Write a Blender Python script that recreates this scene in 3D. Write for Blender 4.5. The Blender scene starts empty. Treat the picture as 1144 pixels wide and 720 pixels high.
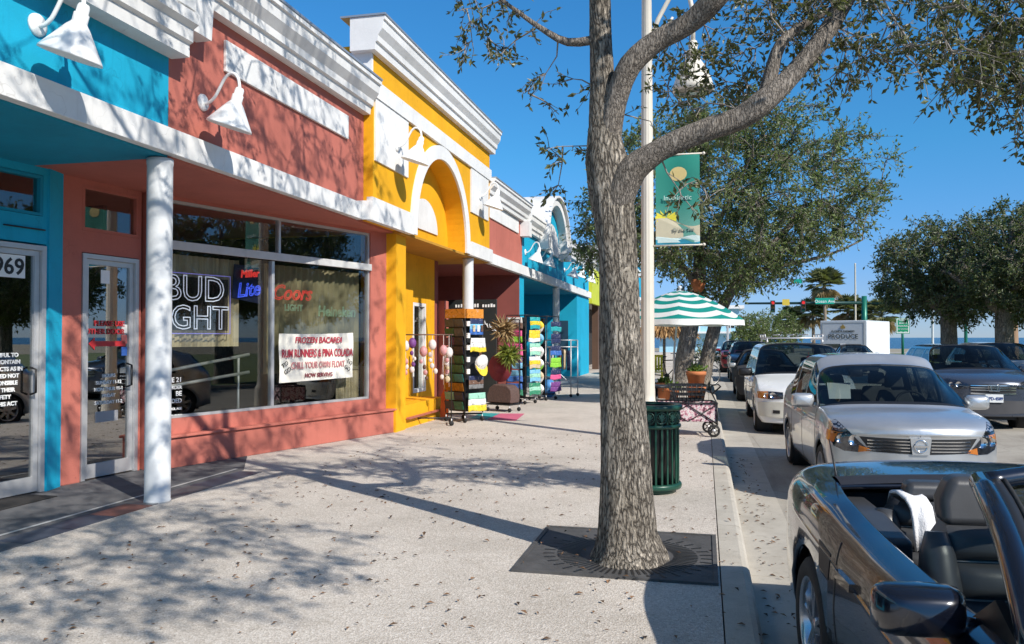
import bpy, bmesh, math, random
import numpy as np
from mathutils import Vector, Matrix
from mathutils.bvhtree import BVHTree
R = math.radians
SC = bpy.context.scene
COL = SC.collection
# ---------------------------------------------------------------- camera
CAM_H = 1.57
YAW = math.atan(215 / 900); PITCH = math.atan(17.3 / 900)
cd = bpy.data.cameras.new('camera'); cam = bpy.data.objects.new('camera', cd); COL.objects.link(cam)
cd.sensor_fit = 'HORIZONTAL'; cd.sensor_width = 36; cd.lens = 36 * 900 / 1144
cd.clip_start = 0.05; cd.clip_end = 20000
cam.location = (0, 0, CAM_H); cam.rotation_euler = (math.pi / 2 + PITCH, 0, YAW)
SC.camera = cam
# ---------------------------------------------------------------- sky and sun
SUN_EL = R(36.5)
LD = Vector((-.815, .579, 0)).normalized()          # way the light travels over the ground
w = bpy.data.worlds.new('World'); SC.world = w; w.use_nodes = True
nt = w.node_tree; nt.nodes.clear()
sky = nt.nodes.new('ShaderNodeTexSky'); sky.sky_type = 'NISHITA'; sky.sun_disc = False
sky.sun_elevation = SUN_EL; sky.sun_rotation = math.atan2(-LD.x, -LD.y)
sky.altitude = 0; sky.air_density = 1.0; sky.dust_density = 0.0; sky.ozone_density = 3.0
bg = nt.nodes.new('ShaderNodeBackground'); bg.inputs['Strength'].default_value = 0.098
wo = nt.nodes.new('ShaderNodeOutputWorld')
tcw = nt.nodes.new('ShaderNodeTexCoord'); sxw = nt.nodes.new('ShaderNodeSeparateXYZ'); nt.links.new(tcw.outputs['Generated'], sxw.inputs[0])
crw = nt.nodes.new('ShaderNodeValToRGB'); ew = crw.color_ramp.elements
while len(ew) < 5: ew.new(.5)
for e_, (p_, c_) in zip(ew, ((0, (.42, .60, 1.08)), (.06, (.44, .64, 1.08)), (.22, (.31, .86, 1.16)), (.40, (.30, .93, 1.30)), (.85, (.75, .96, 1.08)))): e_.position = p_; e_.color = (*c_, 1)
nt.links.new(sxw.outputs[2], crw.inputs[0])
mxw = nt.nodes.new('ShaderNodeMix'); mxw.data_type = 'RGBA'; mxw.blend_type = 'MULTIPLY'; mxw.inputs[0].default_value = 1     # clear, deep blue winter air
nt.links.new(sky.outputs[0], mxw.inputs[6]); nt.links.new(crw.outputs[0], mxw.inputs[7])
nt.links.new(mxw.outputs[2], bg.inputs[0]); nt.links.new(bg.outputs[0], wo.inputs[0])
sl = bpy.data.lights.new('sun', 'SUN'); sl.energy = 4.6; sl.angle = R(0.55); sl.color = (1.0, 0.945, 0.86)
sun = bpy.data.objects.new('sun', sl); COL.objects.link(sun)
sd = Vector((LD.x * math.cos(SUN_EL), LD.y * math.cos(SUN_EL), -math.sin(SUN_EL)))
sun.rotation_euler = sd.to_track_quat('-Z', 'Y').to_euler(); sun.location = (20, -14, 20)
SC.view_settings.view_transform = 'Standard'; SC.view_settings.look = 'None'
SC.view_settings.gamma = 1; SC.view_settings.exposure = 0.34; SC.view_settings.use_curve_mapping = False
try:
    SC.cycles.max_bounces = 8; SC.cycles.transparent_max_bounces = 16; SC.cycles.use_denoising = True
    SC.cycles.sample_clamp_indirect = 6
except Exception: pass
rng = random.Random(7); nrg = np.random.default_rng(11)

# ---------------------------------------------------------------- materials
MATS = {}
def mat(name, col=(.5, .5, .5), rough=.6, metal=0., var=.12, vscale=3., bump=0., bscale=60., coat=0., spec=.5,
        emit=0., tl=0., detail=4., island=0., stretch=None):
    if name in MATS: return MATS[name]
    m = bpy.data.materials.new(name); m.use_nodes = True; MATS[name] = m
    t = m.node_tree; b = t.nodes['Principled BSDF']; L = t.links
    b.inputs['Roughness'].default_value = rough; b.inputs['Metallic'].default_value = metal
    b.inputs['Specular IOR Level'].default_value = spec
    b.inputs['Coat Weight'].default_value = coat; b.inputs['Coat Roughness'].default_value = .02
    tc = t.nodes.new('ShaderNodeTexCoord'); vec = tc.outputs['Object']
    if stretch:
        mp = t.nodes.new('ShaderNodeMapping'); mp.inputs['Scale'].default_value = stretch
        L.new(vec, mp.inputs[0]); vec = mp.outputs[0]
    if var or island:
        n = t.nodes.new('ShaderNodeTexNoise'); n.inputs['Scale'].default_value = vscale; n.inputs['Detail'].default_value = detail
        n.inputs['Roughness'].default_value = .62
        L.new(vec, n.inputs['Vector'])
        mr = t.nodes.new('ShaderNodeMapRange'); mr.inputs[1].default_value = .25; mr.inputs[2].default_value = .75
        mr.inputs[3].default_value = 1 - var; mr.inputs[4].default_value = 1 + var
        L.new(n.outputs[0], mr.inputs[0]); val = mr.outputs[0]
        if island:
            g = t.nodes.new('ShaderNodeNewGeometry'); mr2 = t.nodes.new('ShaderNodeMapRange')
            mr2.inputs[3].default_value = 1 - island; mr2.inputs[4].default_value = 1 + island
            L.new(g.outputs['Random Per Island'], mr2.inputs[0])
            mu = t.nodes.new('ShaderNodeMath'); mu.operation = 'MULTIPLY'
            L.new(val, mu.inputs[0]); L.new(mr2.outputs[0], mu.inputs[1]); val = mu.outputs[0]
        vm = t.nodes.new('ShaderNodeVectorMath'); vm.operation = 'SCALE'; vm.inputs[0].default_value = col
        L.new(val, vm.inputs['Scale']); L.new(vm.outputs[0], b.inputs['Base Color'])
        if emit: L.new(vm.outputs[0], b.inputs['Emission Color'])
    else:
        b.inputs['Base Color'].default_value = (*col, 1)
        if emit: b.inputs['Emission Color'].default_value = (*col, 1)
    b.inputs['Emission Strength'].default_value = emit
    if bump:
        n2 = t.nodes.new('ShaderNodeTexNoise'); n2.inputs['Scale'].default_value = bscale; n2.inputs['Detail'].default_value = 3
        L.new(vec, n2.inputs['Vector'])
        bp = t.nodes.new('ShaderNodeBump'); bp.inputs['Strength'].default_value = bump; bp.inputs['Distance'].default_value = .01
        L.new(n2.outputs[0], bp.inputs['Height']); L.new(bp.outputs[0], b.inputs['Normal'])
    if tl:
        out = t.nodes['Material Output']; tr = t.nodes.new('ShaderNodeBsdfTranslucent'); mx = t.nodes.new('ShaderNodeMixShader')
        mx.inputs[0].default_value = tl
        tr.inputs['Color'].default_value = (min(1, col[0] * 2.0), min(1, col[1] * 2.2), col[2] * .9, 1)
        L.new(b.outputs[0], mx.inputs[1]); L.new(tr.outputs[0], mx.inputs[2]); L.new(mx.outputs[0], out.inputs[0])
    return m
def glass(name, tint=(.8, .85, .84), refl=.9, base=.05):
    if name in MATS: return MATS[name]
    m = bpy.data.materials.new(name); m.use_nodes = True; MATS[name] = m
    t = m.node_tree; t.nodes.clear(); L = t.links
    out = t.nodes.new('ShaderNodeOutputMaterial'); mx = t.nodes.new('ShaderNodeMixShader')
    tr = t.nodes.new('ShaderNodeBsdfTransparent'); tr.inputs[0].default_value = (*tint, 1)
    gl = t.nodes.new('ShaderNodeBsdfGlossy'); gl.inputs['Roughness'].default_value = .004; gl.inputs[0].default_value = (refl, refl, refl, 1)
    g = t.nodes.new('ShaderNodeNewGeometry'); dt = t.nodes.new('ShaderNodeVectorMath'); dt.operation = 'DOT_PRODUCT'
    L.new(g.outputs['Normal'], dt.inputs[0]); L.new(g.outputs['Incoming'], dt.inputs[1])
    def mth(op, x, y=None):
        q = t.nodes.new('ShaderNodeMath'); q.operation = op
        for k, z in enumerate((x, y)):
            if z is None: continue
            if isinstance(z, (int, float)): q.inputs[k].default_value = z
            else: L.new(z, q.inputs[k])
        return q.outputs[0]
    f = mth('POWER', mth('SUBTRACT', 1.0, mth('ABSOLUTE', dt.outputs['Value'])), 4.0)      # Schlick reflectance, the same from both sides
    L.new(mth('MULTIPLY_ADD', f, 1 - base) if False else mth('ADD', mth('MULTIPLY', f, 1 - base), base), mx.inputs[0])
    L.new(tr.outputs[0], mx.inputs[1]); L.new(gl.outputs[0], mx.inputs[2]); L.new(mx.outputs[0], out.inputs[0])
    return m
def nodes_of(name):
    m = bpy.data.materials.new(name); m.use_nodes = True; MATS[name] = m
    return m, m.node_tree, m.node_tree.nodes['Principled BSDF'], m.node_tree.links
def ramp(t, fac, stops):
    r = t.nodes.new('ShaderNodeValToRGB'); e = r.color_ramp.elements
    while len(e) < len(stops): e.new(.5)
    for k, (p, c) in enumerate(stops): e[k].position = p; e[k].color = (*c, 1)
    t.links.new(fac, r.inputs[0]); return r.outputs[0]
def mixc(t, a, b, fac, mode='MIX'):
    m = t.nodes.new('ShaderNodeMix'); m.data_type = 'RGBA'; m.blend_type = mode
    if isinstance(fac, (int, float)): m.inputs[0].default_value = fac
    else: t.links.new(fac, m.inputs[0])
    for k, s in ((6, a), (7, b)):
        if isinstance(s, tuple): m.inputs[k].default_value = (*s, 1)
        else: t.links.new(s, m.inputs[k])
    return m.outputs[2]
def tnoise(t, vec, scale, detail=4, rough=.6):
    n = t.nodes.new('ShaderNodeTexNoise'); n.inputs['Scale'].default_value = scale; n.inputs['Detail'].default_value = detail
    n.inputs['Roughness'].default_value = rough; t.links.new(vec, n.inputs['Vector']); return n.outputs[0]
def tvor(t, vec, scale, feat='F1', out='Distance'):
    n = t.nodes.new('ShaderNodeTexVoronoi'); n.feature = feat; n.inputs['Scale'].default_value = scale
    t.links.new(vec, n.inputs['Vector']); return n.outputs[out]
def ocoord(t, scale=None):
    tc = t.nodes.new('ShaderNodeTexCoord'); v = tc.outputs['Object']
    if scale:
        mp = t.nodes.new('ShaderNodeMapping'); mp.inputs['Scale'].default_value = scale
        t.links.new(v, mp.inputs[0]); v = mp.outputs[0]
    return v
def tbump(t, b, h, strength, dist):
    bp = t.nodes.new('ShaderNodeBump'); bp.inputs['Strength'].default_value = strength; bp.inputs['Distance'].default_value = dist
    t.links.new(h, bp.inputs['Height']); t.links.new(bp.outputs[0], b.inputs['Normal'])

def mat_aggregate():
    m, t, b, L = nodes_of('shell_aggregate'); v = ocoord(t)
    cell = tvor(t, v, 95, 'F1', 'Color'); sep = t.nodes.new('ShaderNodeSeparateColor'); L.new(cell, sep.inputs[0])
    c1 = ramp(t, sep.outputs[0], [(0, (.38, .33, .285)), (.35, (.54, .49, .435)), (.72, (.66, .61, .555)), (.9, (.72, .67, .62)), (1, (.84, .80, .75))])
    cell2 = tvor(t, v, 260, 'F1', 'Color'); s2 = t.nodes.new('ShaderNodeSeparateColor'); L.new(cell2, s2.inputs[0])
    c2 = ramp(t, s2.outputs[1], [(0, (.33, .29, .25)), (.5, (.58, .535, .48)), (1, (.76, .72, .67))])
    c = mixc(t, c1, c2, .45)
    st = ramp(t, tnoise(t, v, .7, 6, .65), [(.3, (.74, .72, .685)), (.55, (.97, .95, .92)), (.8, (1.02, 1.0, .965))])
    c = mixc(t, c, st, 1.0, 'MULTIPLY')
    st2 = ramp(t, tnoise(t, v, 4.5, 5, .7), [(.28, (.80, .785, .76)), (.45, (1, 1, 1))])
    c = mixc(t, c, st2, .8, 'MULTIPLY')
    L.new(c, b.inputs['Base Color']); b.inputs['Roughness'].default_value = .85; b.inputs['Specular IOR Level'].default_value = .25
    tbump(t, b, tvor(t, v, 95), .55, .006); return m
def mat_concrete(name, lo, hi, sc=2.2):
    m, t, b, L = nodes_of(name); v = ocoord(t)
    c = ramp(t, tnoise(t, v, sc, 8, .68), [(.25, lo), (.7, hi)])
    g = ramp(t, tnoise(t, v, 190, 2), [(.3, (.80, .80, .80)), (.7, (1.1, 1.1, 1.1))])
    c = mixc(t, c, g, .9, 'MULTIPLY')
    sp = ramp(t, tnoise(t, v, 11, 4, .7), [(.32, (.72, .70, .67)), (.42, (1, 1, 1))]); c = mixc(t, c, sp, .6, 'MULTIPLY')
    L.new(c, b.inputs['Base Color']); b.inputs['Roughness'].default_value = .88; b.inputs['Specular IOR Level'].default_value = .25
    tbump(t, b, tnoise(t, v, 140, 3), .4, .004); return m
def mat_road():
    m, t, b, L = nodes_of('pale_road'); v = ocoord(t)
    c = ramp(t, tnoise(t, v, .9, 8, .66), [(.25, (.32, .29, .245)), (.7, (.45, .415, .355))])
    g = ramp(t, tnoise(t, v, 120, 2), [(.28, (.7, .7, .7)), (.7, (1.15, 1.15, 1.15))]); c = mixc(t, c, g, .9, 'MULTIPLY')
    oil = ramp(t, tnoise(t, ocoord(t, (1.6, .35, 1)), 1.4, 4, .6), [(.3, (.70, .69, .68)), (.5, (1, 1, 1))]); c = mixc(t, c, oil, .8, 'MULTIPLY')
    cr = ramp(t, tvor(t, v, .55, 'DISTANCE_TO_EDGE'), [(0, (.55, .54, .52)), (.006, (1, 1, 1))]); c = mixc(t, c, cr, .6, 'MULTIPLY')
    L.new(c, b.inputs['Base Color']); b.inputs['Roughness'].default_value = .85; b.inputs['Specular IOR Level'].default_value = .3
    tbump(t, b, tnoise(t, v, 160, 3), .5, .004); return m
def mat_bark(name, dark, light, s=1.0, strength=1.0):
    m, t, b, L = nodes_of(name); v = ocoord(t, (1, 1, .30)); v2 = ocoord(t)
    wv = t.nodes.new('ShaderNodeVectorMath'); wv.operation = 'ADD'
    nz = t.nodes.new('ShaderNodeTexNoise'); nz.inputs['Scale'].default_value = 20 * s; nz.inputs['Detail'].default_value = 4; L.new(v, nz.inputs['Vector'])
    sc = t.nodes.new('ShaderNodeVectorMath'); sc.operation = 'SCALE'; sc.inputs['Scale'].default_value = .06 / s
    L.new(nz.outputs['Color'], sc.inputs[0]); L.new(v, wv.inputs[0]); L.new(sc.outputs[0], wv.inputs[1])
    e = tvor(t, wv.outputs[0], 40 * s, 'DISTANCE_TO_EDGE'); vr = ocoord(t, (1, 1, .16))
    h1 = ramp(t, e, [(0, (0, 0, 0)), (.22, (.7, .7, .7)), (.5, (1, 1, 1))])
    rn = tnoise(t, vr, 30 * s, 5, .62); rg_ = ramp(t, rn, [(.34, (1, 1, 1)), (.47, (.12, .12, .12)), (.53, (.15, .15, .15)), (.68, (1, 1, 1))])
    rn2 = ramp(t, tnoise(t, v2, 55 * s, 4, .7), [(.3, (.55, .55, .55)), (.65, (1, 1, 1))])
    h = mixc(t, mixc(t, h1, rg_, .62), rn2, .7, 'MULTIPLY')
    h = ramp(t, h, [(.06, (0, 0, 0)), (.30, (.55, .55, .55)), (.62, (1, 1, 1))])
    c = mixc(t, dark, light, h)
    st = ramp(t, tnoise(t, v2, 3.0 * s, 5, .65), [(.3, (.78, .76, .72)), (.65, (1.1, 1.1, 1.1))]); c = mixc(t, c, st, .9, 'MULTIPLY')
    L.new(c, b.inputs['Base Color']); b.inputs['Roughness'].default_value = .9; b.inputs['Specular IOR Level'].default_value = .2
    tbump(t, b, h, strength, .022 / s); return m
def mat_water():
    m, t, b, L = nodes_of('sea_water'); v = ocoord(t)
    b.inputs['Base Color'].default_value = (.02, .075, .13, 1); b.inputs['Roughness'].default_value = .25
    tbump(t, b, tnoise(t, v, .35, 6, .7), .9, .6); return m
def mat_stripes():
    m, t, b, L = nodes_of('striped_canvas'); v = ocoord(t)
    sx = t.nodes.new('ShaderNodeSeparateXYZ'); L.new(v, sx.inputs[0])
    ln = t.nodes.new('ShaderNodeVectorMath'); ln.operation = 'LENGTH'; mp = t.nodes.new('ShaderNodeMapping')
    mp.inputs['Scale'].default_value = (1, 1, 0); L.new(v, mp.inputs[0]); L.new(mp.outputs[0], ln.inputs[0])
    mm = t.nodes.new('ShaderNodeMath'); mm.operation = 'MULTIPLY'; mm.inputs[1].default_value = 1 / .292; L.new(ln.outputs['Value'], mm.inputs[0])
    f = t.nodes.new('ShaderNodeMath'); f.operation = 'FRACT'; L.new(mm.outputs[0], f.inputs[0])
    g = t.nodes.new('ShaderNodeMath'); g.operation = 'GREATER_THAN'; g.inputs[1].default_value = .5; L.new(f.outputs[0], g.inputs[0])
    c = mixc(t, (.78, .80, .77), (.0, .27, .23), g.outputs[0])
    L.new(c, b.inputs['Base Color']); b.inputs['Roughness'].default_value = .8
    tr = t.nodes.new('ShaderNodeBsdfTranslucent'); L.new(c, tr.inputs[0]); mx = t.nodes.new('ShaderNodeMixShader'); mx.inputs[0].default_value = .3
    L.new(b.outputs[0], mx.inputs[1]); L.new(tr.outputs[0], mx.inputs[2]); L.new(mx.outputs[0], t.nodes['Material Output'].inputs[0]); return m
def stucco(name, col):
    m, t, b, L = nodes_of(name); v = ocoord(t)
    big = ramp(t, tnoise(t, v, 1.1, 6, .65), [(.25, tuple(x * .86 for x in col)), (.7, tuple(min(.9, x * 1.06) for x in col))])
    drip = ramp(t, tnoise(t, ocoord(t, (7, 7, .5)), 1.5, 5, .7), [(.25, (.84, .83, .82)), (.45, (1, 1, 1))])
    fade = ramp(t, tnoise(t, v, .45, 7, .7), [(.35, (.84, .84, .84)), (.65, (1.06, 1.06, 1.06))]); big = mixc(t, big, fade, .9, 'MULTIPLY')
    spot = ramp(t, tnoise(t, v, 9, 6, .75), [(.27, (.72, .70, .68)), (.36, (1, 1, 1))]); big = mixc(t, big, spot, .55, 'MULTIPLY')
    wob = t.nodes.new('ShaderNodeTexNoise'); wob.inputs['Scale'].default_value = 3; L.new(v, wob.inputs['Vector'])
    wv = t.nodes.new('ShaderNodeVectorMath'); wv.operation = 'ADD'; L.new(v, wv.inputs[0]); L.new(wob.outputs['Color'], wv.inputs[1])
    crk = ramp(t, tvor(t, wv.outputs[0], .8, 'DISTANCE_TO_EDGE'), [(0, (.62, .60, .58)), (.004, (1, 1, 1))]); big = mixc(t, big, crk, .5, 'MULTIPLY')
    c = mixc(t, big, drip, .7, 'MULTIPLY'); L.new(c, b.inputs['Base Color']); b.inputs['Roughness'].default_value = .75
    b.inputs['Specular IOR Level'].default_value = .3
    tbump(t, b, tnoise(t, v, 75, 4, .6), .35, .006); return m
M_AGG = mat_aggregate(); M_KERB = mat_concrete('kerb_concrete', (.38, .345, .29), (.54, .50, .43)); M_ROAD = mat_road()
M_BARK = mat_bark('oak_bark', (.045, .037, .030), (.47, .415, .345), 1.0, 1.0); M_BARK2 = mat_bark('oak_limb_bark', (.06, .052, .046), (.33, .29, .25), 1.6, .7)
M_FARBARK = mat_bark('far_oak_bark', (.11, .095, .08), (.42, .375, .32), .6, .8)
M_SEA = mat_water(); M_STRIPE = mat_stripes()
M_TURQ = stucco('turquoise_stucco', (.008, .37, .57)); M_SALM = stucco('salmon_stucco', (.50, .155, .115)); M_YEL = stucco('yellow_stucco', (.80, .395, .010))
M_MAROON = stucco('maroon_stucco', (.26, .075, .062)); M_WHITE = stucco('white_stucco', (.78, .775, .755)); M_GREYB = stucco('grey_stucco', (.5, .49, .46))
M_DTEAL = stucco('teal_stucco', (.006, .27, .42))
M_TILE = mat_concrete('dark_entry_tile', (.075, .075, .08), (.15, .15, .155), 3)
M_ALU = mat('aluminium', (.56, .56, .56), .42, .55, .06, 9); M_LAMPW = mat('white_enamel', (.80, .80, .78), .35, 0, .05, 6)
M_WPOST = mat('white_post_paint', (.62, .635, .64), .55, 0, .09, 4, .15, 60)
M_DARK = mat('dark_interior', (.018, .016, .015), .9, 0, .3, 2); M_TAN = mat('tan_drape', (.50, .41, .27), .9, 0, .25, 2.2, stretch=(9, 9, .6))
M_GLASS = glass('shop_glass', (.88, .90, .88), .92, .075); M_BLACK = mat('black_plastic', (.012, .012, .013), .45, 0, .2, 8)
M_BMET = mat('black_metal', (.02, .02, .021), .4, .3, .2, 12); M_CHROME = mat('chrome', (.75, .75, .76), .12, 1, 0)
M_RUB = mat('tyre_rubber', (.018, .018, .018), .8, 0, .25, 20, .3, 90)
M_CREAM = mat('cream_pole_paint', (.64, .585, .49), .5, 0, .08, 3, .12, 40)
M_GREEN = mat('dark_green_paint', (.012, .062, .040), .35, .1, .2, 9); M_SGREEN = mat('sign_green', (.0, .25, .115), .45, 0, .05)
M_WTXT = mat('white_lettering', (.82, .82, .8), .5, 0, 0); M_RTXT = mat('red_lettering', (.55, .03, .035), .5, 0, .1)
M_KTXT = mat('black_lettering', (.02, .02, .02), .5, 0, 0)
def leafmat(name, col, tl=.22, isl=.45, rough=.42):
    return mat(name, col, rough, 0, .25, .8, tl=tl, island=isl, spec=.5)

# ---------------------------------------------------------------- mesh helpers
ORG = {}
class MB:
    def __init__(s): s.v = []; s.f = []; s.mi = []; s.sm = []; s.mats = []
    def _m(s, m):
        if m not in s.mats: s.mats.append(m)
        return s.mats.index(m)
    def add(s, vs, fs, m, smooth=False):
        o = len(s.v); i = s._m(m); s.v += [tuple(p) for p in vs]
        for f in fs: s.f.append([o + k for k in f]); s.mi.append(i); s.sm.append(smooth)
    def box(s, x0, x1, y0, y1, z0, z1, m, X=None):
        vs = [(x, y, z) for x in (x0, x1) for y in (y0, y1) for z in (z0, z1)]
        if X: vs = [X(*p) for p in vs]
        s.add(vs, [(0, 1, 3, 2), (4, 6, 7, 5), (0, 4, 5, 1), (2, 3, 7, 6), (0, 2, 6, 4), (1, 5, 7, 3)], m)
    def tube(s, pts, rad, m, n=10, caps=True, smooth=True):
        pts = [Vector(p) for p in pts]; N = len(pts)
        if isinstance(rad, (int, float)): rad = [rad] * N
        vs = []; prev = None
        for i, p in enumerate(pts):
            d = (pts[min(i + 1, N - 1)] - pts[max(i - 1, 0)])
            d = d.normalized() if d.length > 1e-9 else Vector((0, 0, 1))
            if prev is None:
                a = Vector((1, 0, 0)) if abs(d.x) < .8 else Vector((0, 1, 0)); u = (a - d * a.dot(d)).normalized()
            else:
                u = prev - d * prev.dot(d); u = u.normalized() if u.length > 1e-6 else d.orthogonal().normalized()
            prev = u; v = d.cross(u)
            for k in range(n):
                t = 2 * math.pi * k / n; vs.append(p + (u * math.cos(t) + v * math.sin(t)) * rad[i])
        fs = [(i * n + k, i * n + (k + 1) % n, (i + 1) * n + (k + 1) % n, (i + 1) * n + k) for i in range(N - 1) for k in range(n)]
        if caps: fs += [tuple(range(n - 1, -1, -1)), tuple((N - 1) * n + k for k in range(n))]
        s.add(vs, fs, m, smooth)
    def lathe(s, prof, m, n=24, X=None, smooth=True, a0=0, a1=2 * math.pi):
        full = abs(a1 - a0 - 2 * math.pi) < 1e-6; K = n if full else n + 1
        vs = []
        for (r, z) in prof:
            for k in range(K):
                t = a0 + (a1 - a0) * k / n; p = (r * math.cos(t), r * math.sin(t), z); vs.append(X(*p) if X else p)
        fs = []
        for i in range(len(prof) - 1):
            for k in range(n):
                k2 = (k + 1) % K
                fs.append((i * K + k, i * K + k2, (i + 1) * K + k2, (i + 1) * K + k))
        s.add(vs, fs, m, smooth)
    def prism(s, poly, h0, h1, m, X):            # poly (a,b) pulled along c from h0 to h1 ; X(a,b,c)
        n = len(poly); vs = [X(a, b, h0) for a, b in poly] + [X(a, b, h1) for a, b in poly]
        fs = [tuple(range(n - 1, -1, -1)), tuple(range(n, 2 * n))] + [(k, (k + 1) % n, n + (k + 1) % n, n + k) for k in range(n)]
        s.add(vs, fs, m)
    def ball(s, c, r, m, n=12, k=8, sc=(1, 1, 1)):
        prof = [(max(1e-4, r * math.sin(math.pi * i / k)), -r * math.cos(math.pi * i / k)) for i in range(k + 1)]
        s.lathe(prof, m, n, lambda x, y, z: (c[0] + x * sc[0], c[1] + y * sc[1], c[2] + z * sc[2]))
    def grid(s, P, m, smooth=True, flip=False):  # P rows of points
        r, c = len(P), len(P[0]); fs = []
        for i in range(r - 1):
            for j in range(c - 1):
                q = (i * c + j, i * c + j + 1, (i + 1) * c + j + 1, (i + 1) * c + j); fs.append(q[::-1] if flip else q)
        s.add([p for row in P for p in row], fs, m, smooth)
    def build(s, name, parent=None, org=None, local=False, fix=True):
        """one mesh object; coordinates are world ones unless local"""
        po = ORG.get(parent.name, Vector((0, 0, 0))) if parent else Vector((0, 0, 0))
        if org is None: org = po if parent else Vector((0, 0, 0))
        org = Vector(org)
        if local: org = Vector((0, 0, 0)); po = org
        me = bpy.data.meshes.new(name)
        me.from_pydata([(x - org.x, y - org.y, z - org.z) for x, y, z in s.v], [], s.f)
        for m in s.mats: me.materials.append(m)
        me.polygons.foreach_set('material_index', s.mi); me.polygons.foreach_set('use_smooth', s.sm)
        if fix:
            bm = bmesh.new(); bm.from_mesh(me); bmesh.ops.recalc_face_normals(bm, faces=bm.faces); bm.to_mesh(me); bm.free()
        me.update()
        o = bpy.data.objects.new(name, me); COL.objects.link(o)
        if parent: o.parent = parent
        o.location = org - po; ORG[o.name] = org
        return o
def tag(o, label, cat, group=None):
    o['label'] = label; o['category'] = cat
    if group: o['group'] = group
    return o
def thing(name, loc, label, cat, group=None, rz=0, scale=1):
    o = bpy.data.objects.new(name, None); COL.objects.link(o); o.location = loc; o.rotation_euler = (0, 0, rz); o.scale = (scale,) * 3
    o.empty_display_size = .2; ORG[o.name] = Vector(loc); return tag(o, label, cat, group)
def struct(o, kind='structure'): o['kind'] = kind; return o
def copy_tree(o, parent=None):
    c = o.copy(); COL.objects.link(c)
    if parent: c.parent = parent
    for ch in list(o.children): copy_tree(ch, c)
    return c
def bevel(o, wd=.01, seg=2, ang=35):
    o.data.polygons.foreach_set('use_smooth', [True] * len(o.data.polygons)); b = o.modifiers.new('bevel', 'BEVEL'); b.harden_normals = True; b.width = wd; b.segments = seg; b.limit_method = 'ANGLE'; b.angle_limit = R(ang); return o
def text(s, size, o, ax, ay, m, name, parent, align='CENTER', ext=.003, bold=0., shear=0., local=False, sx=1.):
    """lettering: baseline through o, ax along the line, ay up"""
    cu = bpy.data.curves.new(name, 'FONT'); cu.body = s; cu.size = size; cu.align_x = align; cu.extrude = ext; cu.offset = bold; cu.shear = shear
    cu.resolution_u = 3
    t = bpy.data.objects.new(name, cu); COL.objects.link(t)
    dg = bpy.context.evaluated_depsgraph_get(); me = bpy.data.meshes.new_from_object(t.evaluated_get(dg))
    bpy.data.objects.remove(t); bpy.data.curves.remove(cu)
    ax = Vector(ax).normalized(); ay = Vector(ay).normalized(); az = ax.cross(ay); o = Vector(o)
    po = Vector((0, 0, 0)) if local else ORG.get(parent.name, Vector((0, 0, 0)))
    me.transform(Matrix(((ax.x * sx, ay.x, az.x, o.x - po.x), (ax.y * sx, ay.y, az.y, o.y - po.y), (ax.z * sx, ay.z, az.z, o.z - po.z), (0, 0, 0, 1))))
    me.materials.clear(); me.materials.append(m)
    ob = bpy.data.objects.new(name, me); COL.objects.link(ob); ob.parent = parent; ORG[ob.name] = po
    return ob
def wallframe(A, B):
    """s along the wall, d out of it towards the street, z up"""
    A = Vector((A[0], A[1])); B = Vector((B[0], B[1])); u = (B - A).normalized(); n = Vector((u.y, -u.x))
    f = lambda s, d, z: (A.x + u.x * s + n.x * d, A.y + u.y * s + n.y * d, z)
    return f, (B - A).length, u, n
def panel(mb, F, s0, s1, z0, z1, holes, d0, d1, m):
    """wall slab with rectangular openings (s0,s1,z0,z1)"""
    ss = sorted({s0, s1, *[max(s0, min(s1, h[k])) for h in holes for k in (0, 1)]})
    for a, b in zip(ss, ss[1:]):
        if b - a < 1e-5: continue
        c = (a + b) / 2; hs = sorted([(h[2], h[3]) for h in holes if h[0] < c < h[1]]); z = z0
        for h0, h1 in hs:
            if h0 > z + 1e-5: mb.box(a, b, d0, d1, z, h0, m, F)
            z = max(z, h1)
        if z1 > z + 1e-5: mb.box(a, b, d0, d1, z, z1, m, F)
def frame(mb, F, s0, s1, z0, z1, w, d0, d1, m, sides='lrtb'):
    if 'l' in sides: mb.box(s0, s0 + w, d0, d1, z0, z1, m, F)
    if 'r' in sides: mb.box(s1 - w, s1, d0, d1, z0, z1, m, F)
    a = s0 + (w if 'l' in sides else 0); b = s1 - (w if 'r' in sides else 0)
    if 't' in sides: mb.box(a, b, d0, d1, z1 - w, z1, m, F)
    if 'b' in sides: mb.box(a, b, d0, d1, z0, z0 + w, m, F)
def XY(x, y, z): return (x, y, z)
# ================================================================ SETTING
mb = MB(); mb.box(-6000, 6000, -60, 135, -.5, -.17, mat('sandy_ground', (.30, .26, .18), .9, 0, .2, .3)); struct(mb.build('ground'))
mb = MB(); mb.add([(-9000, 135, -.6), (9000, 135, -.6), (9000, 12000, -.6), (-9000, 12000, -.6)], [(0, 1, 2, 3)], M_SEA); struct(mb.build('sea'))
mb = MB(); mb.box(.30, 9.6, -30, 92, -.30, -.154, M_ROAD); mb.box(-40, 60, 92, 104, -.30, -.154, M_ROAD); struct(mb.build('road'))
mb = MB()
for k in range(-3, 30): mb.box(.302, .74, k * 3.05, k * 3.05 + 3.04, -.2, -.148, M_KERB)
struct(mb.build('gutter'))
mb = MB(); mb.box(-16, .092, -12, 90, -.3, 0, M_AGG); o = struct(mb.build('sidewalk'))
mb = MB()
for k in range(-4, 30):
    y0, y1 = k * 3.05 + .9, k * 3.05 + 3.94
    prof = [(.10, -.3), (.10, .002), (.245, .002), (.275, -.008), (.293, -.03), (.302, -.07), (.312, -.3)]
    mb.prism(prof, y0, y1, M_KERB, lambda a, b, c: (a, c, b))
struct(mb.build('kerb'))
mb = MB()
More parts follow.
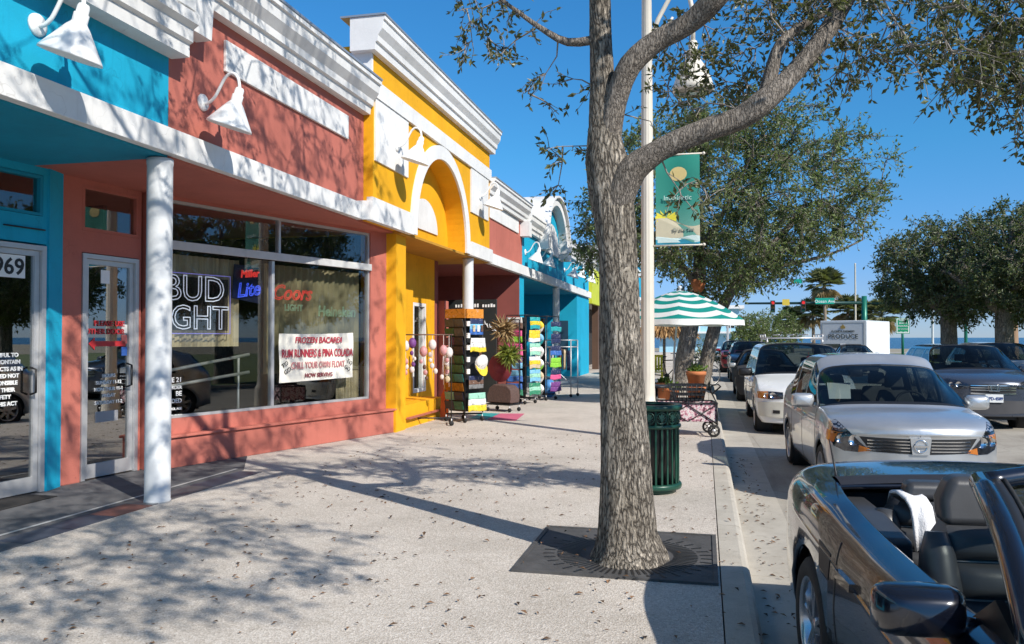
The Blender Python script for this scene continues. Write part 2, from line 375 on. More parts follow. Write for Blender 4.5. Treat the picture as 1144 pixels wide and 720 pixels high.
F0, L0, _, _ = wallframe((-5.55, -2), (-5.18, 7.3))
mb.add([(-9, -4, .004), (-5.30, -4, .004), (-5.30, 8.55, .004), (-5.9, 9.6, .004), (-9, 9.6, .004)], [(0, 1, 2, 3, 4)], M_TILE)
mb.add([(-5.44, -4, .008), (-5.40, -4, .008), (-5.40, 8.6, .008), (-5.44, 8.6, .008)], [(0, 1, 2, 3)], mat('pale_tile_trim', (.42, .42, .41), .6))
for k in range(26):                          # the border tiles along the pavement
    y0 = -4 + k * .48; c = [(.05, .06, .085), (.11, .11, .115), (.18, .07, .05)][(k * 7) % 5 % 3]
    mb.box(-5.30, -5.02, y0 + .004, y0 + .476, -.02, .006, mat('border_tile_%s' % ['navy', 'grey', 'brick'][(k * 7) % 5 % 3], c, .5, 0, .25, 6))
struct(mb.build('entry_paving'))
mb = MB(); mb.box(9.6, 9.8, -30, 88, -.3, -.02, M_KERB); struct(mb.build('far_kerb'))
mb = MB(); mb.box(9.8, 60, -30, 88, -.3, -.04, mat('park_turf', (.12, .15, .045), .95, 0, .35, .8, .6, 30)); struct(mb.build('lawn'))

# ---------------------------------------------------------------- shop row
def extr_y(mb, prof, y0, y1, m): mb.prism(prof, y0, y1, m, lambda a, b, c: (a, c, b))
def cornice_prof(X, z0, z1, out):
    h = z1 - z0
    return [(X, z0), (X + out * .38, z0), (X + out * .42, z0 + h * .22), (X + out * .55, z0 + h * .25), (X + out * .58, z0 + h * .42), (X + out * .85, z0 + h * .62),
            (X + out * .9, z0 + h * .86), (X + out, z0 + h * .88), (X + out, z1), (X - .3, z1), (X - .3, z0)]
M_FLASH = mat('metal_flashing', (.42, .44, .46), .4, .6, .1, 5)
# --- turquoise bar with street number
bT = thing('turquoise_bar_building', (-8, 3, 0), 'turquoise stuccoed bar front with house number door and shaded white pediment', 'building')
mb = MB(); mb.box(-14, -5.0, -9, 6.72, 3.34, 5.0, M_TURQ); mb.build('upper_wall', bT)
mb = MB(); mb.box(-5.02, -4.92, -9, 6.735, 3.32, 3.565, M_WHITE); bevel(mb.build('fascia', bT), .006)
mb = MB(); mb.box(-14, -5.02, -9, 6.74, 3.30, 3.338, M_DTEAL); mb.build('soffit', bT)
mb = MB()
extr_y(mb, [(-5.0, 4.26), (-4.80, 4.26), (-4.80, 4.38), (-4.76, 4.40), (-4.76, 4.52), (-4.70, 4.56), (-4.70, 4.66), (-5.0, 4.70)], 1.0, 6.76, M_WHITE)
mb.box(-5.0, -4.74, 6.5, 6.77, 4.705, 5.9, M_WHITE); mb.box(-5.0, -4.9, 1.0, 6.49, 4.705, 5.6, M_WHITE)
extr_y(mb, cornice_prof(-4.98, 5.5, 5.95, .34), -6, 6.82, M_WHITE); mb.build('pediment', bT)
P0, P1 = (-6.79, 4.31), (-6.54, 6.90)
FB, LB, _, _ = wallframe(P0, P1)
mb = MB(); panel(mb, FB, -3.5, LB, 0, 3.30, [(1.55, 2.59, 0, 2.52), (1.55, 2.55, 2.80, 3.22), (-2.5, 1.2, .5, 3.2)], -.12, 0, M_TURQ)
FP, LP, _, _ = wallframe((-6.53, 6.902), (-6.602, 7.158)); mb.box(0, LP, -.12, .012, 0, 3.30, M_TURQ, FP); mb.build('wall', bT)
M_DGLASS = glass('door_glass_film', (.55, .57, .56), .95, .26)
def door(root, F, s0, s1, z1, m, nm='door', lab=None):
    d = MB(); frame(d, F, s0, s1, .01, z1, .05, -.10, .015, M_ALU, 'lrt'); fr = d.build('door_frame', root)
    d = MB(); frame(d, F, s0 + .053, s1 - .053, .02, z1 - .053, .055, -.075, -.02, M_ALU, 'lrt'); d.box(s0 + .108, s1 - .108, -.075, -.02, .02, .17, M_ALU, F); dr = d.build(nm, root)
    d = MB(); d.box(s0 + .108, s1 - .108, -.052, -.044, .17, z1 - .108, M_DGLASS, F); d.build('door_glass', dr)
    d = MB(); sh = s1 - .14
    d.tube([F(sh, -.02, 1.0), F(sh, .05, 1.02), F(sh, .05, 1.25), F(sh, -.02, 1.27)], .012, M_BLACK, 8); d.build('handle', dr)
    return dr
dB = door(bT, FB, 1.555, 2.585, 2.50, M_ALU)
mb = MB(); mb.box(1.98, 2.385, -.044, -.038, 2.16, 2.385, M_WTXT, FB); mb.build('number_plate', dB)
def ftext(s, size, F, u, n, s_, d_, z_, m, nm, par, **k):
    return text(s, size, F(s_, d_, z_), (u.x, u.y, 0), (0, 0, 1), m, nm, par, **k)
_, _, uB, nB = wallframe(P0, P1)
ftext('969', .225, FB, uB, nB, 2.375, -.036, 2.195, M_KTXT, 'house_number', dB, align='RIGHT', bold=.004)
for k, ln in enumerate(['HARMFUL TO', 'MAY CONTAIN', 'PRODUCTS AS IN', 'ADVISED NOT', 'RESPONSIBLE', 'FOR THEIR', 'SAFETY', 'OF THIS ACT']):
    ftext(ln, .055, FB, uB, nB, 2.15, -.036, 1.38 - k * .068, M_WTXT, 'notice_lettering', dB, bold=.002)
def window(root, F, s0, s1, z0, z1, w, m, d0=-.1, d1=.0, gl=M_GLASS):
    d = MB(); frame(d, F, s0, s1, z0, z1, w, d0, d1, m); wn = d.build('window', root)
    d = MB(); d.box(s0 + w, s1 - w, (d0 + d1) / 2 - .004, (d0 + d1) / 2 + .004, z0 + w, z1 - w, gl, F); d.build('pane', wn); return wn
window(bT, FB, 1.555, 2.545, 2.805, 3.215, .03, M_DTEAL); window(bT, FB, -2.495, 1.195, .505, 3.195, .05, M_ALU)
mb = MB(); mb.tube([FB(2.1, .02, 2.66), FB(2.55, .03, 2.66)], .008, M_BMET, 6); mb.build('door_closer', bT)
# --- salmon bar with the slanting shop window
bS = thing('salmon_bar_building', (-8, 9, 0), 'salmon red bar with slanted neon sign window and long white panel above', 'building')
mb = MB(); mb.box(-14, -5.0, 6.725, 11.27, 3.34, 5.1, M_SALM); mb.build('upper_wall', bS)
mb = MB(); mb.box(-5.02, -4.92, 6.74, 11.05, 3.32, 3.565, M_WHITE); bevel(mb.build('fascia', bS), .006)
mb = MB(); mb.box(-14, -5.02, 6.742, 12.5, 3.30, 3.338, M_SALM); mb.build('soffit', bS)
mb = MB(); extr_y(mb, cornice_prof(-5.0, 4.93, 5.42, .30), 7.15, 11.26, M_WHITE); extr_y(mb, [(-5, 4.56), (-4.82, 4.56), (-4.80, 4.9), (-4.76, 5.3), (-5, 5.3)], 6.775, 7.145, M_WHITE)
mb.box(-5.3, -4.685, 7.10, 11.26, 5.422, 5.45, M_FLASH); mb.build('cornice', bS)
mb = MB(); mb.box(-5.0, -4.965, 7.62, 10.68, 4.42, 4.76, M_WHITE); bevel(mb.build('sign_panel', bS), .008)
DA, DB = (-6.31, 8.62), (-5.105, 12.66)
FD, LD_, uD, nD = wallframe(DA, DB)
W0, W1, MU = -.30, 3.68, 1.62
mb = MB(); panel(mb, FD, -.36, 4.32, 0, 3.30, [(W0, W1, .58, 3.26)], -.14, 0, M_SALM)
F2, L2, u2, n2 = wallframe((-6.606, 7.16), (-6.50, 8.265))
panel(mb, F2, 0, L2, 0, 3.30, [(.26, 1.07, 0, 2.50), (.26, 1.07, 2.74, 3.24)], -.12, 0, M_SALM); mb.build('wall', bS)
mb = MB(); mb.box(-.30, 4.15, .002, .13, 0, .36, M_SALM, FD); mb.box(-.32, 4.17, .002, .165, .362, .395, M_SALM, FD); bevel(mb.build('bulkhead_ledge', bS), .01)
mb = MB(); mb.box(W0, W1, -.02, .03, 2.65, 2.755, mat('pale_grey_frame', (.52, .52, .51), .6, 0, .1, 5), FD); bevel(mb.build('window_header', bS), .006)
wS = MB(); frame(wS, FD, W0 + .002, W1 - .002, .582, 3.258, .035, -.09, -.022, M_ALU)
wS.box(MU - .025, MU + .025, -.09, -.022, .617, 2.64, M_ALU, FD); wS.box(MU + .10, MU + .14, -.09, -.022, 2.76, 3.223, M_ALU, FD); wS = wS.build('window', bS)
for a, b, c, d in ((W0 + .037, MU - .025, .617, 2.64), (MU + .025, W1 - .037, .617, 2.64), (W0 + .037, MU + .10, 2.76, 3.223), (MU + .14, W1 - .037, 2.76, 3.223)):
    mb = MB(); mb.box(a, b, -.06, -.052, c, d, M_GLASS, FD); mb.build('pane', wS)
window(bS, F2, .262, 1.068, 2.742, 3.238, .035, M_SALM)
dS = door(bS, F2, .265, 1.065, 2.49, M_ALU)
for k, (tx, dz) in enumerate((('PLEASE USE', 0), ('OTHER DOOR', -.13))): ftext(tx, .085, F2, u2, n2, .90, -.036, 1.70 + dz * .7, M_RTXT, 'door_lettering', dS, align='RIGHT', bold=.002)
mb = MB(); mb.prism([(.40, 1.50), (.48, 1.57), (.48, 1.53), (.92, 1.53), (.92, 1.47), (.48, 1.47), (.48, 1.43)], -.044, -.038, M_RTXT, lambda a, b, c: F2(a, c, b)); mb.build('arrow_decal', dS)
for k, tx in enumerate(['HOURS', 'SUNDAY 11-12', 'MON-THUR 11-1', 'FRIDAY', 'SATURDAY 11-2']): ftext(tx, .055, F2, u2, n2, .68, -.036, 1.12 - k * .075, M_WTXT, 'hours_lettering', dS, bold=.001)
mb = MB(); mb.box(.50, .82, -.044, -.04, .62, .74, mat('grey_notice', (.33, .33, .34), .6), F2); mb.build('notice', dS)
for k, (z, c) in enumerate(((1.62, (.75, .72, .68)), (1.50, (.6, .16, .14)), (1.36, (.05, .15, .5)))):
    mb = MB(); mb.box(.865, .945, -.044, -.038, z, z + .10, mat('sticker_%s' % ['white', 'red', 'blue'][k], c, .5), F2); mb.build('sticker', dS)
mb = MB(); mb.box(.56, .68, -.044, -.038, 2.18, 2.33, M_WTXT, F2); mb.build('notice', dS)
# inside the bar: floor, dark walls, drapes, handrail
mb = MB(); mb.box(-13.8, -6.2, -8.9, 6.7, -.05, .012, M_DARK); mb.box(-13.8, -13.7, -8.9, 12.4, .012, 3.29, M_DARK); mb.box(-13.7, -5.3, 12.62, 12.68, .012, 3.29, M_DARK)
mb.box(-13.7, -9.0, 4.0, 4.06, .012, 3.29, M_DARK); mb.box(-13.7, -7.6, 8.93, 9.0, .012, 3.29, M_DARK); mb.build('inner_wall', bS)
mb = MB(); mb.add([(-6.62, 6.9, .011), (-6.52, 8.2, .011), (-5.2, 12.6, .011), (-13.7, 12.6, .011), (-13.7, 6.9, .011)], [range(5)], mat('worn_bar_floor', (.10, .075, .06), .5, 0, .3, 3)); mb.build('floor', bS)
mb = MB()
def wavy(s0, s1, z0, z1, d, amp=.03):
    P = []
    for z in (z0, (z0 + z1) / 2, z1):
        P.append([FD(s0 + (s1 - s0) * k / 120, d + amp * math.sin(k * .9) + amp * .6 * math.sin(k * .37 + 1), z) for k in range(121)])
    return P
mb.grid(wavy(-.28, 1.18, 1.45, 2.62, -.24, .02), M_TAN); mb.build('drape', bS, fix=False)
mb = MB(); mb.grid(wavy(1.66, 3.66, 1.05, 2.62, -.26, .02), mat('olive_drape', (.26, .22, .13), .9, 0, .3, 2)); mb.grid(wavy(3.15, 3.66, .6, 1.04, -.26, .02), M_TAN); mb.build('drape', bS, fix=False)
mb = MB(); mb.tube([FD(-.3, -.5, 1.10), FD(.35, -.5, 1.15), FD(1.58, -.45, 1.33)], .022, M_ALU, 8); mb.tube([FD(-.3, -.5, .88), FD(1.58, -.45, 1.08)], .022, M_ALU, 8)
mb.tube([FD(.12, -.5, 0), FD(.12, -.5, 1.13)], .018, M_ALU, 8); mb.tube([FD(1.4, -.46, 0), FD(1.4, -.46, 1.3)], .018, M_ALU, 8); mb.build('handrail', bS)
for k, (tx, sz) in enumerate((('BE 21', .085), ('ORDER', .06), ('BE', .085), ('CARDED', .075), ('ALCOHOL AGE', .04), ('ID ONLY', .04))):
    ftext(tx, sz, FD, uD, nD, .16, -.05, 1.02 - k * .085, M_WTXT, 'window_lettering', bS, align='RIGHT', bold=.001)
def neon_text(s, size, F, u, s_, d_, z_, m, nm, par, bev=.0065, shear=0., rot=0., align='CENTER'):
    cu = bpy.data.curves.new(nm, 'FONT'); cu.body = s; cu.size = size; cu.align_x = align; cu.fill_mode = 'NONE'; cu.bevel_depth = bev; cu.bevel_resolution = 1; cu.shear = shear; cu.resolution_u = 3
    t = bpy.data.objects.new(nm, cu); COL.objects.link(t); dg = bpy.context.evaluated_depsgraph_get(); me = bpy.data.meshes.new_from_object(t.evaluated_get(dg))
    bpy.data.objects.remove(t); bpy.data.curves.remove(cu)
    me.transform(Matrix.Rotation(rot, 4, 'Z')); o = Vector(F(s_, d_, z_)) - ORG[par.name]
    me.transform(Matrix(((u.x, 0, u.y, o.x), (u.y, 0, -u.x, o.y), (0, 1, 0, o.z), (0, 0, 0, 1)))); me.materials.clear(); me.materials.append(m)
    ob = bpy.data.objects.new(nm, me); COL.objects.link(ob); ob.parent = par; ORG[ob.name] = ORG[par.name]; return ob
N_WH = mat('white_neon', (.62, .64, .78), .4, 0, 0, emit=.6); N_BL = mat('blue_neon', (.05, .10, .75), .4, 0, 0, emit=.9); N_RD = mat('red_neon', (.9, .06, .05), .4, 0, 0, emit=.5)
N_GR = mat('pale_green_neon', (.35, .55, .38), .4, 0, 0, emit=.15); M_NAVY = mat('navy_backing', (.01, .014, .05), .5)
nb = tag(MB().build('neon_beer_sign', org=FD(.3, -.13, 1.6)), 'large neon beer sign with white outlined letters in the left window pane', 'neon sign', 'neon signs in the bar window')
mb = MB(); mb.box(-.34, .95, -.165, -.155, 1.66, 2.34, glass('smoked_acrylic', (.50, .50, .56), .3, .03), FD); mb.build('backing', nb)
mb = MB(); c = [FD(-.33, -.125, 1.62), FD(.96, -.125, 1.62), FD(.96, -.125, 2.38), FD(-.33, -.125, 2.38)]; mb.tube(c + [c[0]], .007, mat('violet_neon', (.25, .22, .7), .4, 0, 0, emit=.5), 6); mb.build('neon_border', nb)
neon_text('BUD', .46, FD, uD, .41, -.125, 2.04, N_WH, 'neon_lettering', nb); neon_text('LIGHT', .43, FD, uD, .33, -.125, 1.68, N_WH, 'neon_lettering', nb)
nl = tag(MB().build('neon_beer_sign', org=FD(1.28, -.13, 2.1)), 'blue and red neon beer sign hanging left of the window mullion', 'neon sign', 'neon signs in the bar window')
mb = MB(); mb.prism([(1.02, 2.10), (1.50, 2.04), (1.56, 2.30), (1.50, 2.55), (1.06, 2.56)], -.17, -.16, M_NAVY, lambda a, b, c: FD(a, c, b)); mb.build('backing', nl)
neon_text('Miller', .14, FD, uD, 1.30, -.13, 2.40, N_RD, 'neon_lettering', nl, .0055, .2, .10); neon_text('Lite', .27, FD, uD, 1.28, -.13, 2.14, N_BL, 'neon_lettering', nl, .0065, .3, .14)
nc = tag(MB().build('neon_beer_sign', org=FD(2.05, -.13, 2.0)), 'red script neon beer sign above the white banner', 'neon sign', 'neon signs in the bar window')
neon_text('Coors', .30, FD, uD, 2.08, -.13, 2.12, N_RD, 'neon_lettering', nc, .0055, .35, .02); neon_text('LIGHT', .13, FD, uD, 2.12, -.13, 1.96, N_GR, 'neon_lettering', nc, .003)
nh = tag(MB().build('neon_beer_sign', org=FD(3.05, -.13, 1.9)), 'pale green neon beer sign at the right of the window', 'neon sign', 'neon signs in the bar window')
neon_text('Heineken', .22, FD, uD, 3.04, -.13, 1.90, N_GR, 'neon_lettering', nh, .0035, .1)
# the cloth banner in the window
bn = thing('banner', FD(2.52, -.03, .95), 'white vinyl banner with red drink lettering taped in bar window', 'banner')
mb = MB(); P = []
for i in range(7):
    P.append([FD(1.75 + 1.55 * k / 20, -.035 + .010 * math.sin(k * .8 + i) + .005 * math.sin(k * 1.9), .925 + (.70 * i / 6) + .02 * (k / 20) - .012 * math.sin(math.pi * k / 20) * (i / 6)) for k in range(21)])
mb.grid(P, mat('banner_vinyl', (.78, .75, .66), .55, 0, .08, 3)); o = mb.build('sheet', bn, fix=False)
M_RB = mat('banner_red', (.45, .035, .06), .6, 0, .15, 6); M_RB2 = mat('banner_faded_red', (.55, .22, .22), .6, 0, .2, 6)
for tx, sz, z, m, sx in (('FROZEN BACARDI', .125, 1.49, M_RB, .95), ('RUM RUNNERS & PINA COLADA', .165, 1.285, M_RB, .62), ('CHILL YOUR OWN FLOAT', .135, 1.12, M_RB2, .70), ('NOW SERVING', .085, .985, mat('banner_maroon', (.22, .05, .06), .6), 1.0)):
    ftext(tx, sz, FD, uD, nD, 2.53, -.016, z, m, 'banner_lettering', bn, bold=.002, sx=sx, shear=.12 if sz == .125 else 0)
for s_, a in ((1.86, .5), (3.19, -.5)):
    for k, tx in enumerate(('TO', 'GO')):
        text(tx, .09, FD(s_ + (.05 if k else 0) * (1 if a > 0 else -1), -.016, 1.16 - k * .09), (uD.x * math.cos(a), uD.y * math.cos(a), math.sin(a)), (-uD.x * math.sin(a), -uD.y * math.sin(a), math.cos(a)), M_KTXT, 'banner_lettering', bn)
# --- yellow gift shop with the arched niche
bY = thing('yellow_arch_building', (-8, 14.6, 0), 'tall yellow shop front with white arched niche and moulded white cornice', 'building')
XF, XN = -4.85, -5.23; CY, AR = 14.6, 1.49
mb = MB(); mb.box(-5.4, XF, 11.275, CY - AR, 3.335, 6.0, M_YEL); mb.box(-5.4, XF, CY + AR, 18.05, 3.335, 6.0, M_YEL)
def az(y, r=AR): return 3.45 + math.sqrt(max(0, r * r - (y - CY) ** 2))
ys = [CY - AR * math.cos(math.pi * k / 40) for k in range(41)]
for a, b in zip(ys, ys[1:]): mb.prism([(a, az(a)), (b, az(b)), (b, 6.0), (a, 6.0)], -5.4, XF, M_YEL, lambda p, q, r: (r, p, q))
mb.box(-14, -5.4, 11.275, 18.05, 3.36, 5.5, M_YEL); mb.build('upper_wall', bY)
mb = MB(); mb.box(-5.395, XN, CY - AR - .1, CY + AR + .1, 3.345, 5.02, M_YEL); mb.build('niche_wall', bY)
mb = MB(); hr = [(CY - .77, 3.62)] + [(CY - .75 * math.cos(math.pi * k / 24), 3.62 + .60 * math.sin(math.pi * k / 24)) for k in range(25)]
mb.prism(hr[1:], XN, XN + .03, M_WHITE, lambda p, q, r: (r, p, q)); mb.build('half_round_panel', bY)
mb = MB(); RO = 1.745
for k in range(48):
    t0, t1 = math.pi * k / 48, math.pi * (k + 1) / 48
    p = lambda r, t: (CY - r * math.cos(t), 3.45 + r * math.sin(t))
    mb.prism([p(AR + .002, t0), p(RO, t0), p(RO, t1), p(AR + .002, t1)], XF, XF + .045, M_WHITE, lambda a, b, c: (c, a, b))
for sg in (-1, 1):
    y0, y1 = sorted((CY + sg * (AR + .002), CY + sg * RO)); mb.box(XF, XF + .045, y0, y1, 3.335, 3.45, M_WHITE)
mb.build('arch_trim', bY)
mb = MB(); mb.box(XF, XF + .05, 11.30, 18.05, 5.20, 5.46, M_WHITE); mb.build('white_band', bY)
for y0, y1 in ((11.32, 12.70), (16.46, 17.86)):
    mb = MB(); mb.box(XF, XF + .03, y0, y1, 4.25, 5.197, M_WHITE); mb.build('sign_panel', bY)
mb = MB(); pr = cornice_prof(XF, 5.86, 6.36, .26); extr_y(mb, pr, 11.1, 18.2, M_WHITE)
mb.prism([(-5.4, 5.5), (XF + .002, 5.5), (XF + .002, 5.88), (-5.4, 5.88)], 11.22, 11.274, M_WHITE, lambda a, b, c: (a, c, b)); mb.box(-5.3, XF + .275, 11.08, 18.22, 6.362, 6.39, M_FLASH); mb.build('cornice', bY)
mb = MB(); mb.box(XF - .02, XF + .075, CY + RO + .003, 18.08, 3.31, 3.60, M_WHITE); mb.build('fascia', bY)
mb = MB(); mb.box(XF - .02, XF + .075, 11.10, CY - RO - .003, 3.31, 3.66, M_WHITE)
mb.prism([(-4.92, 11.052), (XF + .075, 11.10), (-5.02, 11.10), (-5.02, 11.052)], 3.32, 3.6, M_WHITE, XY); mb.build('fascia', bY)
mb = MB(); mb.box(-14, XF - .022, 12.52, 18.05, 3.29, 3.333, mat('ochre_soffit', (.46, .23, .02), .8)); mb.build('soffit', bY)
mb = MB(); mb.box(-5.6, -4.97, 12.53, 12.98, 0, 3.288, M_YEL)
FY, LY, uY, nY = wallframe((-5.85, 12.98), (-5.85, 17.05)); panel(mb, FY, 0, LY, 0, 3.288, [(2.66, 3.46, .42, 2.30)], -.2, 0, M_YEL)
mb.box(-5.84, -5.02, 13.0, 15.2, 0, .40, M_YEL); mb.box(-5.84, -5.72, 14.9, 15.35, .4, 2.9, M_YEL); mb.build('wall', bY)
window(bY, FY, 2.665, 3.455, .425, 2.295, .07, M_WHITE, -.12, .02)
mb = MB(); mb.box(-5.0, -4.94, 13.1, 15.1, .16, .19, mat('red_painted_pipe', (.42, .13, .09), .5)); mb.build('foot_rail', bY)
# --- maroon fronted souvenir shop
bM = thing('maroon_souvenir_building', (-8, 20, 0), 'salmon and maroon souvenir shop between yellow arch and turquoise shop', 'building')
mb = MB(); mb.box(-14, -5.0, 18.055, 22.15, 3.345, 5.0, M_SALM); mb.build('upper_wall', bM)
mb = MB(); mb.box(-5.02, -4.88, 18.085, 22.15, 3.315, 3.57, M_WHITE); mb.build('fascia', bM)
mb = MB(); extr_y(mb, cornice_prof(-5.0, 4.82, 5.28, .30), 18.06, 22.2, M_WHITE); mb.box(-5.0, -4.74, 21.9, 22.25, 4.4, 4.815, M_WHITE); mb.box(-5.3, -4.685, 18.06, 22.22, 5.282, 5.31, M_FLASH); mb.build('cornice', bM)
mb = MB(); mb.box(-5.0, -4.965, 18.3, 21.6, 4.44, 4.80, M_WHITE); mb.build('sign_panel', bM)
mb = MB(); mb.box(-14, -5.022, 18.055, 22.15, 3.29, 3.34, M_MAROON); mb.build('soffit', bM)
FM, LM, uM, nM = wallframe((-7.6, 17.07), (-7.6, 22.15))
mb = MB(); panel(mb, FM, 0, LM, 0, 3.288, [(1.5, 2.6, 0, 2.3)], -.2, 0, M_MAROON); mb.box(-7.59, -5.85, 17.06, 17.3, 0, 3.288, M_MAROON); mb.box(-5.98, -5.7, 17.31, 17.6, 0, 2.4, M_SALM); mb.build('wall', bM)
dM = door(bM, FM, 1.5, 2.6, 2.28, M_ALU)
# --- far turquoise shop with arched pediment
bF = thing('turquoise_arch_building', (-8, 28, 0), 'bright turquoise shop with arched white pediment and five gooseneck lamps', 'building')
mb = MB(); mb.box(-14, -5.0, 22.155, 35.6, 3.345, 5.05, M_TURQ)
CF, RF = 26.4, 1.62
arc = [(CF - RF * math.cos(math.pi * k / 24), 4.72 + RF * .72 * math.sin(math.pi * k / 24)) for k in range(25)]
mb.prism(arc, -5.3, -4.99, M_TURQ, lambda p, q, r: (r, p, q)); mb.build('upper_wall', bF)
mb = MB()
for k in range(36):
    t0, t1 = math.pi * k / 36, math.pi * (k + 1) / 36; p = lambda r, t: (CF - r * math.cos(t), 4.74 + r * .74 * math.sin(t))
    mb.prism([p(RF, t0), p(RF + .34, t0), p(RF + .34, t1), p(RF, t1)], -6.4, -4.72, M_WHITE, lambda a, b, c: (c, a, b))
    mb.prism([p(RF + .34, t0), p(RF + .42, t0), p(RF + .42, t1), p(RF + .34, t1)], -6.45, -4.62, M_WHITE, lambda a, b, c: (c, a, b))
for y0, y1 in ((CF - RF - .45, CF - RF + .02), (CF + RF - .02, CF + RF + .75)): mb.box(-5.0, -4.66, y0, y1, 4.30, 4.74, M_WHITE)
mb.build('pediment', bF)
mb = MB(); hr = [(CF - 1.35 * math.cos(math.pi * k / 24), 4.35 + 1.0 * math.sin(math.pi * k / 24)) for k in range(25)]; mb.prism(hr, -4.99, -4.93, M_WHITE, lambda p, q, r: (r, p, q)); mb.build('half_round_panel', bF)
mb = MB(); extr_y(mb, cornice_prof(-5.0, 4.60, 5.10, .30), 22.26, CF - RF - .46, M_WHITE); mb.build('cornice', bF); mb = MB(); extr_y(mb, cornice_prof(-5.0, 4.60, 5.10, .30), CF + RF + .76, 35.6, M_WHITE)
mb.box(-5.3, -4.685, CF + RF + .76, 35.62, 5.102, 5.13, M_FLASH); mb.build('cornice', bF)
mb = MB(); mb.box(-5.02, -4.88, 22.153, 35.6, 3.315, 3.57, M_WHITE); mb.build('fascia', bF)
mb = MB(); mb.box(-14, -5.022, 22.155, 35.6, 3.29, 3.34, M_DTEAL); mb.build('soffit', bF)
FT, LT, uT, nT = wallframe((-7.6, 22.31), (-7.6, 32.0))
mb = MB(); panel(mb, FT, 0, LT, 0, 3.288, [(4.0, 5.0, 0, 2.2)], -.2, 0, M_TURQ); mb.box(-7.6, -4.98, 21.75, 22.30, 0, 3.288, M_TURQ); mb.box(-7.59, -4.985, 21.70, 21.748, 0, 3.288, M_MAROON); mb.box(-7.6, -4.98, 32.05, 35.5, 0, 3.288, M_TURQ); mb.build('wall', bF)
door(bF, FT, 4.0, 5.0, 2.18, M_ALU)
FE, LE, uE, nE = wallframe((-5.05, 32.05), (-5.95, 32.05)); FE2 = lambda s, d, z: (-5.95 + s, 32.05 - d, z)
mb = MB(); mb.box(.25, .62, .0, .03, .9, 2.25, mat('dark_shutter', (.012, .05, .09), .6), FE2); mb.build('shutter', bF)
# --- beyond
bG = thing('grey_shop_building', (-8, 44, 0), 'pale grey shop beyond the turquoise one with yellow green sign', 'building')
mb = MB(); mb.box(-14, -5.05, 35.7, 54, 3.2, 5.0, M_GREYB); mb.box(-14, -6.4, 35.7, 54, 0, 3.2, M_DARK); mb.build('wall', bG)
mb = MB(); mb.box(-14, -4.1, 38.0, 54, 5.55, 5.95, M_WHITE); mb.box(-14, -5.0, 36.5, 54, 5.0, 5.55, M_GREYB); mb.build('roof_slab', bG)
mb = MB(); mb.box(-5.05, -4.9, 36.0, 39.5, 3.1, 4.7, mat('lime_sign_panel', (.50, .55, .03), .6)); mb.box(-5.04, -4.88, 39.7, 53, 3.2, 3.6, M_WHITE); mb.build('sign_panel', bG)
for k in range(5):
    mb = MB(); mb.box(-5.4, -5.1, 36.0 + k * 3.6, 36.4 + k * 3.6, 0, 3.2, mat('brown_post', (.10, .055, .035), .7)); mb.build('post', bG)
bV = thing('far_turquoise_building', (-8, 64, 0), 'far turquoise building with white lower storey behind the trunk', 'building')
mb = MB(); mb.box(-16, -5.0, 55, 78, 4.6, 7.2, M_TURQ); mb.box(-16, -5.0, 55, 78, 0, 4.4, M_WHITE); mb.build('wall', bV)
mb = MB(); mb.box(-16, -4.8, 54.8, 78.2, 7.2, 7.5, M_WHITE); mb.box(-16, -4.7, 54.9, 78.1, 4.4, 4.6, M_WHITE); mb.build('cornice', bV)
for k in range(4):
    mb = MB(); mb.box(-5.0, -4.96, 57 + k * 5, 59.5 + k * 5, .9, 2.9, M_GLASS); mb.box(-5.02, -4.99, 56.9 + k * 5, 59.6 + k * 5, .8, 3.0, M_DARK); mb.build('window', bV)
bL = thing('pale_blue_house', (3.5, 88, 0), 'pale blue two storey house far down the street with white balcony', 'building')
def at(px, py, Y):
    """point on the line of sight at distance Y along the street (used for siting far things)"""
    a = (px - 572) / 900; b = (360 - py) / 900; F = math.cos(PITCH) - b * math.sin(PITCH); U = math.sin(PITCH) + b * math.cos(PITCH)
    dx = -math.sin(YAW) * F + math.cos(YAW) * a; dy = math.cos(YAW) * F + math.sin(YAW) * a; t = Y / dy
    return Vector((dx * t, Y, CAM_H + U * t))
xl, xr = at(790, 380, 88).x, at(826, 380, 88).x
mb = MB(); mb.box(xl - 5, xr, 88, 96, -.16, 4.6, mat('pale_blue_siding', (.33, .58, .72), .7, 0, .08, 1)); mb.build('wall', bL)
mb = MB(); mb.box(xl - 5.4, xr + .5, 87.4, 96.4, 4.6, 4.95, M_WHITE); mb.box(xl - 5, xr + .15, 86.9, 88, 2.0, 2.2, M_WHITE); mb.build('roof', bL)
for k in range(9):
    mb = MB(); x = xl - 4.9 + k * (xr - xl + 5) / 8; mb.box(x - .05, x + .05, 86.92, 87.02, 2.2, 3.1, M_WHITE); mb.build('baluster', bL)
for x in (xl + .5, xl + 2.0):
    mb = MB(); mb.box(x, x + .8, 87.95, 88.0, 2.6, 4.0, M_DARK); mb.build('window', bL)
# ---------------------------------------------------------------- columns
def column(x, y, lab):
    t = thing('column', (x, y, 0), lab, 'column', 'white round columns under the shop fascia')
    mb = MB(); mb.lathe([(0, 0), (.122, 0), (.122, .02), (.118, .03), (.117, 3.22), (.122, 3.24), (.122, 3.288), (0, 3.288)], M_WPOST, 32, lambda a, b, c: (x + a, y + b, c)); mb.build('shaft', t)
column(-5.10, 6.74, 'white round column beside the salmon bar door'); column(-4.98, 16.75, 'white round column beside the green souvenir rack'); column(-4.98, 27.4, 'white round column in front of the far turquoise shop')
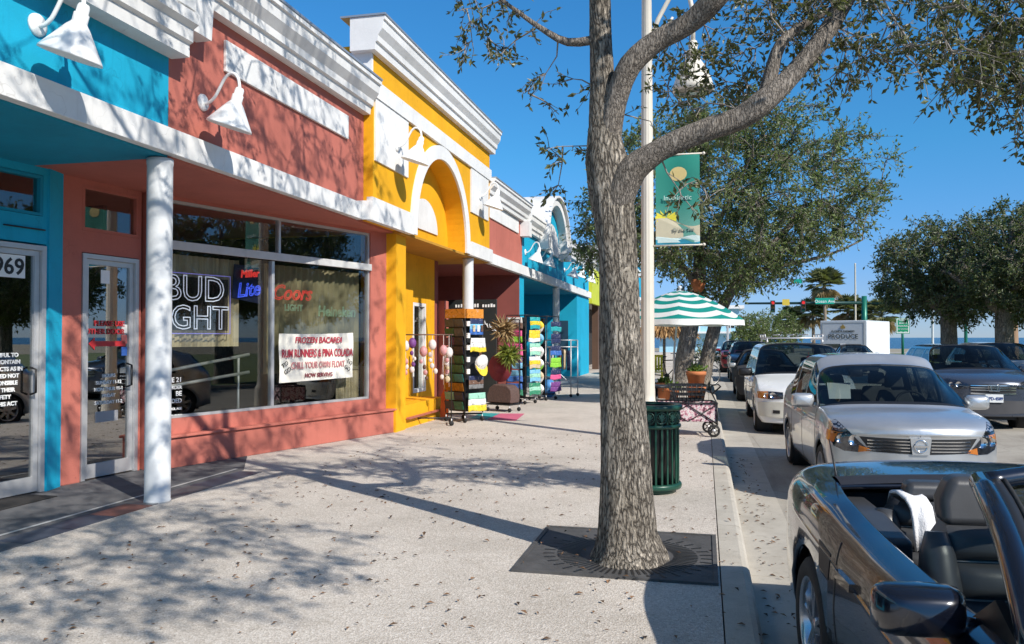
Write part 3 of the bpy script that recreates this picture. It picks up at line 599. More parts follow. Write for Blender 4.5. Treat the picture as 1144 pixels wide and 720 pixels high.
# ---------------------------------------------------------------- gooseneck wall lamps
def wall_lamp(X, y, z, lab, s=1.0):
    t = thing('wall_lamp', (X, y, z), lab, 'wall lamp', 'white gooseneck lamps on the shop fronts')
    Q = lambda a, b, c: (X + a * s, y + b * s, z + c * s)
    mb = MB(); mb.lathe([(0, .03), (.05, .03), (.085, .018), (.09, 0), (0, 0)], M_LAMPW, 20, lambda a, b, c: Q(c, a, b)); mb.build('wall_plate', t)
    pts = [(0.02, 0, -.01), (.07, 0, -.01), (.14, 0, .04), (.20, 0, .14), (.25, 0, .23), (.31, 0, .28), (.37, 0, .27), (.41, 0, .22), (.425, 0, .14), (.425, 0, .06)]
    cr = []
    for i in range(len(pts) - 1):
        for k in range(3): cr.append(Vector(pts[i]).lerp(Vector(pts[i + 1]), k / 3))
    cr.append(Vector(pts[-1])); cr = [cr[0]] + [(cr[i - 1] + cr[i] * 2 + cr[i + 1]) / 4 for i in range(1, len(cr) - 1)] + [cr[-1]]
    mb = MB(); mb.tube([Q(*p) for p in cr], .0165 * s, M_LAMPW, 10); mb.build('arm', t)
    ax = Vector((-.30, 0, -.95)).normalized(); bx = Vector((ax.z, 0, -ax.x)); o = Vector((.425, 0, .10))
    prof = [(.0, -.03), (.035, -.02), (.045, 0), (.045, .05), (.055, .055), (.055, .12), (.06, .13), (.085, .16), (.225, .375), (.23, .39), (.222, .388), (.08, .17), (.0, .14)]
    T = lambda a, b, c: Q(*(o + ax * c + bx * a + Vector((0, b, 0))))
    mb = MB(); mb.lathe(prof, M_LAMPW, 28, T); mb.build('shade', t)
wall_lamp(-5.0, 5.15, 3.98, 'sunlit white gooseneck lamp on the turquoise wall at the far left'); wall_lamp(-5.0, 7.26, 3.98, 'tree shaded white gooseneck lamp on the salmon wall')
wall_lamp(XF + .03, 12.16, 4.66, 'white gooseneck lamp left of the yellow arch'); wall_lamp(XF + .03, 17.1, 4.70, 'white gooseneck lamp right of the yellow arch')
for k, (y, z, l) in enumerate(((22.55, 4.02, 'white gooseneck lamp beside the left foot of the turquoise arch'), (24.5, 4.06, 'second lamp on the far turquoise front, under the arch'), (29.2, 4.05, 'white gooseneck lamp right of the turquoise arch, third of its row'), (31.2, 4.2, 'fourth lamp on the far turquoise front, right of the arch'), (34.0, 4.2, 'last white gooseneck lamp at the trunk side end of the turquoise front'))): wall_lamp(-5.0, y, z, l)
# ================================================================ TREES
def fast_mesh(name, V, Fq, m, parent, org, smooth=False):
    me = bpy.data.meshes.new(name); n = len(V); q = len(Fq)
    me.vertices.add(n); me.vertices.foreach_set('co', (np.asarray(V, dtype=np.float32) - np.asarray(org, dtype=np.float32)).ravel())
    k = Fq.shape[1]; me.loops.add(q * k); me.loops.foreach_set('vertex_index', np.asarray(Fq, dtype=np.int32).ravel())
    me.polygons.add(q); me.polygons.foreach_set('loop_start', np.arange(0, q * k, k, dtype=np.int32))
    me.polygons.foreach_set('use_smooth', np.full(q, smooth)); me.materials.append(m); me.update(calc_edges=True); me.validate()
    o = bpy.data.objects.new(name, me); COL.objects.link(o)
    if parent: o.parent = parent
    return o
def leaves_np(P, D, size, rs, wid=.42, hang=.0):
    """folded leaf blades: P base points, D directions"""
    n = len(P); L = size * rs.uniform(.65, 1.25, n)[:, None]
    D = D / np.linalg.norm(D, axis=1, keepdims=True)
    r = rs.normal(size=(n, 3)); S = np.cross(D, r); S /= np.linalg.norm(S, axis=1, keepdims=True) + 1e-9; N = np.cross(D, S)
    W = L * wid
    a = P; m_ = P + D * L * .5 - N * L * .06; t = P + D * L; l = P + D * L * .48 + S * W * .5 + N * L * .07; r_ = P + D * L * .48 - S * W * .5 + N * L * .07
    V = np.stack([a, l, m_, r_, t], 1).reshape(-1, 3); b = np.arange(n)[:, None] * 5
    F = np.concatenate([b + np.array([[0, 2, 1, 1]]), ], 0)
    tri = np.concatenate([b + np.array([[0, 2, 1]]), b + np.array([[0, 3, 2]]), b + np.array([[1, 2, 4]]), b + np.array([[2, 3, 4]])], 0)
    return V, tri
def resample(pl, step):
    out = [Vector(pl[0][:3])]; rad = [pl[0][3]]
    P = [Vector(p[:3]) for p in pl]; Rr = [p[3] for p in pl]
    for i in range(len(P) - 1):
        p0 = P[max(i - 1, 0)]; p1 = P[i]; p2 = P[i + 1]; p3 = P[min(i + 2, len(P) - 1)]
        n = max(2, int((p2 - p1).length / step))
        for k in range(1, n + 1):
            t = k / n
            q = .5 * ((2 * p1) + (p2 - p0) * t + (2 * p0 - 5 * p1 + 4 * p2 - p3) * t * t + (3 * p1 - p0 - 3 * p2 + p3) * t ** 3)
            out.append(q); rad.append(Rr[i] + (Rr[i + 1] - Rr[i]) * t)
    return out, rad
def limb_tube(mb, pl, step, m, n, wob, rs, knots=()):
    pts, rad = resample(pl, step); N = len(pts)
    base = len(mb.v); mb.tube(pts, rad, m, n, True)
    # lumpy outline
    for i in range(N):
        for k in range(n):
            j = base + i * n + k; v = Vector(mb.v[j]); c = pts[i]; d = v - c
            a = 2 * math.pi * k / n
            f = 1 + wob * (math.sin(a * 3 + i * .21) * .5 + math.sin(a * 5 - i * .33) * .3 + rs.uniform(-.35, .35))
            mb.v[j] = tuple(c + d * f)
    return pts, rad
M_SCAR = mat_bark('healed_bark', (.22, .19, .15), (.40, .36, .30), 3.0, .3)
def build_tree(name, base, label, group, limbs, clusters, leaf_m, bark, leaf=.06, per=26, spread=.22, seed=1, trunk_n=24, step=.12, wob=.05, twig_r=.006, trunk_idx=1, droop=.25, limb_bark=None, twig_mat=None, scars=()):
    rs = np.random.default_rng(seed); rr = random.Random(seed)
    T = thing(name, base, label, 'tree', group)
    nodes = []; nrad = []
    mbT = MB(); mbL = MB()
    for i, pl in enumerate(limbs):
        tgt = mbT if i < trunk_idx else mbL
        if i >= trunk_idx and scars: pl = [pl[0]] + [(p[0] + rr.uniform(-.02, .02), p[1] + rr.uniform(-.03, .03), p[2] + rr.uniform(-.018, .018), p[3] * rr.uniform(.90, 1.14)) for p in pl[1:]]
        pts, rad = limb_tube(tgt, pl, step, bark if i < trunk_idx else (limb_bark or bark), trunk_n if i < trunk_idx else max(8, trunk_n - 8), wob, rr)
        k0 = 0 if i >= trunk_idx else int(len(pts) * .45)
        for p, r in list(zip(pts, rad))[k0:]: nodes.append(p); nrad.append(r)
    mbT.build('trunk', T, fix=False)
    for (p_, n_, a_, b_) in scars:
        n_ = Vector(n_).normalized(); sx_ = n_.cross(Vector((0, 0, 1))).normalized(); sz_ = sx_.cross(n_); p_ = Vector(p_)
        mbS = MB(); mbS.lathe([(0, .002), (.5, .001), (.80, .0), (.95, .007), (1.1, .003), (1.3, -.03)], M_SCAR, 20, lambda x, y, z: tuple(p_ + sx_ * x * a_ + sz_ * y * b_ + n_ * z)); mbS.build('bark_scar', T)
    if mbL.v: mbL.build('branches', T, fix=False)
    C = np.array(clusters, dtype=float); NA = np.array([tuple(p) for p in nodes])
    d0 = np.array([np.min(np.sum((NA - c) ** 2, 1)) for c in C]) if len(C) else np.zeros(0)
    order = np.argsort(d0); allN = list(map(tuple, nodes)); buf = np.zeros((len(nodes) + len(C) * 7, 3)); cnt = len(nodes); buf[:cnt] = NA
    depth = np.zeros(len(buf)); segs = []; paths = []
    for ci in order:
        c = C[ci]; dd = np.sqrt(np.sum((buf[:cnt] - c) ** 2, 1)) + depth[:cnt] * .12; j = int(np.argmin(dd)); a = Vector(buf[j]); b = Vector(c); ln = (b - a).length
        if ln < .03: continue
        n = max(2, min(6, int(ln / .16))); pth = [a]; mid = Vector((rr.uniform(-1, 1), rr.uniform(-1, 1), rr.uniform(-.2, 1))) * ln * .14
        for k in range(1, n + 1):
            t = k / n; p = a.lerp(b, t) + mid * math.sin(math.pi * t) + Vector((rr.uniform(-1, 1), rr.uniform(-1, 1), rr.uniform(-1, 1))) * .02 * (t < 1)
            pth.append(p); buf[cnt] = p; depth[cnt] = depth[j] + ln * t; cnt += 1
        paths.append((pth, j, ln))
    mbW = MB()
    for pth, j, ln in paths:
        r0 = min(.03, twig_r * (1.0 + ln * 1.1)); n = len(pth)
        mbW.tube(pth, [r0 + (twig_r * .55 - r0) * k / (n - 1) for k in range(n)], twig_mat or limb_bark or bark, 5, False)
    Pl = []; Dl = []
    for pth, j, ln in paths:
        e = np.array(pth[-1]); tip = np.array(pth[-1]) - np.array(pth[-2]); tip = tip / (np.linalg.norm(tip) + 1e-6)
        n = int(per * rs.uniform(.4, 1.5)); ntw = max(2, n // 6)
        for q in range(ntw):
            dv = rs.normal(size=3) * .8 + tip * .8; dv[2] -= droop; dv /= np.linalg.norm(dv); ln2 = spread * rs.uniform(.4, 1.3)
            st = np.array(pth[-1 if rs.random() < .7 else -2]); en = st + dv * ln2
            mbW.tube([st, (st + en) / 2 + rs.normal(size=3) * .015, en], [twig_r * .6, twig_r * .45, twig_r * .25], twig_mat or limb_bark or bark, 4, False)
            k = max(2, n // ntw); ts = rs.uniform(.25, 1.05, k)
            for t in ts:
                Pl.append(st + dv * ln2 * t); Dl.append(dv * .55 + rs.normal(size=3) * .75 - np.array([0, 0, droop * .6]))
    mbW.build('twigs', T, fix=False)
    V, F = leaves_np(np.array(Pl), np.array(Dl), leaf, rs, wid=.46)
    fast_mesh('crown', V, F, leaf_m, T, base)
    return T
def ell(n, c, r, rs, lo=0., zmin=None):
    out = []
    while len(out) < n:
        p = rs.uniform(-1, 1, 3); d = np.linalg.norm(p)
        if d > 1 or d < lo: continue
        q = np.array(c) + p * np.array(r)
        if zmin is not None and q[2] < zmin: continue
        out.append(q)
    return out
# ---- the street oak in front
rs = np.random.default_rng(5)
LEAF1 = leafmat('oak_leaf', (.10, .108, .048), .28, .55, .42)
tx, ty = -.53, 5.75
trunk = [(tx - .0, ty, -.05, .31), (tx + .0, ty, .05, .262), (tx - .01, ty, .18, .212), (tx - .015, ty + .01, .5, .182), (tx - .03, ty + .02, 1.0, .164), (tx - .055, ty + .03, 1.6, .146), (tx - .075, ty + .04, 2.1, .136), (tx - .095, ty + .04, 2.4, .145), (tx - .125, ty + .05, 2.65, .158), (tx - .15, ty + .05, 2.85, .15),
         (tx - .17, ty + .04, 3.1, .108), (tx - .18, ty + .02, 3.45, .086), (tx - .19, ty, 3.8, .078), (tx - .20, ty - .05, 4.3, .072), (tx - .30, ty - .1, 5.2, .055), (tx - .2, ty - .2, 6.4, .035), (tx - .1, ty - .3, 7.6, .015)]
lim_r = [(tx - .10, ty + .03, 2.48, .12), (tx + .03, ty - .02, 2.72, .098), (tx + .22, ty - .05, 2.87, .083), (tx + .50, ty - .06, 2.99, .076), (tx + .74, ty - .05, 3.06, .072), (tx + .92, ty - .02, 3.15, .078), (tx + 1.10, ty + .04, 3.34, .068), (tx + 1.32, ty + .08, 3.62, .060), (tx + 1.52, ty + .1, 3.95, .052), (tx + 1.9, ty + .1, 4.6, .04), (tx + 2.3, ty + .0, 5.4, .025), (tx + 2.6, ty - .2, 6.2, .012)]
lim_u = [(tx - .15, ty + .04, 2.95, .095), (tx - .08, ty - .02, 3.26, .085), (tx + .04, ty - .06, 3.50, .076), (tx + .20, ty - .1, 3.64, .072), (tx + .42, ty - .14, 3.74, .074), (tx + .60, ty - .18, 3.82, .088), (tx + .68, ty - .22, 3.95, .078), (tx + .74, ty - .35, 4.3, .06), (tx + .9, ty - .8, 5.2, .042), (tx + 1.1, ty - 1.4, 6.3, .02)]
lim_s = [(tx + .93, ty + .0, 3.16, .058), (tx + .98, ty + .03, 3.40, .046), (tx + 1.03, ty + .06, 3.60, .038), (tx + 1.2, ty + .1, 3.75, .026), (tx + 1.5, ty + .2, 3.9, .016)]
lim_l = [(tx - .19, ty, 3.72, .035), (tx - .42, ty - .02, 3.72, .026), (tx - .62, ty - .05, 3.82, .02), (tx - .85, ty - .1, 3.98, .015), (tx - 1.3, ty - .2, 4.3, .01)]
lim_b = [(tx - .25, ty - .1, 4.8, .07), (tx - .9, ty - .5, 5.2, .05), (tx - 1.7, ty - 1.2, 5.5, .03), (tx - 2.3, ty - 1.8, 5.8, .015)]
lim_f = [(tx + .75, ty - .4, 4.4, .07), (tx + .9, ty - 1.4, 4.7, .05), (tx + .8, ty - 2.6, 4.9, .03), (tx + .6, ty - 3.6, 5.0, .015)]
lim_g = [(tx + .7, ty - 3.2, 5.0, .03), (tx + .9, ty - 4.2, 5.1, .025), (tx + 1.3, ty - 5.2, 5.2, .015)]
lim_w = [(tx + 1.6, ty + .1, 4.1, .05), (tx + 2.1, ty + .3, 4.25, .035), (tx + 2.7, ty + .5, 4.2, .022), (tx + 3.2, ty + .6, 4.0, .012)]
cl = []
cl += ell(760, (tx + .3, ty - .5, 7.2), (3.7, 3.8, 3.2), rs, .2, 4.35) + ell(300, (1.2, 1.2, 5.0), (1.9, 1.5, 1.1), rs)
cl += ell(16, (tx - 1.3, ty - 2.0, 4.7), (1.2, 1.4, .5), rs, 0, 4.3)
cl += ell(22, (tx + .6, ty - 3.0, 4.7), (1.6, 1.0, .6), rs, 0, 4.2)
cl += ell(10, (tx - .85, ty + .1, 3.92), (.62, .5, .28), rs)              # sprays left of the trunk
cl += ell(5, (tx - .50, ty + .1, 3.28), (.30, .3, .28), rs)
cl += ell(5, (tx - .42, ty + .3, 2.92), (.25, .3, .22), rs)
cl += ell(24, (tx + .42, ty + .5, 3.45), (.45, .5, .42), rs)              # round the lamp head
cl += ell(40, (tx + 1.05, ty + .45, 3.75), (.85, .6, .40), rs)
cl += ell(85, (tx + 2.0, ty + .5, 3.92), (1.05, .8, .5), rs)
cl += ell(64, (tx + 2.75, ty + .5, 3.72), (.70, .6, .5), rs)
cl += ell(30, (tx + 2.35, ty + .3, 3.42), (.60, .4, .34), rs)
cl += ell(34, (tx + 2.95, ty + .6, 3.30), (.60, .4, .38), rs)
cl += [(tx + .50, ty + .15, 2.68), (tx + .55, ty + .12, 2.56), (tx + .44, ty + .1, 2.50), (tx + .36, ty + .1, 2.62)]
build_tree('oak_tree', (tx, ty, 0), 'large rough barked oak rising from the iron grate on the pavement', None, [trunk, lim_r, lim_u, lim_s, lim_l, lim_b, lim_f, lim_w, lim_g], cl, LEAF1, M_BARK, leaf=.056, per=36, spread=.20, seed=21, trunk_n=40, step=.06, wob=.065, twig_r=.0058, limb_bark=M_BARK2, scars=[((tx + .004, ty - .072, 1.98), (.55, -.83, 0), .042, .075)], twig_mat=mat('grey_twig', (.27, .24, .21), .8, 0, .2, 8))
# ---- the pair of leaning oaks further down
rs = np.random.default_rng(9); LEAF2 = leafmat('far_oak_leaf', (.13, .165, .06), .28, .6, .5)
def img(px, py, Y): p = at(px, py, Y); return (p.x, p.y, p.z)
Y2 = 24.0
a0 = at(760, 435, 25.2); a1 = at(766, 380, 25.2); a2 = at(775, 330, 25.0)
bx = a0.x
tA = [(bx, 24.6, -.1, .34), (bx + .03, 24.6, .2, .29), (bx + .2, 24.6, 1.3, .26), (bx + .38, 24.7, 2.3, .24), (bx + .55, 24.8, 3.4, .20), (bx + .6, 24.9, 4.6, .15), (bx + .5, 25, 6.2, .08), (bx + .5, 25, 7.6, .03)]
tB = [(bx + .62, 24.9, -.1, .27), (bx + .68, 24.9, .3, .22), (bx + .9, 24.9, 1.4, .20), (bx + 1.2, 24.9, 2.4, .18), (bx + 1.8, 24.8, 3.4, .15), (bx + 2.8, 24.6, 4.4, .11), (bx + 3.6, 24.4, 5.4, .05)]
l1 = [(bx + .5, 24.8, 3.2, .13), (bx - .4, 24.4, 4.2, .10), (bx - 1.6, 24, 5.0, .06), (bx - 2.6, 23.8, 5.4, .03)]
l2 = [(bx + 1.9, 24.8, 3.5, .10), (bx + 3.0, 25, 3.7, .07), (bx + 4.3, 25, 4.0, .04), (bx + 5.2, 25, 4.4, .02)]
l3 = [(bx + .6, 24.9, 4.2, .10), (bx + 1.4, 24, 5.4, .07), (bx + 2, 23, 6.6, .03)]
cl = ell(340, (bx + 1.5, 24.6, 5.6), (4.6, 3.8, 3.0), rs, .45, 2.55) + ell(120, (bx + 2.4, 24.2, 4.2), (3.6, 3.0, 1.5), rs, 0, 2.5) + ell(60, (bx + 1.0, 24, 6.6), (2.6, 2.6, 1.6), rs) + ell(36, (bx - 2.0, 24, 4.6), (1.2, 1.2, 1.3), rs)
cl = [q for q in cl if q[2] > 2.55 + max(0, q[0] - bx - 1.5) * .62]
build_tree('oak_tree', (bx, 24.7, 0), 'leaning twin trunked oak behind the striped umbrella', None, [tA, tB, l1, l2, l3], cl, LEAF2, M_FARBARK, leaf=.115, per=120, spread=.55, seed=3, trunk_n=18, step=.25, wob=.06, twig_r=.010, trunk_idx=2)
# ---- dense oaks on the far side of the road
LEAF3 = leafmat('dense_oak_leaf', (.10, .125, .052), .25, .55, .5)
OAKS = []
def right_oak(px, Y, h, rx, zlo, lab, seed, n, dx=0., lean=.0):
    rs = np.random.default_rng(seed); p = at(px, 377, Y); x = p.x
    tr = [(x, Y, -.2, .42), (x + lean * .1, Y, .3, .34), (x + lean * .6, Y, 1.5, .30), (x + lean, Y, 2.6, .28), (x + lean + .2, Y, 3.6, .2), (x + lean + .3, Y, h - .8, .05)]
    ls = [[(x + lean, Y, 2.4, .2), (x + lean - 1.0, Y - .3, 3.2, .14), (x + lean - 1.9, Y - .4, 3.9, .05)], [(x + lean, Y, 2.4, .2), (x + lean + 1.2, Y, 3.2, .14), (x + lean + 2.1, Y + .2, 4.0, .05)], [(x + lean, Y, 2.7, .16), (x + lean + .3, Y - 1.0, 3.8, .1), (x + lean + .4, Y - 1.8, 4.5, .04)]]
    zc = (h + zlo) / 2; cl = ell(n, (x + dx, Y, zc), (rx, rx * .85, (h - zlo) / 2), rs, .5) + ell(n // 2, (x + dx, Y, zlo + (h - zlo) * .33), (rx * .95, rx * .8, (h - zlo) * .30), rs, .1)
    o_ = build_tree('oak_tree', (x, Y, -.1), lab, 'oaks across the road', [tr] + ls, cl, LEAF3, M_FARBARK, leaf=.14, per=110, spread=.52, seed=seed, trunk_n=14, step=.3, wob=.06, twig_r=.012); OAKS.append(o_)
right_oak(1060, 34, 6.2, 3.5, 2.15, 'dense dark round crowned oak behind the grey blue suv', 31, 270, .75)
right_oak(1122, 32, 6.6, 3.9, 2.1, 'dense dark oak at the right edge, in front of the sea', 32, 280, 1.7)
right_oak(1530, 17, 6.2, 3.4, 2.4, 'dark oak on the verge across the road, nearest to the convertible', 33, 170, 1.2)
for k, (x, y, src, l) in enumerate(((14.5, 9.0, 0, 'oak across the road that the bar window reflects, right of the parked cars'), (15.5, 1.0, 1, 'oak across the road level with the convertible'), (17.0, 22.0, 1, 'oak behind the one at the far right of the road'))):
    c = copy_tree(OAKS[src]); c.location = (x, y, -.1); c.rotation_euler.z = 1.3 * k + .7; c['label'] = l
# ---- palms by the sea
M_PALMT = mat('palm_trunk', (.24, .19, .14), .9, 0, .3, 6, .5, 14); M_PALM = leafmat('palm_leaf', (.135, .145, .065), .25, .4, .45)
M_PSKIRT = leafmat('dry_palm_leaf', (.26, .19, .09), .1, .4, .7)
def palm(px, Y, pyc, rc, lab, seed, skirt=True):
    rr = random.Random(seed); c = at(px, pyc, Y); T = thing('palm_tree', (c.x, Y, -.17), lab, 'palm', 'sabal palms by the beach')
    mb = MB(); mb.tube([(c.x + .1, Y, -.2), (c.x + .05, Y, c.z * .5), (c.x, Y, c.z)], [.22, .17, .16], M_PALMT, 12); mb.build('trunk', T)
    for nm, m, num, el0, el1 in (('crown', M_PALM, 46, -.35, 1.3), ('dead_fronds', M_PSKIRT, 12, -1.2, -.5)):
        mb = MB()
        for k in range(num):
            az_ = rr.uniform(0, 2 * math.pi); el_ = rr.uniform(el0, el1); d = Vector((math.cos(az_) * math.cos(el_), math.sin(az_) * math.cos(el_), math.sin(el_)))
            side = d.cross(Vector((0, 0, 1))).normalized(); up = side.cross(d); st = Vector((c.x, Y, c.z)); hub = st + d * rc * .45
            mb.tube([st, hub], .02, m, 4, False)
            for q in range(15):
                a = (q - 7) / 7 * 1.5; ln = rc * (.62 - .16 * abs(a) / 1.5) * rr.uniform(.85, 1.1); f = (d * math.cos(a) + side * math.sin(a)).normalized()
                tip = hub + f * ln + Vector((0, 0, -.2 * ln)) ; md = hub + f * ln * .55 + up * .03; wv = f.cross(up).normalized() * rc * .035
                mb.add([hub, md + wv, tip, md - wv], [(0, 1, 2), (0, 2, 3)], m)
        mb.build(nm, T, fix=False)
palm(921, 92, 318, 2.3, 'tallest sabal palm behind the street name sign', 1); palm(908, 94, 350, 2.1, 'short palm left of the produce trailer', 2); palm(947, 98, 347, 2.3, 'bushy palm right behind the produce trailer', 3)
palm(984, 96, 353, 2.4, 'palm with yellowish fronds right of the traffic mast', 4); palm(968, 104, 350, 1.9, 'palm directly behind the green traffic mast', 5); palm(884, 96, 357, 1.9, 'palm beside the broad green sea grape', 6)
# ---- sea grape clump at the crossing and shrubs
LEAF4 = leafmat('sea_grape_leaf', (.115, .15, .045), .25, .5, .4)
def bush(px, Y, rx, z0, z1, lab, seed, n, lm, cat='shrub', nm='shrub', lf=.22, group=None):
    rs = np.random.default_rng(seed); c = at(px, 377, Y); x = c.x
    st = [[(x + dx * .15, Y, -.2, .08), (x + dx * rx * .3, Y, z0 + (z1 - z0) * .4, .05), (x + dx * rx * .6, Y, z0 + (z1 - z0) * .75, .02)] for dx in (-1, 0, 1)]
    o = build_tree(nm, (x, Y, -.17), lab, group, st, ell(n, (x, Y, (z0 + z1) / 2), (rx, rx * .7, (z1 - z0) / 2), rs, .35), lm, M_FARBARK, leaf=lf, per=40, spread=.5, seed=seed, trunk_n=8, step=.4, twig_r=.012); o['category'] = cat
bush(858, 74, 3.0, .0, 4.1, 'broad light green sea grape left of the palms', 41, 170, LEAF4, 'tree', 'sea_grape_tree'); bush(838, 68, 1.9, .0, 3.4, 'small rounded green tree beside the pale blue house', 42, 90, LEAF4, 'tree', 'sea_grape_tree')
bush(788, 44, .7, .0, 1.5, 'low green shrub by the kerb near the bicycles', 43, 30, LEAF4, lf=.12)
# ================================================================ CARS
def pch(Y):
    """monotone cubic slopes for rows Y (n, ...) at unit spacing"""
    d = np.diff(Y, axis=0); m = np.zeros_like(Y); a, b = d[:-1], d[1:]
    with np.errstate(divide='ignore', invalid='ignore'): h = np.where(a * b > 0, 2 * a * b / (a + b), 0)
    m[1:-1] = np.nan_to_num(h); m[0] = d[0]; m[-1] = d[-1]; return m
def pch_eval(Y, tq):
    m = pch(Y); n = len(Y); out = []
    for t in tq:
        i = min(int(t), n - 2); s = t - i
        h00 = 2 * s ** 3 - 3 * s ** 2 + 1; h10 = s ** 3 - 2 * s ** 2 + s; h01 = -2 * s ** 3 + 3 * s ** 2; h11 = s ** 3 - s ** 2
        out.append(h00 * Y[i] + h10 * m[i] + h01 * Y[i + 1] + h11 * m[i + 1])
    return np.array(out)
def paint(name, col, metal=.0, rough=.32, coat=1.):
    if name in MATS: return MATS[name]
    m, t, b, L = nodes_of(name); v = ocoord(t)
    c = ramp(t, tnoise(t, v, 3, 4, .6), [(.3, tuple(x * .93 for x in col)), (.7, tuple(min(1, x * 1.05) for x in col))]); L.new(c, b.inputs['Base Color'])
    b.inputs['Metallic'].default_value = metal; b.inputs['Coat Weight'].default_value = coat; b.inputs['Coat Roughness'].default_value = .03
    r = ramp(t, tnoise(t, v, 2.2, 5, .65), [(.3, (rough * .8,) * 3), (.7, (rough * 1.25,) * 3)]); L.new(r, b.inputs['Roughness']); return m
CGLASS = glass('car_glass', (.40, .45, .44), .75, .03); LENS = glass('lamp_lens', (.9, .9, .92), .9, .05)
M_SEAT = mat('grey_upholstery', (.07, .07, .075), .85, 0, .2, 9); M_TRIM = mat('black_trim', (.014, .014, .015), .5, 0, .1, 5)
M_LINER = mat('dark_lining', (.03, .03, .032), .9, 0, .2, 4); M_AMBER = mat('amber_lens', (.62, .20, .03), .25, 0, .1, 5, coat=.6); M_SILV = mat('lamp_reflector', (.13, .135, .145), .16, .9, .6, 26)
M_RIM = mat('alloy_rim', (.46, .46, .47), .32, .8, .1, 7); M_PLATE = mat('white_plate', (.72, .74, .74), .45, 0, .05)
FR = [0, .05, .28, .5, .72, .95, 1]
class Car:
    """lofted shell: rings run front (-y) to rear, ten points from sill (0) over belt (4) and roof rail (6) to the roof centre (9)"""
    def __init__(s, root, rings, bow_f, bow_r, mpaint, arch, wsx=None, sides=(), ws=None, rw=None, opening=None, sub=None):
        s.root = root; Rg = np.array(rings, dtype=float); nR = len(Rg); s.y0 = Rg[:, :, 1].min(); s.y1 = Rg[:, :, 1].max()
        tq = []; s.t_of = []
        for i in range(nR - 1):
            L = np.abs(Rg[i + 1, 4, 1] - Rg[i, 4, 1]); fr = [0, .05, .25, .5, .75, .95] if (i == ws or i == rw or i in sides) else [k / max(3, int(L / .07)) for k in range(max(3, int(L / .07)))]
            tq += [i + f for f in fr]
        tq.append(nR - 1); tq = np.array(tq)
        lin = set([ws, rw]) - {None}
        rows = pch_eval(Rg, tq)
        for k, t in enumerate(tq):
            i = min(int(t), nR - 2)
            if i in lin: rows[k] = Rg[i] + (Rg[i + 1] - Rg[i]) * (t - i); 
            if i in lin:
                f = t - i; rows[k, 4:, 1] -= .10 * f * (1 - f) * 0; rows[k, 7:, 2] += .16 * f * (1 - f); rows[k, 7:, 1] -= .0
        cq = []
        for j in range(9): cq += [j + f for f in (FR[:-1] if 3 <= j <= 8 else (0, .25, .5, .75))]
        cq.append(9); cq = np.array(cq)
        half = pch_eval(np.swapaxes(rows, 0, 1), cq)            # (cols, rows, 3)
        half = np.swapaxes(half, 0, 1)
        L = half.copy(); Rr = half[:, :-1][:, ::-1].copy(); Rr[..., 0] *= -1
        G = np.concatenate([L, Rr], 1)                          # left side is +x first
        cfull = np.concatenate([cq, cq[:-1][::-1]])
        W = np.abs(G[..., 0]).max(); s.W = W
        def bow(P):
            ax = np.clip(np.abs(P[..., 0]) / W, 0, 1); f = np.clip(1 - (P[..., 1] - s.y0) / 1.0, 0, 1) ** 1.5; r = np.clip(1 - (s.y1 - P[..., 1]) / .8, 0, 1) ** 1.5
            P[..., 1] += bow_f * ax ** 2.6 * f - bow_r * ax ** 2.6 * r; return P
        nr, ncx = G.shape[:2]; caps = []
        ns = len(cq); cx = np.linspace(-1, 1, 19)
        front = np.array([[half[0, i] * np.array([-c, 1, 1]) for c in cx] for i in range(ns)]); rear = np.array([[half[-1, i] * np.array([-c, 1, 1]) for c in cx] for i in range(ns)])
        G = bow(G); front = bow(front); rear = bow(rear)
        V = np.concatenate([G.reshape(-1, 3), front.reshape(-1, 3), rear.reshape(-1, 3)]); s.body_mats = [mpaint, M_TRIM, M_LINER]
        faces = []; mi = []; gl = {'windshield': [], 'rear_window': []}
        for sd in sides: gl[('side', sd)] = []
        for i in range(nr - 1):
            ti = (tq[i] + tq[i + 1]) / 2; it = int(ti); ft = ti - it
            for j in range(ncx - 1):
                cj = (cfull[j] + cfull[j + 1]) / 2; q = (i * ncx + j, i * ncx + j + 1, (i + 1) * ncx + j + 1, (i + 1) * ncx + j); key = None; edge = False
                if it == ws and cj > 4: key = 'windshield'; edge = ft < .05 or ft > .95 or cj < 4.05
                elif it == rw and cj > 6: key = 'rear_window'; edge = ft < .05 or ft > .95 or cj < 6.05
                elif it in sides and 4 < cj < 6: key = ('side', it); edge = ft < .05 or ft > .95 or cj < 4.05 or cj > 5.95
                if opening and opening[0] <= ti < opening[1] and cj > opening[2]: continue
                if key and not edge: gl[key].append(q)
                else: faces.append(q); mi.append(1 if key else 0)
        o1 = nr * ncx; o2 = o1 + ns * 19
        for i in range(ns - 1):
            for j in range(18):
                faces.append((o1 + i * 19 + j, o1 + i * 19 + j + 1, o1 + (i + 1) * 19 + j + 1, o1 + (i + 1) * 19 + j)); mi.append(0)
                faces.append((o2 + i * 19 + j, o2 + (i + 1) * 19 + j, o2 + (i + 1) * 19 + j + 1, o2 + i * 19 + j + 1)); mi.append(0)
        # wheel arches: drop faces inside the circle and pull the cut edge onto it
        s.arch = arch
        for (yc, zc, rad) in arch:
            ins = lambda v: (v[1] - yc) ** 2 + (v[2] - zc) ** 2 < rad ** 2
            keep = []; km = []; drop = set()
            for f, m in zip(faces, mi):
                c = np.mean([V[k] for k in f], 0)
                if abs(c[0]) > W * .55 and ins(c): drop.update(f)
                else: keep.append(f); km.append(m)
            used = set(k for f in keep for k in f)
            for k in drop & used:
                d = np.array([V[k][1] - yc, V[k][2] - zc]); n = np.linalg.norm(d)
                if n > 1e-6 and abs(n - rad) < .12: V[k][1] = yc + d[0] / n * rad; V[k][2] = zc + d[1] / n * rad
            faces, mi = keep, km
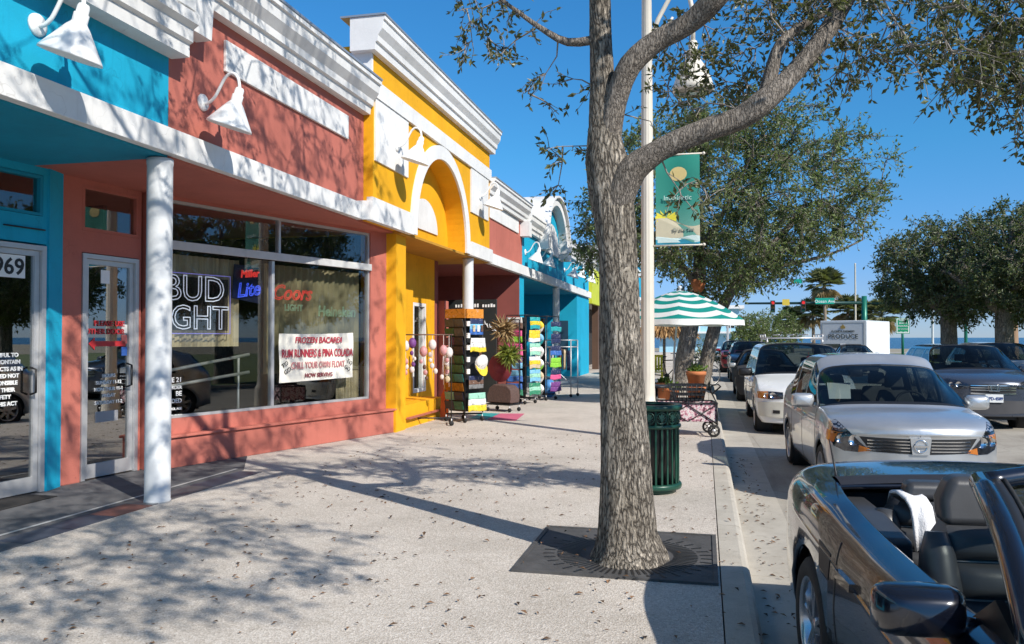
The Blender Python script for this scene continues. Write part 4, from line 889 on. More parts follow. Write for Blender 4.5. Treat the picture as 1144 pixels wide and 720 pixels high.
        s.V = V; s.bvh = BVHTree.FromPolygons([tuple(v) for v in V], faces)
        me = bpy.data.meshes.new('body'); me.from_pydata([tuple(v) for v in V], [], faces)
        for m in s.body_mats: me.materials.append(m)
        me.polygons.foreach_set('material_index', mi); me.polygons.foreach_set('use_smooth', [True] * len(faces))
        bm = bmesh.new(); bm.from_mesh(me); bmesh.ops.remove_doubles(bm, verts=bm.verts, dist=.0008); bmesh.ops.delete(bm, geom=[v for v in bm.verts if not v.link_faces], context='VERTS'); bmesh.ops.recalc_face_normals(bm, faces=bm.faces); bm.to_mesh(me); bm.free()
        s.body = bpy.data.objects.new('body', me); COL.objects.link(s.body); s.body.parent = root
        so = s.body.modifiers.new('skin', 'SOLIDIFY'); so.thickness = .022; so.offset = -1; so.material_offset = 2; so.material_offset_rim = 0
        for k, fs in gl.items():
            if not fs: continue
            for grp in ([fs] if k in ('windshield', 'rear_window') else [[f for f in fs if V[f[0]][0] > 0], [f for f in fs if V[f[0]][0] < 0]]):
                ids = sorted(set(i for f in grp for i in f)); mp = {a: b for b, a in enumerate(ids)}
                me = bpy.data.meshes.new('window'); me.from_pydata([tuple(V[i]) for i in ids], [], [tuple(mp[i] for i in f) for f in grp]); me.materials.append(CGLASS)
                me.polygons.foreach_set('use_smooth', [True] * len(grp)); nm = k if isinstance(k, str) else 'side_window'
                o = bpy.data.objects.new(nm, me); COL.objects.link(o); o.parent = root
    def hit(s, o, d):
        h = s.bvh.ray_cast(Vector(o), Vector(d)); return h[0], h[1]
    def front(s, x, z): return s.hit((x, -3, z), (0, 1, 0))
    def side(s, y, z, sg): return s.hit((sg * 3, y, z), (-sg, 0, 0))
    def patch(s, mb, top, bot, m, off=.008, cast='front', n=14, rows=5, th=.02):
        """skin laid on the shell between two outlines given as (x,z) seen from the front or (y,z) seen from the side"""
        def lerp(pl, t):
            t = t * (len(pl) - 1); i = min(int(t), len(pl) - 2); f = t - i; return (pl[i][0] + (pl[i + 1][0] - pl[i][0]) * f, pl[i][1] + (pl[i + 1][1] - pl[i][1]) * f)
        P = []
        for r in range(rows + 1):
            row = []
            for k in range(n + 1):
                a = lerp(top, k / n); b = lerp(bot, k / n); u = a[0] + (b[0] - a[0]) * r / rows; z = a[1] + (b[1] - a[1]) * r / rows
                h, nn = s.front(u, z) if cast == 'front' else s.side(u, z, cast)
                d = Vector((0, -1, 0)) if cast == 'front' else Vector((cast, 0, 0))
                if h is None:
                    row.append(row[-1] if row else None); continue
                row.append(h + d * off)
            P.append(row)
        flat = [p for r in P for p in r if p is not None]
        if not flat: return
        for r in P:
            last = next((p for p in r if p is not None), flat[0])
            for k in range(len(r)):
                if r[k] is None: r[k] = last
                last = r[k]
        d = Vector((0, 1, 0)) if cast == 'front' else Vector((-cast, 0, 0))
        mb.grid(P, m); B = [[p + d * th for p in r] for r in P]
        for e in ([P[0], B[0]], [B[-1], P[-1]], [[r[0] for r in B], [r[0] for r in P]], [[r[-1] for r in P], [r[-1] for r in B]]): mb.grid(e, m, False)
    def line(s, pts, m, rad=.005, cast=1, off=.0, name=None, mb=None):
        P = []
        for (u, z) in pts:
            h, n = s.side(u, z, cast) if cast in (1, -1) else s.front(u, z)
            if h is not None: P.append(h + (Vector((cast, 0, 0)) if cast in (1, -1) else Vector((0, -1, 0))) * off)
        if len(P) > 1: mb.tube(P, rad, m, 5)
def dens(pts, n=10):
    out = []
    for a, b in zip(pts, pts[1:]): out += [(a[0] + (b[0] - a[0]) * k / n, a[1] + (b[1] - a[1]) * k / n) for k in range(n)]
    return out + [pts[-1]]
def wheel(root, x, y, z, r, wdt, sg, spokes=5, rimm=None, face=None):
    X = lambda a, b, c: (x + sg * c, y + a, z + b)
    t = MB(); t.lathe([(r * .68, -wdt * .5), (r * .90, -wdt * .5), (r * .975, -wdt * .42), (r, -wdt * .25), (r, wdt * .25), (r * .975, wdt * .42), (r * .90, wdt * .5), (r * .70, wdt * .48), (r * .66, wdt * .42)], M_RUB, 40, X)
    for q in range(3): t.lathe([(r * 1.001, -wdt * .2 + q * wdt * .2), (r * 1.003, -wdt * .17 + q * wdt * .2), (r * 1.001, -wdt * .14 + q * wdt * .2)], M_TRIM, 40, X)
    wo = t.build('wheel', root, local=True)
    rimm = rimm or M_RIM; t = MB()
    t.lathe([(r * .70, wdt * .48), (r * .66, wdt * .47), (r * .63, wdt * .40), (r * .60, wdt * .1), (r * .58, -wdt * .3)], rimm, 40, X)
    t.lathe([(0, -.02), (r * .60, -.02)], M_TRIM, 24, X)
    t.lathe([(0, wdt * .40), (r * .14, wdt * .40), (r * .16, wdt * .36), (r * .16, 0)], rimm, 16, X)
    for k in range(spokes):
        a = 2 * math.pi * k / spokes + .3; c, s_ = math.cos(a), math.sin(a); w0, w1 = r * .11, r * .085
        if face == 'split':
            for da in (-.16, .16):
                a2 = a + da; c2, s2 = math.cos(a2), math.sin(a2); pr = [(r * .10, -w0 * .3), (r * .64, -w1 * .42), (r * .64, w1 * .42), (r * .10, w0 * .3)]
                t.prism([(p * c2 - q * s2, p * s2 + q * c2) for p, q in pr], wdt * .26, wdt * .40, rimm, X)
        else:
            pr = [(r * .10, -w0), (r * .64, -w1), (r * .64, w1), (r * .10, w0)]; t.prism([(p * c - q * s_, p * s_ + q * c) for p, q in pr], wdt * .24, wdt * .39, rimm, X)
    t.build('rim', wo, local=True)
def well(root, x, y, z, r, W):
    for sg in (-1, 1):
        t = MB(); t.lathe([(r, .02), (r, .30), (0, .30)], M_LINER, 24, lambda a, b, c: (sg * (W - .03 - c), y + a, z + b)); t.build('wheel_well', root, local=True)
def mirror(car, x, y, z, sg, m, sx=.20, sy=.13, sz=.14):
    t = MB(); n, k = 16, 10; P = []
    for i in range(k + 1):
        a = math.pi * i / k; row = []
        for j in range(n):
            b = 2 * math.pi * j / n; cx, sx_ = abs(math.cos(b)) ** .45 * math.copysign(1, math.cos(b)), abs(math.sin(b)) ** .45 * math.copysign(1, math.sin(b)); s1 = math.sin(a) ** .55
            row.append((x + sg * (sx * .5 * cx * s1), y - sy * .5 * math.cos(a) * (1.2 if i < k / 2 else .45), z + sz * .5 * sx_ * s1))
        P.append(row + [row[0]])
    t.grid(P, m); o = t.build('mirror', car.root, local=True); t = MB(); t.tube([(x - sg * sx * .35, y, z - sz * .25), (x - sg * (sx * .35 + .16), y + .04, z - sz * .45)], .026, m, 8); t.build('mirror_arm', o, local=True)
def seats(root, ys, w, zseat, ztop, hr=True, m=None):
    m = m or M_SEAT
    for y in ys:
        for sx in (-1, 1):
            t = MB(); x = sx * w
            prof = [(x - .24, zseat), (x + .24, zseat), (x + .22, ztop - .12), (x + .17, ztop), (x - .17, ztop), (x - .22, ztop - .12)]
            t.prism(prof, 0, .12, m, lambda a, b, c: (a, y + c + (b - zseat) * .30, b)); t.box(x - .24, x + .24, y - .5, y + .1, zseat - .12, zseat + .02, m)
            if hr: t.prism([(x - .12, ztop + .03), (x + .12, ztop + .03), (x + .10, ztop + .19), (x - .10, ztop + .19)], 0, .09, m, lambda a, b, c: (a, y + c + (b - zseat) * .28, b))
            bevel(t.build('seat', root, local=True), .03, 3)
def dash(root, y, z, w, right=1):
    t = MB(); t.prism([(y - .45, z - .35), (y - .45, z - .02), (y - .1, z + .02), (y + .15, z - .05), (y + .2, z - .35)], -w, w, M_TRIM, lambda a, b, c: (c, a, b)); t.build('dashboard', root, local=True)
    t = MB(); c = Vector((right * .36, y + .32, z + .0)); pts = [c + Vector((.185 * math.cos(a), .07 * math.sin(a), .17 * math.sin(a))) for a in [2 * math.pi * k / 24 for k in range(25)]]
    t.tube(pts, .014, M_TRIM, 8, False); t.tube([c, c + Vector((0, -.25, -.05))], .03, M_TRIM, 8); t.build('steering_wheel', root, local=True)
def hoodring(y, w, zs, z4, zc, d=0., und=.2, low=.33, mid=.52, xh=.93, fl=.5):
    x4 = w * xh; zz = lambda f: z4 + (zc - z4) * f
    return [(w - .10, y, und), (w - .03, y, low), (w, y, mid), (w - .015, y, zs), (x4, y + d * .2, z4), (x4 * .90, y + d * .3, zz(.30)), (x4 * .74, y + d * .5, zz(.58)), (x4 * .52, y + d * .7, zz(.82)), (x4 * .26, y + d * .92, zz(.96)), (0, y + d, zc)]
def cabring(yb, yt, w, zb, zr, xr, dy9=0., zs=.80, xb=.955, crown=.035, und=.2, low=.33, mid=.54):
    xB = w * xb; ym = lambda f: yb + (yt - yb) * f; X = lambda f: xB + (xr - xB) * f; Z = lambda f: zb + (zr - .07 - zb) * f
    return [(w - .09, yb, und), (w - .02, yb, low), (w, yb, mid), (w - .005, yb, zs), (xB, yb, zb), (X(.5) + .02, ym(.5), Z(.5)), (X(.94), ym(.95), Z(1)), (xr * .88, ym(1) + dy9 * .12, zr - .012), (xr * .5, ym(1) + dy9 * .7, zr + crown * .7), (0, ym(1) + dy9, zr + crown)]
def wsring(yb, yc, w, zb, zc, xc, und=.2, low=.33, mid=.54, zs=.80, xb=.955):
    """base of the windscreen: belt corner to centre of the cowl"""
    xB = w * xb
    return [(w - .09, yb, und), (w - .02, yb, low), (w, yb, mid), (w - .005, yb, zs), (xB, yb - .02, zb - .005)] + [(xB * f, yb - .02 + (yc - yb) * g, zb + (zc - zb) * g) for f, g in ((.93, .25), (.78, .6), (.56, .85), (.28, .97), (0, 1))]
def closed_car(name, spec, label, loc, mp, rz=0, s=.955):
    T = thing(name, loc, label, 'car', 'cars parked along the kerb' if loc[0] < 3 else None, rz, s)
    z = spec; w = z['w']; zb = z['zb']; zr = z['zr']; xr = z['xr']; yA = z['yA']; yH = z['yH']; L = z['L']; zc = z['zc']; kw = dict(und=z.get('und', .2), low=z.get('low', .33), mid=z.get('mid', .54), zs=z.get('zs', .80))
    hz = z['hood']           # (y, z4, zc) hood stations from the nose
    rg = []
    for (y, ww, zs_, z4, zc_, d) in hz: rg.append(hoodring(y, ww, zs_, z4, zc_, d, kw['und'], kw['low'], kw['mid']))
    rg.append(wsring(yA, yA - z.get('cowl', .14), w, zb, zc, w, **kw)); ws = len(rg) - 1
    ct = z.get('header', .10)
    rg.append(cabring(yA + .02, yH, w, zb, zr, xr, -ct, **kw))
    rg.append(cabring(yA + .12, yH + .07, w, zb, zr, xr, -ct * .7, **kw)); sides = []
    for (a, b, gap) in z['doors']:                # side glass spans (belt y / roof y), gap = pillar
        if a is None: continue
        sides.append(len(rg) - 1); zr_ = zr + z.get('zb2', 0) * (1 if b < 3.0 else .6); rg.append(cabring(a, b, w, zb, zr_, xr, 0, **kw)); rg.append(cabring(a + gap, b + gap, w, zb, zr_, xr, 0, **kw))
    rw = None
    for (yb, yt, zr_, xr_) in z['tail']: rg.append(cabring(yb, yt, w, zb + .02, zr_, xr_, z.get('tb', .06), **kw))
    if z.get('rwin'): rw = len(rg) - 1
    for (y, ww, zs_, z4, zc_, d) in z['deck']: rg.append(hoodring(y, ww, zs_, z4, zc_, d, kw['und'] + .06, kw['low'] + .05, kw['mid']))
    r = z['r']; arch = [(z['ax'][0], r, r * 1.16), (z['ax'][1], r, r * 1.16)]
    c = Car(T, rg, z.get('bf', .28), z.get('br', .16), mp, arch, sides=sides, ws=ws, rw=rw)
    for y in z['ax']:
        well(T, 0, y, r, r * 1.13, w)
        for sg in (1, -1): wheel(T, sg * (w - .11), y, r, r, .20, sg, z.get('spk', 7), z.get('rimm'))
    t = MB(); t.box(-w + .13, w - .13, .6, L - .4, .16, .22, M_TRIM); t.box(-w + .12, w - .12, yA + .1, L - .3, .30, .33, M_LINER); t.build('floor_pan', T, local=True)
    seats(T, [yH + .45] + ([yH + 1.35] if L > 3.6 else []), .36, .55, zb + .12); dash(T, yA + .28, zb - .02, w - .16)
    for sg in (1, -1):
        for yy in z['seams']: t = MB(); c.line(dens([(yy, .30), (yy - .01, .55), (yy, zb - .02)]), M_TRIM, .0045, sg, -.001, mb=t); t.build('door_seam', T, local=True)
    for sg in (1, -1):
        for (a, h) in z['handles']:
            t = MB(); c.patch(t, [(a, h), (a + .18, h + .005)], [(a, h - .03), (a + .18, h - .025)], z.get('hm', mp), .022, sg, 6, 2, .03); t.build('door_handle', T, local=True)
        mirror(c, sg * (w + z.get('mx', .08)), yA + z.get('my', .20), zb + z.get('mz', .05), sg, z.get('mm', mp), *z.get('msz', (.22, .12, .15)))
    t = MB()
    for a in (-.05, .45):
        hs = []
        for k in range(8):
            h, n = c.hit((-.62 + a + .55 * k / 7 + .05, yA - .4 + .0 * k, 3), (0, .0, -1)) if False else c.front(-.55 + a + .62 * k / 7, zc + .03 + .018 * k)
            if h: hs.append(h + Vector((0, -.02, .01)))
        if len(hs) > 1: t.tube(hs, .008, M_TRIM, 5)
    if t.v: t.build('wiper', T, local=True)
    return T, c
def glass_lamp(c, top, bot, ambers=(), name='headlight', off=.006, bowl=True):
    for sg in (1, -1):
        f = lambda pl: [(sg * x, z) for x, z in pl]
        t = MB(); c.patch(t, f(top), f(bot), M_SILV, off - .003, n=16, rows=6, th=.012)
        xs = [p[0] for p in top + bot]; zs = [p[1] for p in top + bot]
        o = t.build(name, c.root, local=True)
        if bowl:
            cx, cz = sum(xs) / len(xs), sum(zs) / len(zs)
            h, n = c.front(sg * cx, cz)
            if h:
                for dx, rr_ in ((-.05, .055), (.07, .045)):
                    h2, n = c.front(sg * (cx + dx), cz)
                    if h2: t = MB(); t.lathe([(rr_, -.006), (rr_ * .8, .004), (rr_ * .3, .010), (0, .010)], M_CHROME, 16, lambda a, b, q: (h2.x + a, h2.y - .014 + q, h2.z + b)); t.build('lamp_bowl', o, local=True)
        for (at_, ab_) in ambers: t = MB(); c.patch(t, f(at_), f(ab_), M_AMBER, off + .003, n=6, rows=3, th=.012); t.build('turn_lamp', o, local=True)
        t = MB(); c.patch(t, f(top), f(bot), LENS, off + .01, n=16, rows=6, th=.004); t.build('lens', o, local=True)
def part_patch(c, name, top, bot, m, off=.006, n=14, rows=4, th=.02, parent=None, cast='front'):
    t = MB(); c.patch(t, top, bot, m, off, cast, n, rows, th); return t.build(name, parent or c.root, local=True) if t.v else None
def slats(c, parent, rows_, x0, x1, m, h=.012, off=.016, curve=0.):
    for z in rows_: part_patch(c, 'grille_bar', [(x0, z + h), ((x0 + x1) / 2, z + h + curve), (x1, z + h)], [(x0, z), ((x0 + x1) / 2, z + curve), (x1, z)], m, off, 12, 1, .02, parent)
RZ = -.15
# ---- silver hatchback
SILVER = paint('silver_paint', (.56, .57, .575), .65, .34)
hatch = dict(w=.845, L=4.25, zb=1.0, zr=1.445, xr=.655, yA=1.12, yH=1.84, zc=1.06, cowl=.20, header=.13, r=.305, ax=(.86, 3.42), bf=.34, br=.2, zs=.82,
             hood=[(.10, .80, .66, .775, .805, -.02), (.15, .83, .74, .845, .875, -.05), (.36, .842, .80, .925, .955, -.06), (.70, .845, .82, .965, 1.01, -.08), (.92, .845, .82, .985, 1.035, -.10)],
             zb2=.12, doors=[(2.06, 2.08, .07), (2.86, 2.86, .07), (3.30, 3.22, .06)], tail=[(3.66, 3.50, 1.45, .60), (3.92, 3.74, 1.40, .57)], deck=[(4.18, .82, .82, .98, 1.0, .0), (4.25, .80, .7, .80, .82, .0)], rwin=True,
             seams=(1.16, 2.10, 2.98), handles=((1.82, .86), (2.66, .87)), spk=7, mx=.10, my=.22, mz=.06, msz=(.26, .14, .17))
T, c = closed_car('silver_hatchback', hatch, 'silver hatchback with paper behind its windscreen, nearest car behind the convertible', (2.03, 8.42, RZ), SILVER, R(2.2))
glass_lamp(c, [(.50, .665), (.58, .745), (.67, .845), (.74, .925), (.80, .90)], [(.455, .635), (.57, .61), (.69, .61), (.78, .65), (.825, .74)], [([(.475, .66), (.56, .68)], [(.455, .635), (.57, .612)])])
for sg in (1, -1):
    t = MB(); c.patch(t, [(.30, .80), (.50, .82)], [(.34, .69), (.52, .71)], M_AMBER, .005, sg, 5, 3, .012); t.build('side_marker', T, local=True)
gr = part_patch(c, 'grille', [(-.56, .775), (0, .768), (.56, .775)], [(-.46, .628), (0, .612), (.46, .628)], M_TRIM, .004, 20, 4)
for sg in (1, -1): slats(c, gr, (.640, .672, .704, .738), sg * .10, sg * .49, M_CHROME, .010, .012)
cp = part_patch(c, 'grille_centre', [(-.10, .778), (.10, .778)], [(-.08, .612), (.08, .612)], SILVER, .022, 4, 3, .03, gr)
h, n = c.front(0, .70); t = MB(); t.lathe([(.052, 0), (.062, .008), (.066, .0)], M_CHROME, 24, lambda a, b, q: (h.x + a, h.y - .028 - q, h.z + b)); t.box(-.07, .07, h.y - .042, h.y - .030, .691, .709, M_CHROME); t.build('emblem', gr, local=True)
part_patch(c, 'lower_intake', [(-.44, .45), (0, .46), (.44, .45)], [(-.36, .30), (0, .29), (.36, .30)], M_TRIM, .004, 18, 4)
for sg in (1, -1): part_patch(c, 'fog_lamp', [(sg * .56, .40), (sg * .68, .40)], [(sg * .56, .31), (sg * .68, .31)], M_TRIM, .004, 6, 3)
t = MB(); t.add([(-.60, 1.60, 1.06), (-.34, 1.66, 1.06), (-.30, 1.90, 1.24), (-.58, 1.86, 1.24)], [(0, 1, 2, 3)], mat('white_paper', (.75, .76, .78), .8)); o = t.build('paper_sheet', T, local=True)
t = MB(); c.line(dens([(.95, .78), (2.0, .80), (3.9, .83)]), SILVER, .01, 1, -.006, mb=t); t.build('side_crease', T, local=True); t = MB(); c.line(dens([(.95, .78), (2.0, .80), (3.9, .83)]), SILVER, .01, -1, -.006, mb=t); t.build('side_crease', T, local=True)
for sg in (-1, 1):
    t = MB(); c.line([(x * .01, z * .01) for x, z in [(k, 75 + (k - 30) * .5) for k in range(16, 31, 2)]], M_TRIM, .003, 0, -.001, mb=t) if False else None
# ---- white minivan
WHITEP = paint('white_paint', (.74, .75, .74), 0., .3)
van = dict(w=.925, L=4.85, zb=1.05, zr=1.66, xr=.70, yA=1.25, yH=2.05, zc=1.10, cowl=.22, header=.12, r=.315, ax=(.92, 3.80), bf=.30, br=.14, zs=.85, und=.22, low=.35, mid=.58,
           hood=[(.10, .86, .62, .72, .75, 0), (.18, .90, .70, .80, .83, -.05), (.5, .92, .80, .92, .95, -.06), (.95, .925, .85, 1.02, 1.06, -.1)],
           doors=[(2.36, 2.38, .07), (3.40, 3.36, .08), (4.35, 4.25, .08)], tail=[(4.68, 4.56, 1.62, .66)], deck=[(4.82, .90, .85, 1.05, 1.07, 0), (4.85, .88, .7, .8, .82, 0)], rwin=True,
           seams=(1.3, 2.42, 3.5), handles=((2.15, .90), (3.2, .90)), mm=M_BLACK, mx=.12, my=.28, mz=.06, msz=(.28, .14, .17), spk=5)
T, c = closed_car('white_minivan', van, 'white minivan with silver roof rack and black mirrors', (1.76, 14.75, RZ), WHITEP)
glass_lamp(c, [(.44, .79), (.60, .80), (.74, .80), (.88, .79)], [(.44, .67), (.60, .655), (.74, .66), (.90, .67)], [([(.70, .80), (.88, .79)], [(.70, .66), (.90, .67)])])
gr = part_patch(c, 'grille', [(-.40, .76), (0, .77), (.40, .76)], [(-.38, .69), (0, .68), (.38, .69)], M_TRIM, .004, 14, 3); slats(c, gr, (.70, .735), -.38, .38, WHITEP)
bp = part_patch(c, 'bumper', [(-.88, .60), (0, .62), (.88, .60)], [(-.86, .34), (0, .30), (.86, .34)], mat('aged_white_bumper', (.60, .58, .50), .5, 0, .1, 5), .03, 24, 5, .05)
part_patch(c, 'lower_intake', [(-.30, .45), (.30, .45)], [(-.30, .37), (.30, .37)], M_TRIM, .036, 10, 2, .02, bp)
for sg in (1, -1): part_patch(c, 'tow_slot', [(sg * .50, .46), (sg * .62, .46)], [(sg * .50, .40), (sg * .62, .40)], M_TRIM, .036, 4, 2, .02, bp)
t = MB()
for x in (-.55, .55): t.tube([(x, 2.4, 1.71), (x, 2.5, 1.77), (x, 4.1, 1.77), (x, 4.2, 1.71)], .02, M_ALU, 8)
for y in (2.6, 2.9, 3.2, 3.5, 3.8, 4.05): t.tube([(-.58, y, 1.79), (.58, y, 1.79)], .016, M_ALU, 6)
for x in (-.58, -.3, 0, .3, .58): t.tube([(x, 2.6, 1.86), (x, 4.05, 1.86)], .014, M_ALU, 6)
for x in (-.58, .58):
    for y in (2.6, 3.3, 4.05): t.tube([(x, y, 1.78), (x, y, 1.86)], .014, M_ALU, 6)
t.build('roof_rack', T, local=True)
t = MB(); t.tube([(.22, 1.96, 1.50), (.22, 1.97, 1.42)], .004, M_RTXT, 5); t.box(.19, .25, 1.96, 1.99, 1.22, 1.42, M_RTXT); t.build('mirror_charm', T, local=True)
# ---- grey blue suv in the traffic lane
GBLUE = paint('grey_blue_paint', (.07, .082, .11), .5, .3)
suv = dict(w=.905, L=4.5, zb=1.10, zr=1.62, xr=.66, yA=1.20, yH=1.92, zc=1.15, cowl=.20, header=.12, r=.345, ax=(.88, 3.50), bf=.32, br=.18, zs=.88, und=.26, low=.40, mid=.62,
           hood=[(.10, .85, .74, .84, .87, 0), (.18, .885, .80, .92, .945, -.05), (.5, .90, .86, 1.02, 1.05, -.06), (.92, .905, .88, 1.08, 1.12, -.1)],
           doors=[(2.20, 2.22, .08), (3.10, 3.10, .08), (3.75, 3.55, .08)], tail=[(4.10, 3.95, 1.58, .62)], deck=[(4.42, .88, .86, 1.08, 1.10, 0), (4.5, .86, .7, .8, .82, 0)], rwin=True,
           seams=(1.25, 2.25, 3.2), handles=((2.0, .95), (2.9, .96)), mx=.10, my=.25, mz=.05, msz=(.25, .14, .16), spk=5)
T, c = closed_car('grey_blue_suv', suv, 'dark grey blue suv with chrome grille driving in the road lane', (5.22, 16.55, RZ), GBLUE)
glass_lamp(c, [(.42, .885), (.60, .96), (.74, .985), (.85, .955)], [(.42, .80), (.58, .79), (.72, .80), (.86, .83)])
gr = part_patch(c, 'grille', [(-.42, .885), (0, .90), (.42, .885)], [(-.38, .70), (0, .67), (.38, .70)], M_TRIM, .004, 16, 4)
slats(c, gr, (.855, .81, .765), -.40, .40, M_CHROME, .016, .014); slats(c, gr, (.695,), -.40, .40, M_CHROME, .03, .014, -.02)
h, n = c.front(0, .82); t = MB()
for dx in (-.05, .05): t.prism([(dx - .012, .775), (dx + .012, .775), (dx + .02 * (1 if dx > 0 else -1) + .012, .865), (dx + .02 * (1 if dx > 0 else -1) - .012, .865)], h.y - .035, h.y - .02, M_CHROME, lambda a, b, q: (a, q, b))
t.box(-.05, .05, h.y - .034, h.y - .021, .81, .83, M_CHROME); fr = [(-.09, .76), (.09, .76), (.105, .88), (-.105, .88), (-.09, .76)]; t.tube([(a, h.y - .027, b) for a, b in fr], .006, M_CHROME, 6); t.build('emblem', gr, local=True)
part_patch(c, 'front_bumper_trim', [(-.80, .56), (0, .58), (.80, .56)], [(-.74, .34), (0, .30), (.74, .34)], mat('grey_plastic', (.05, .05, .055), .6, 0, .1, 8), .006, 22, 5)
h, n = c.front(0, .60); t = MB(); t.box(-.155, .155, h.y - .035, h.y - .02, .54, .695, M_PLATE); pl = t.build('licence_plate', T, local=True)
text('GPD-4589', .085, (0, h.y - .037, .585), (1, 0, 0), (0, 0, 1), mat('plate_blue', (.03, .06, .22), .5), 'plate_lettering', pl, local=True, sx=.8, bold=.002)
# ---- smaller cars further off
def far_car(name, spec, label, loc, mp, lamps=True, rz=0, **k):
    T, c = closed_car(name, {**spec, **k}, label, loc, mp, rz)
    if lamps:
        glass_lamp(c, [(.50, .78), (.66, .82), (.80, .81)], [(.48, .68), (.66, .67), (.82, .69)], bowl=False)
        gr = part_patch(c, 'grille', [(-.40, .78), (.40, .78)], [(-.36, .62), (.36, .62)], M_TRIM, .004, 12, 3); slats(c, gr, (.66, .72), -.38, .38, M_CHROME, .014)
    part_patch(c, 'bumper_trim', [(-.78, .46), (.78, .46)], [(-.72, .30), (.72, .30)], M_TRIM, .006, 16, 3)
    return T, c
sedan = dict(w=.86, L=4.5, zb=.93, zr=1.40, xr=.56, yA=1.35, yH=2.15, zc=.98, cowl=.18, header=.1, r=.31, ax=(.9, 3.55), bf=.3, br=.2, zs=.76,
             hood=[(.1, .80, .60, .68, .70, 0), (.2, .84, .66, .75, .78, -.05), (.7, .86, .74, .86, .90, -.06), (1.1, .86, .76, .91, .95, -.1)],
             doors=[(2.40, 2.40, .08), (3.15, 3.05, .08)], tail=[(3.45, 3.20, 1.37, .54)], deck=[(3.95, .86, .80, .98, 1.0, .05), (4.42, .84, .80, .95, .97, .0), (4.5, .82, .7, .78, .8, 0)], rwin=True, seams=(1.4, 2.45, 3.2), handles=((2.2, .84), (3.0, .85)))
far_car('grey_sedan', sedan, 'pale grey sedan tucked behind the white minivan', (1.66, 22.2, RZ), paint('pale_grey_paint', (.42, .43, .42), .4, .35))
far_car('dark_suv', suv, 'near black suv with chrome grille between grey sedan and red suv', (1.80, 31.8, RZ), paint('near_black_paint', (.012, .016, .028), .2, .25))
far_car('red_suv', suv, 'dark red suv, last of the cars parked along the kerb', (1.62, 40.5, RZ), paint('dark_red_paint', (.22, .012, .022), .2, .28))
T, c = far_car('white_suv', suv, 'white suv half out of frame behind the grey blue suv', (8.15, 23.6, RZ), paint('pearl_white_paint', (.66, .67, .66), .1, .3))
T, c = far_car('blue_car', sedan, 'dark blue car just in front of the produce trailer', (7.1, 40.0, RZ), paint('deep_blue_paint', (.02, .05, .16), .3, .3))
# ---- black convertible in the foreground
BLK = paint('midnight_paint', (.006, .008, .016), .25, .22); M_LEA = mat('black_leather', (.045, .047, .052), .38, 0, .2, 5, .08, 350); M_STITCH = mat('pale_stitching', (.30, .30, .30), .7)
T = thing('convertible', (1.70, .66, RZ), 'open black convertible with black leather seats parked nearest the camera', 'car', 'cars parked along the kerb', R(5), .955)
w_ = .96
def cvr(y, w, zs, z4, z5, zc, x4=.93, x5=.82, und=.2):
    return [(w - .10, y, und), (w - .02, y, .34), (w, y, .56), (w - .012, y, zs), (w * x4, y, z4), (w * x5, y, z5), (w * .62, y, z5 + (zc - z5) * .5), (w * .42, y, z5 + (zc - z5) * .8), (w * .2, y, z5 + (zc - z5) * .95), (0, y, zc)]
rg = [cvr(.06, .86, .60, .68, .71, .74), cvr(.16, .91, .66, .74, .77, .80), cvr(.6, .95, .76, .83, .86, .91), cvr(1.2, .955, .80, .88, .91, .98), cvr(1.62, .95, .82, .915, .95, 1.0),
      cvr(1.76, .95, .82, .92, .955, .99), cvr(2.3, .95, .80, .925, .945, .96), cvr(2.9, .95, .80, .935, .955, .96), cvr(3.25, .955, .82, .955, .975, .98), cvr(3.6, .962, .86, .99, 1.015, 1.02), cvr(3.86, .962, .88, 1.01, 1.035, 1.05, .92, .80),
      cvr(4.02, .96, .88, 1.015, 1.045, 1.06, .91, .80), cvr(4.4, .94, .88, 1.015, 1.045, 1.065, .90, .78), cvr(4.66, .92, .88, 1.00, 1.035, 1.06, .90, .78), cvr(4.72, .90, .84, .95, .975, .99, .9, .78), cvr(4.76, .87, .72, .80, .81, .82)]
c = Car(T, rg, .42, .22, BLK, [(.98, .345, .395), (3.74, .345, .40)], opening=(5, 10, 5.0))
for y in (.98, 3.74):
    well(T, 0, y, .345, .385, .95)
    for sg in (1, -1): wheel(T, sg * .83, y, .345, .345, .25, sg, 5, mat('bright_machined_rim', (.58, .58, .60), .25, .9, .1, 7), 'split')
t = MB(); t.box(-.85, .85, .7, 4.3, .16, .22, M_TRIM); t.box(-.84, .84, 1.6, 3.95, .30, .34, M_LINER); t.box(-.86, .86, 3.98, 4.02, .34, .98, M_LINER); t.box(-.86, .86, 1.50, 1.54, .34, .93, M_LINER); t.build('floor_pan', T, local=True)
for sg in (-1, 1):
    t = MB(); t.prism([(1.76, .40), (3.2, .40), (3.2, .90), (1.76, .90)], .74, .80, M_LEA, lambda a, b, q: (sg * q, a, b)); t.prism([(1.9, .66), (2.9, .66), (2.9, .74), (1.9, .72)], .66, .74, M_LEA, lambda a, b, q: (sg * q, a, b)); bevel(t.build('door_panel', T, local=True), .02)
    t = MB(); t.prism([(3.2, .40), (3.95, .40), (3.95, .97), (3.55, .96), (3.2, .92)], .62, .80, M_LEA, lambda a, b, q: (sg * q, a, b)); bevel(t.build('quarter_trim', T, local=True), .03, 3)
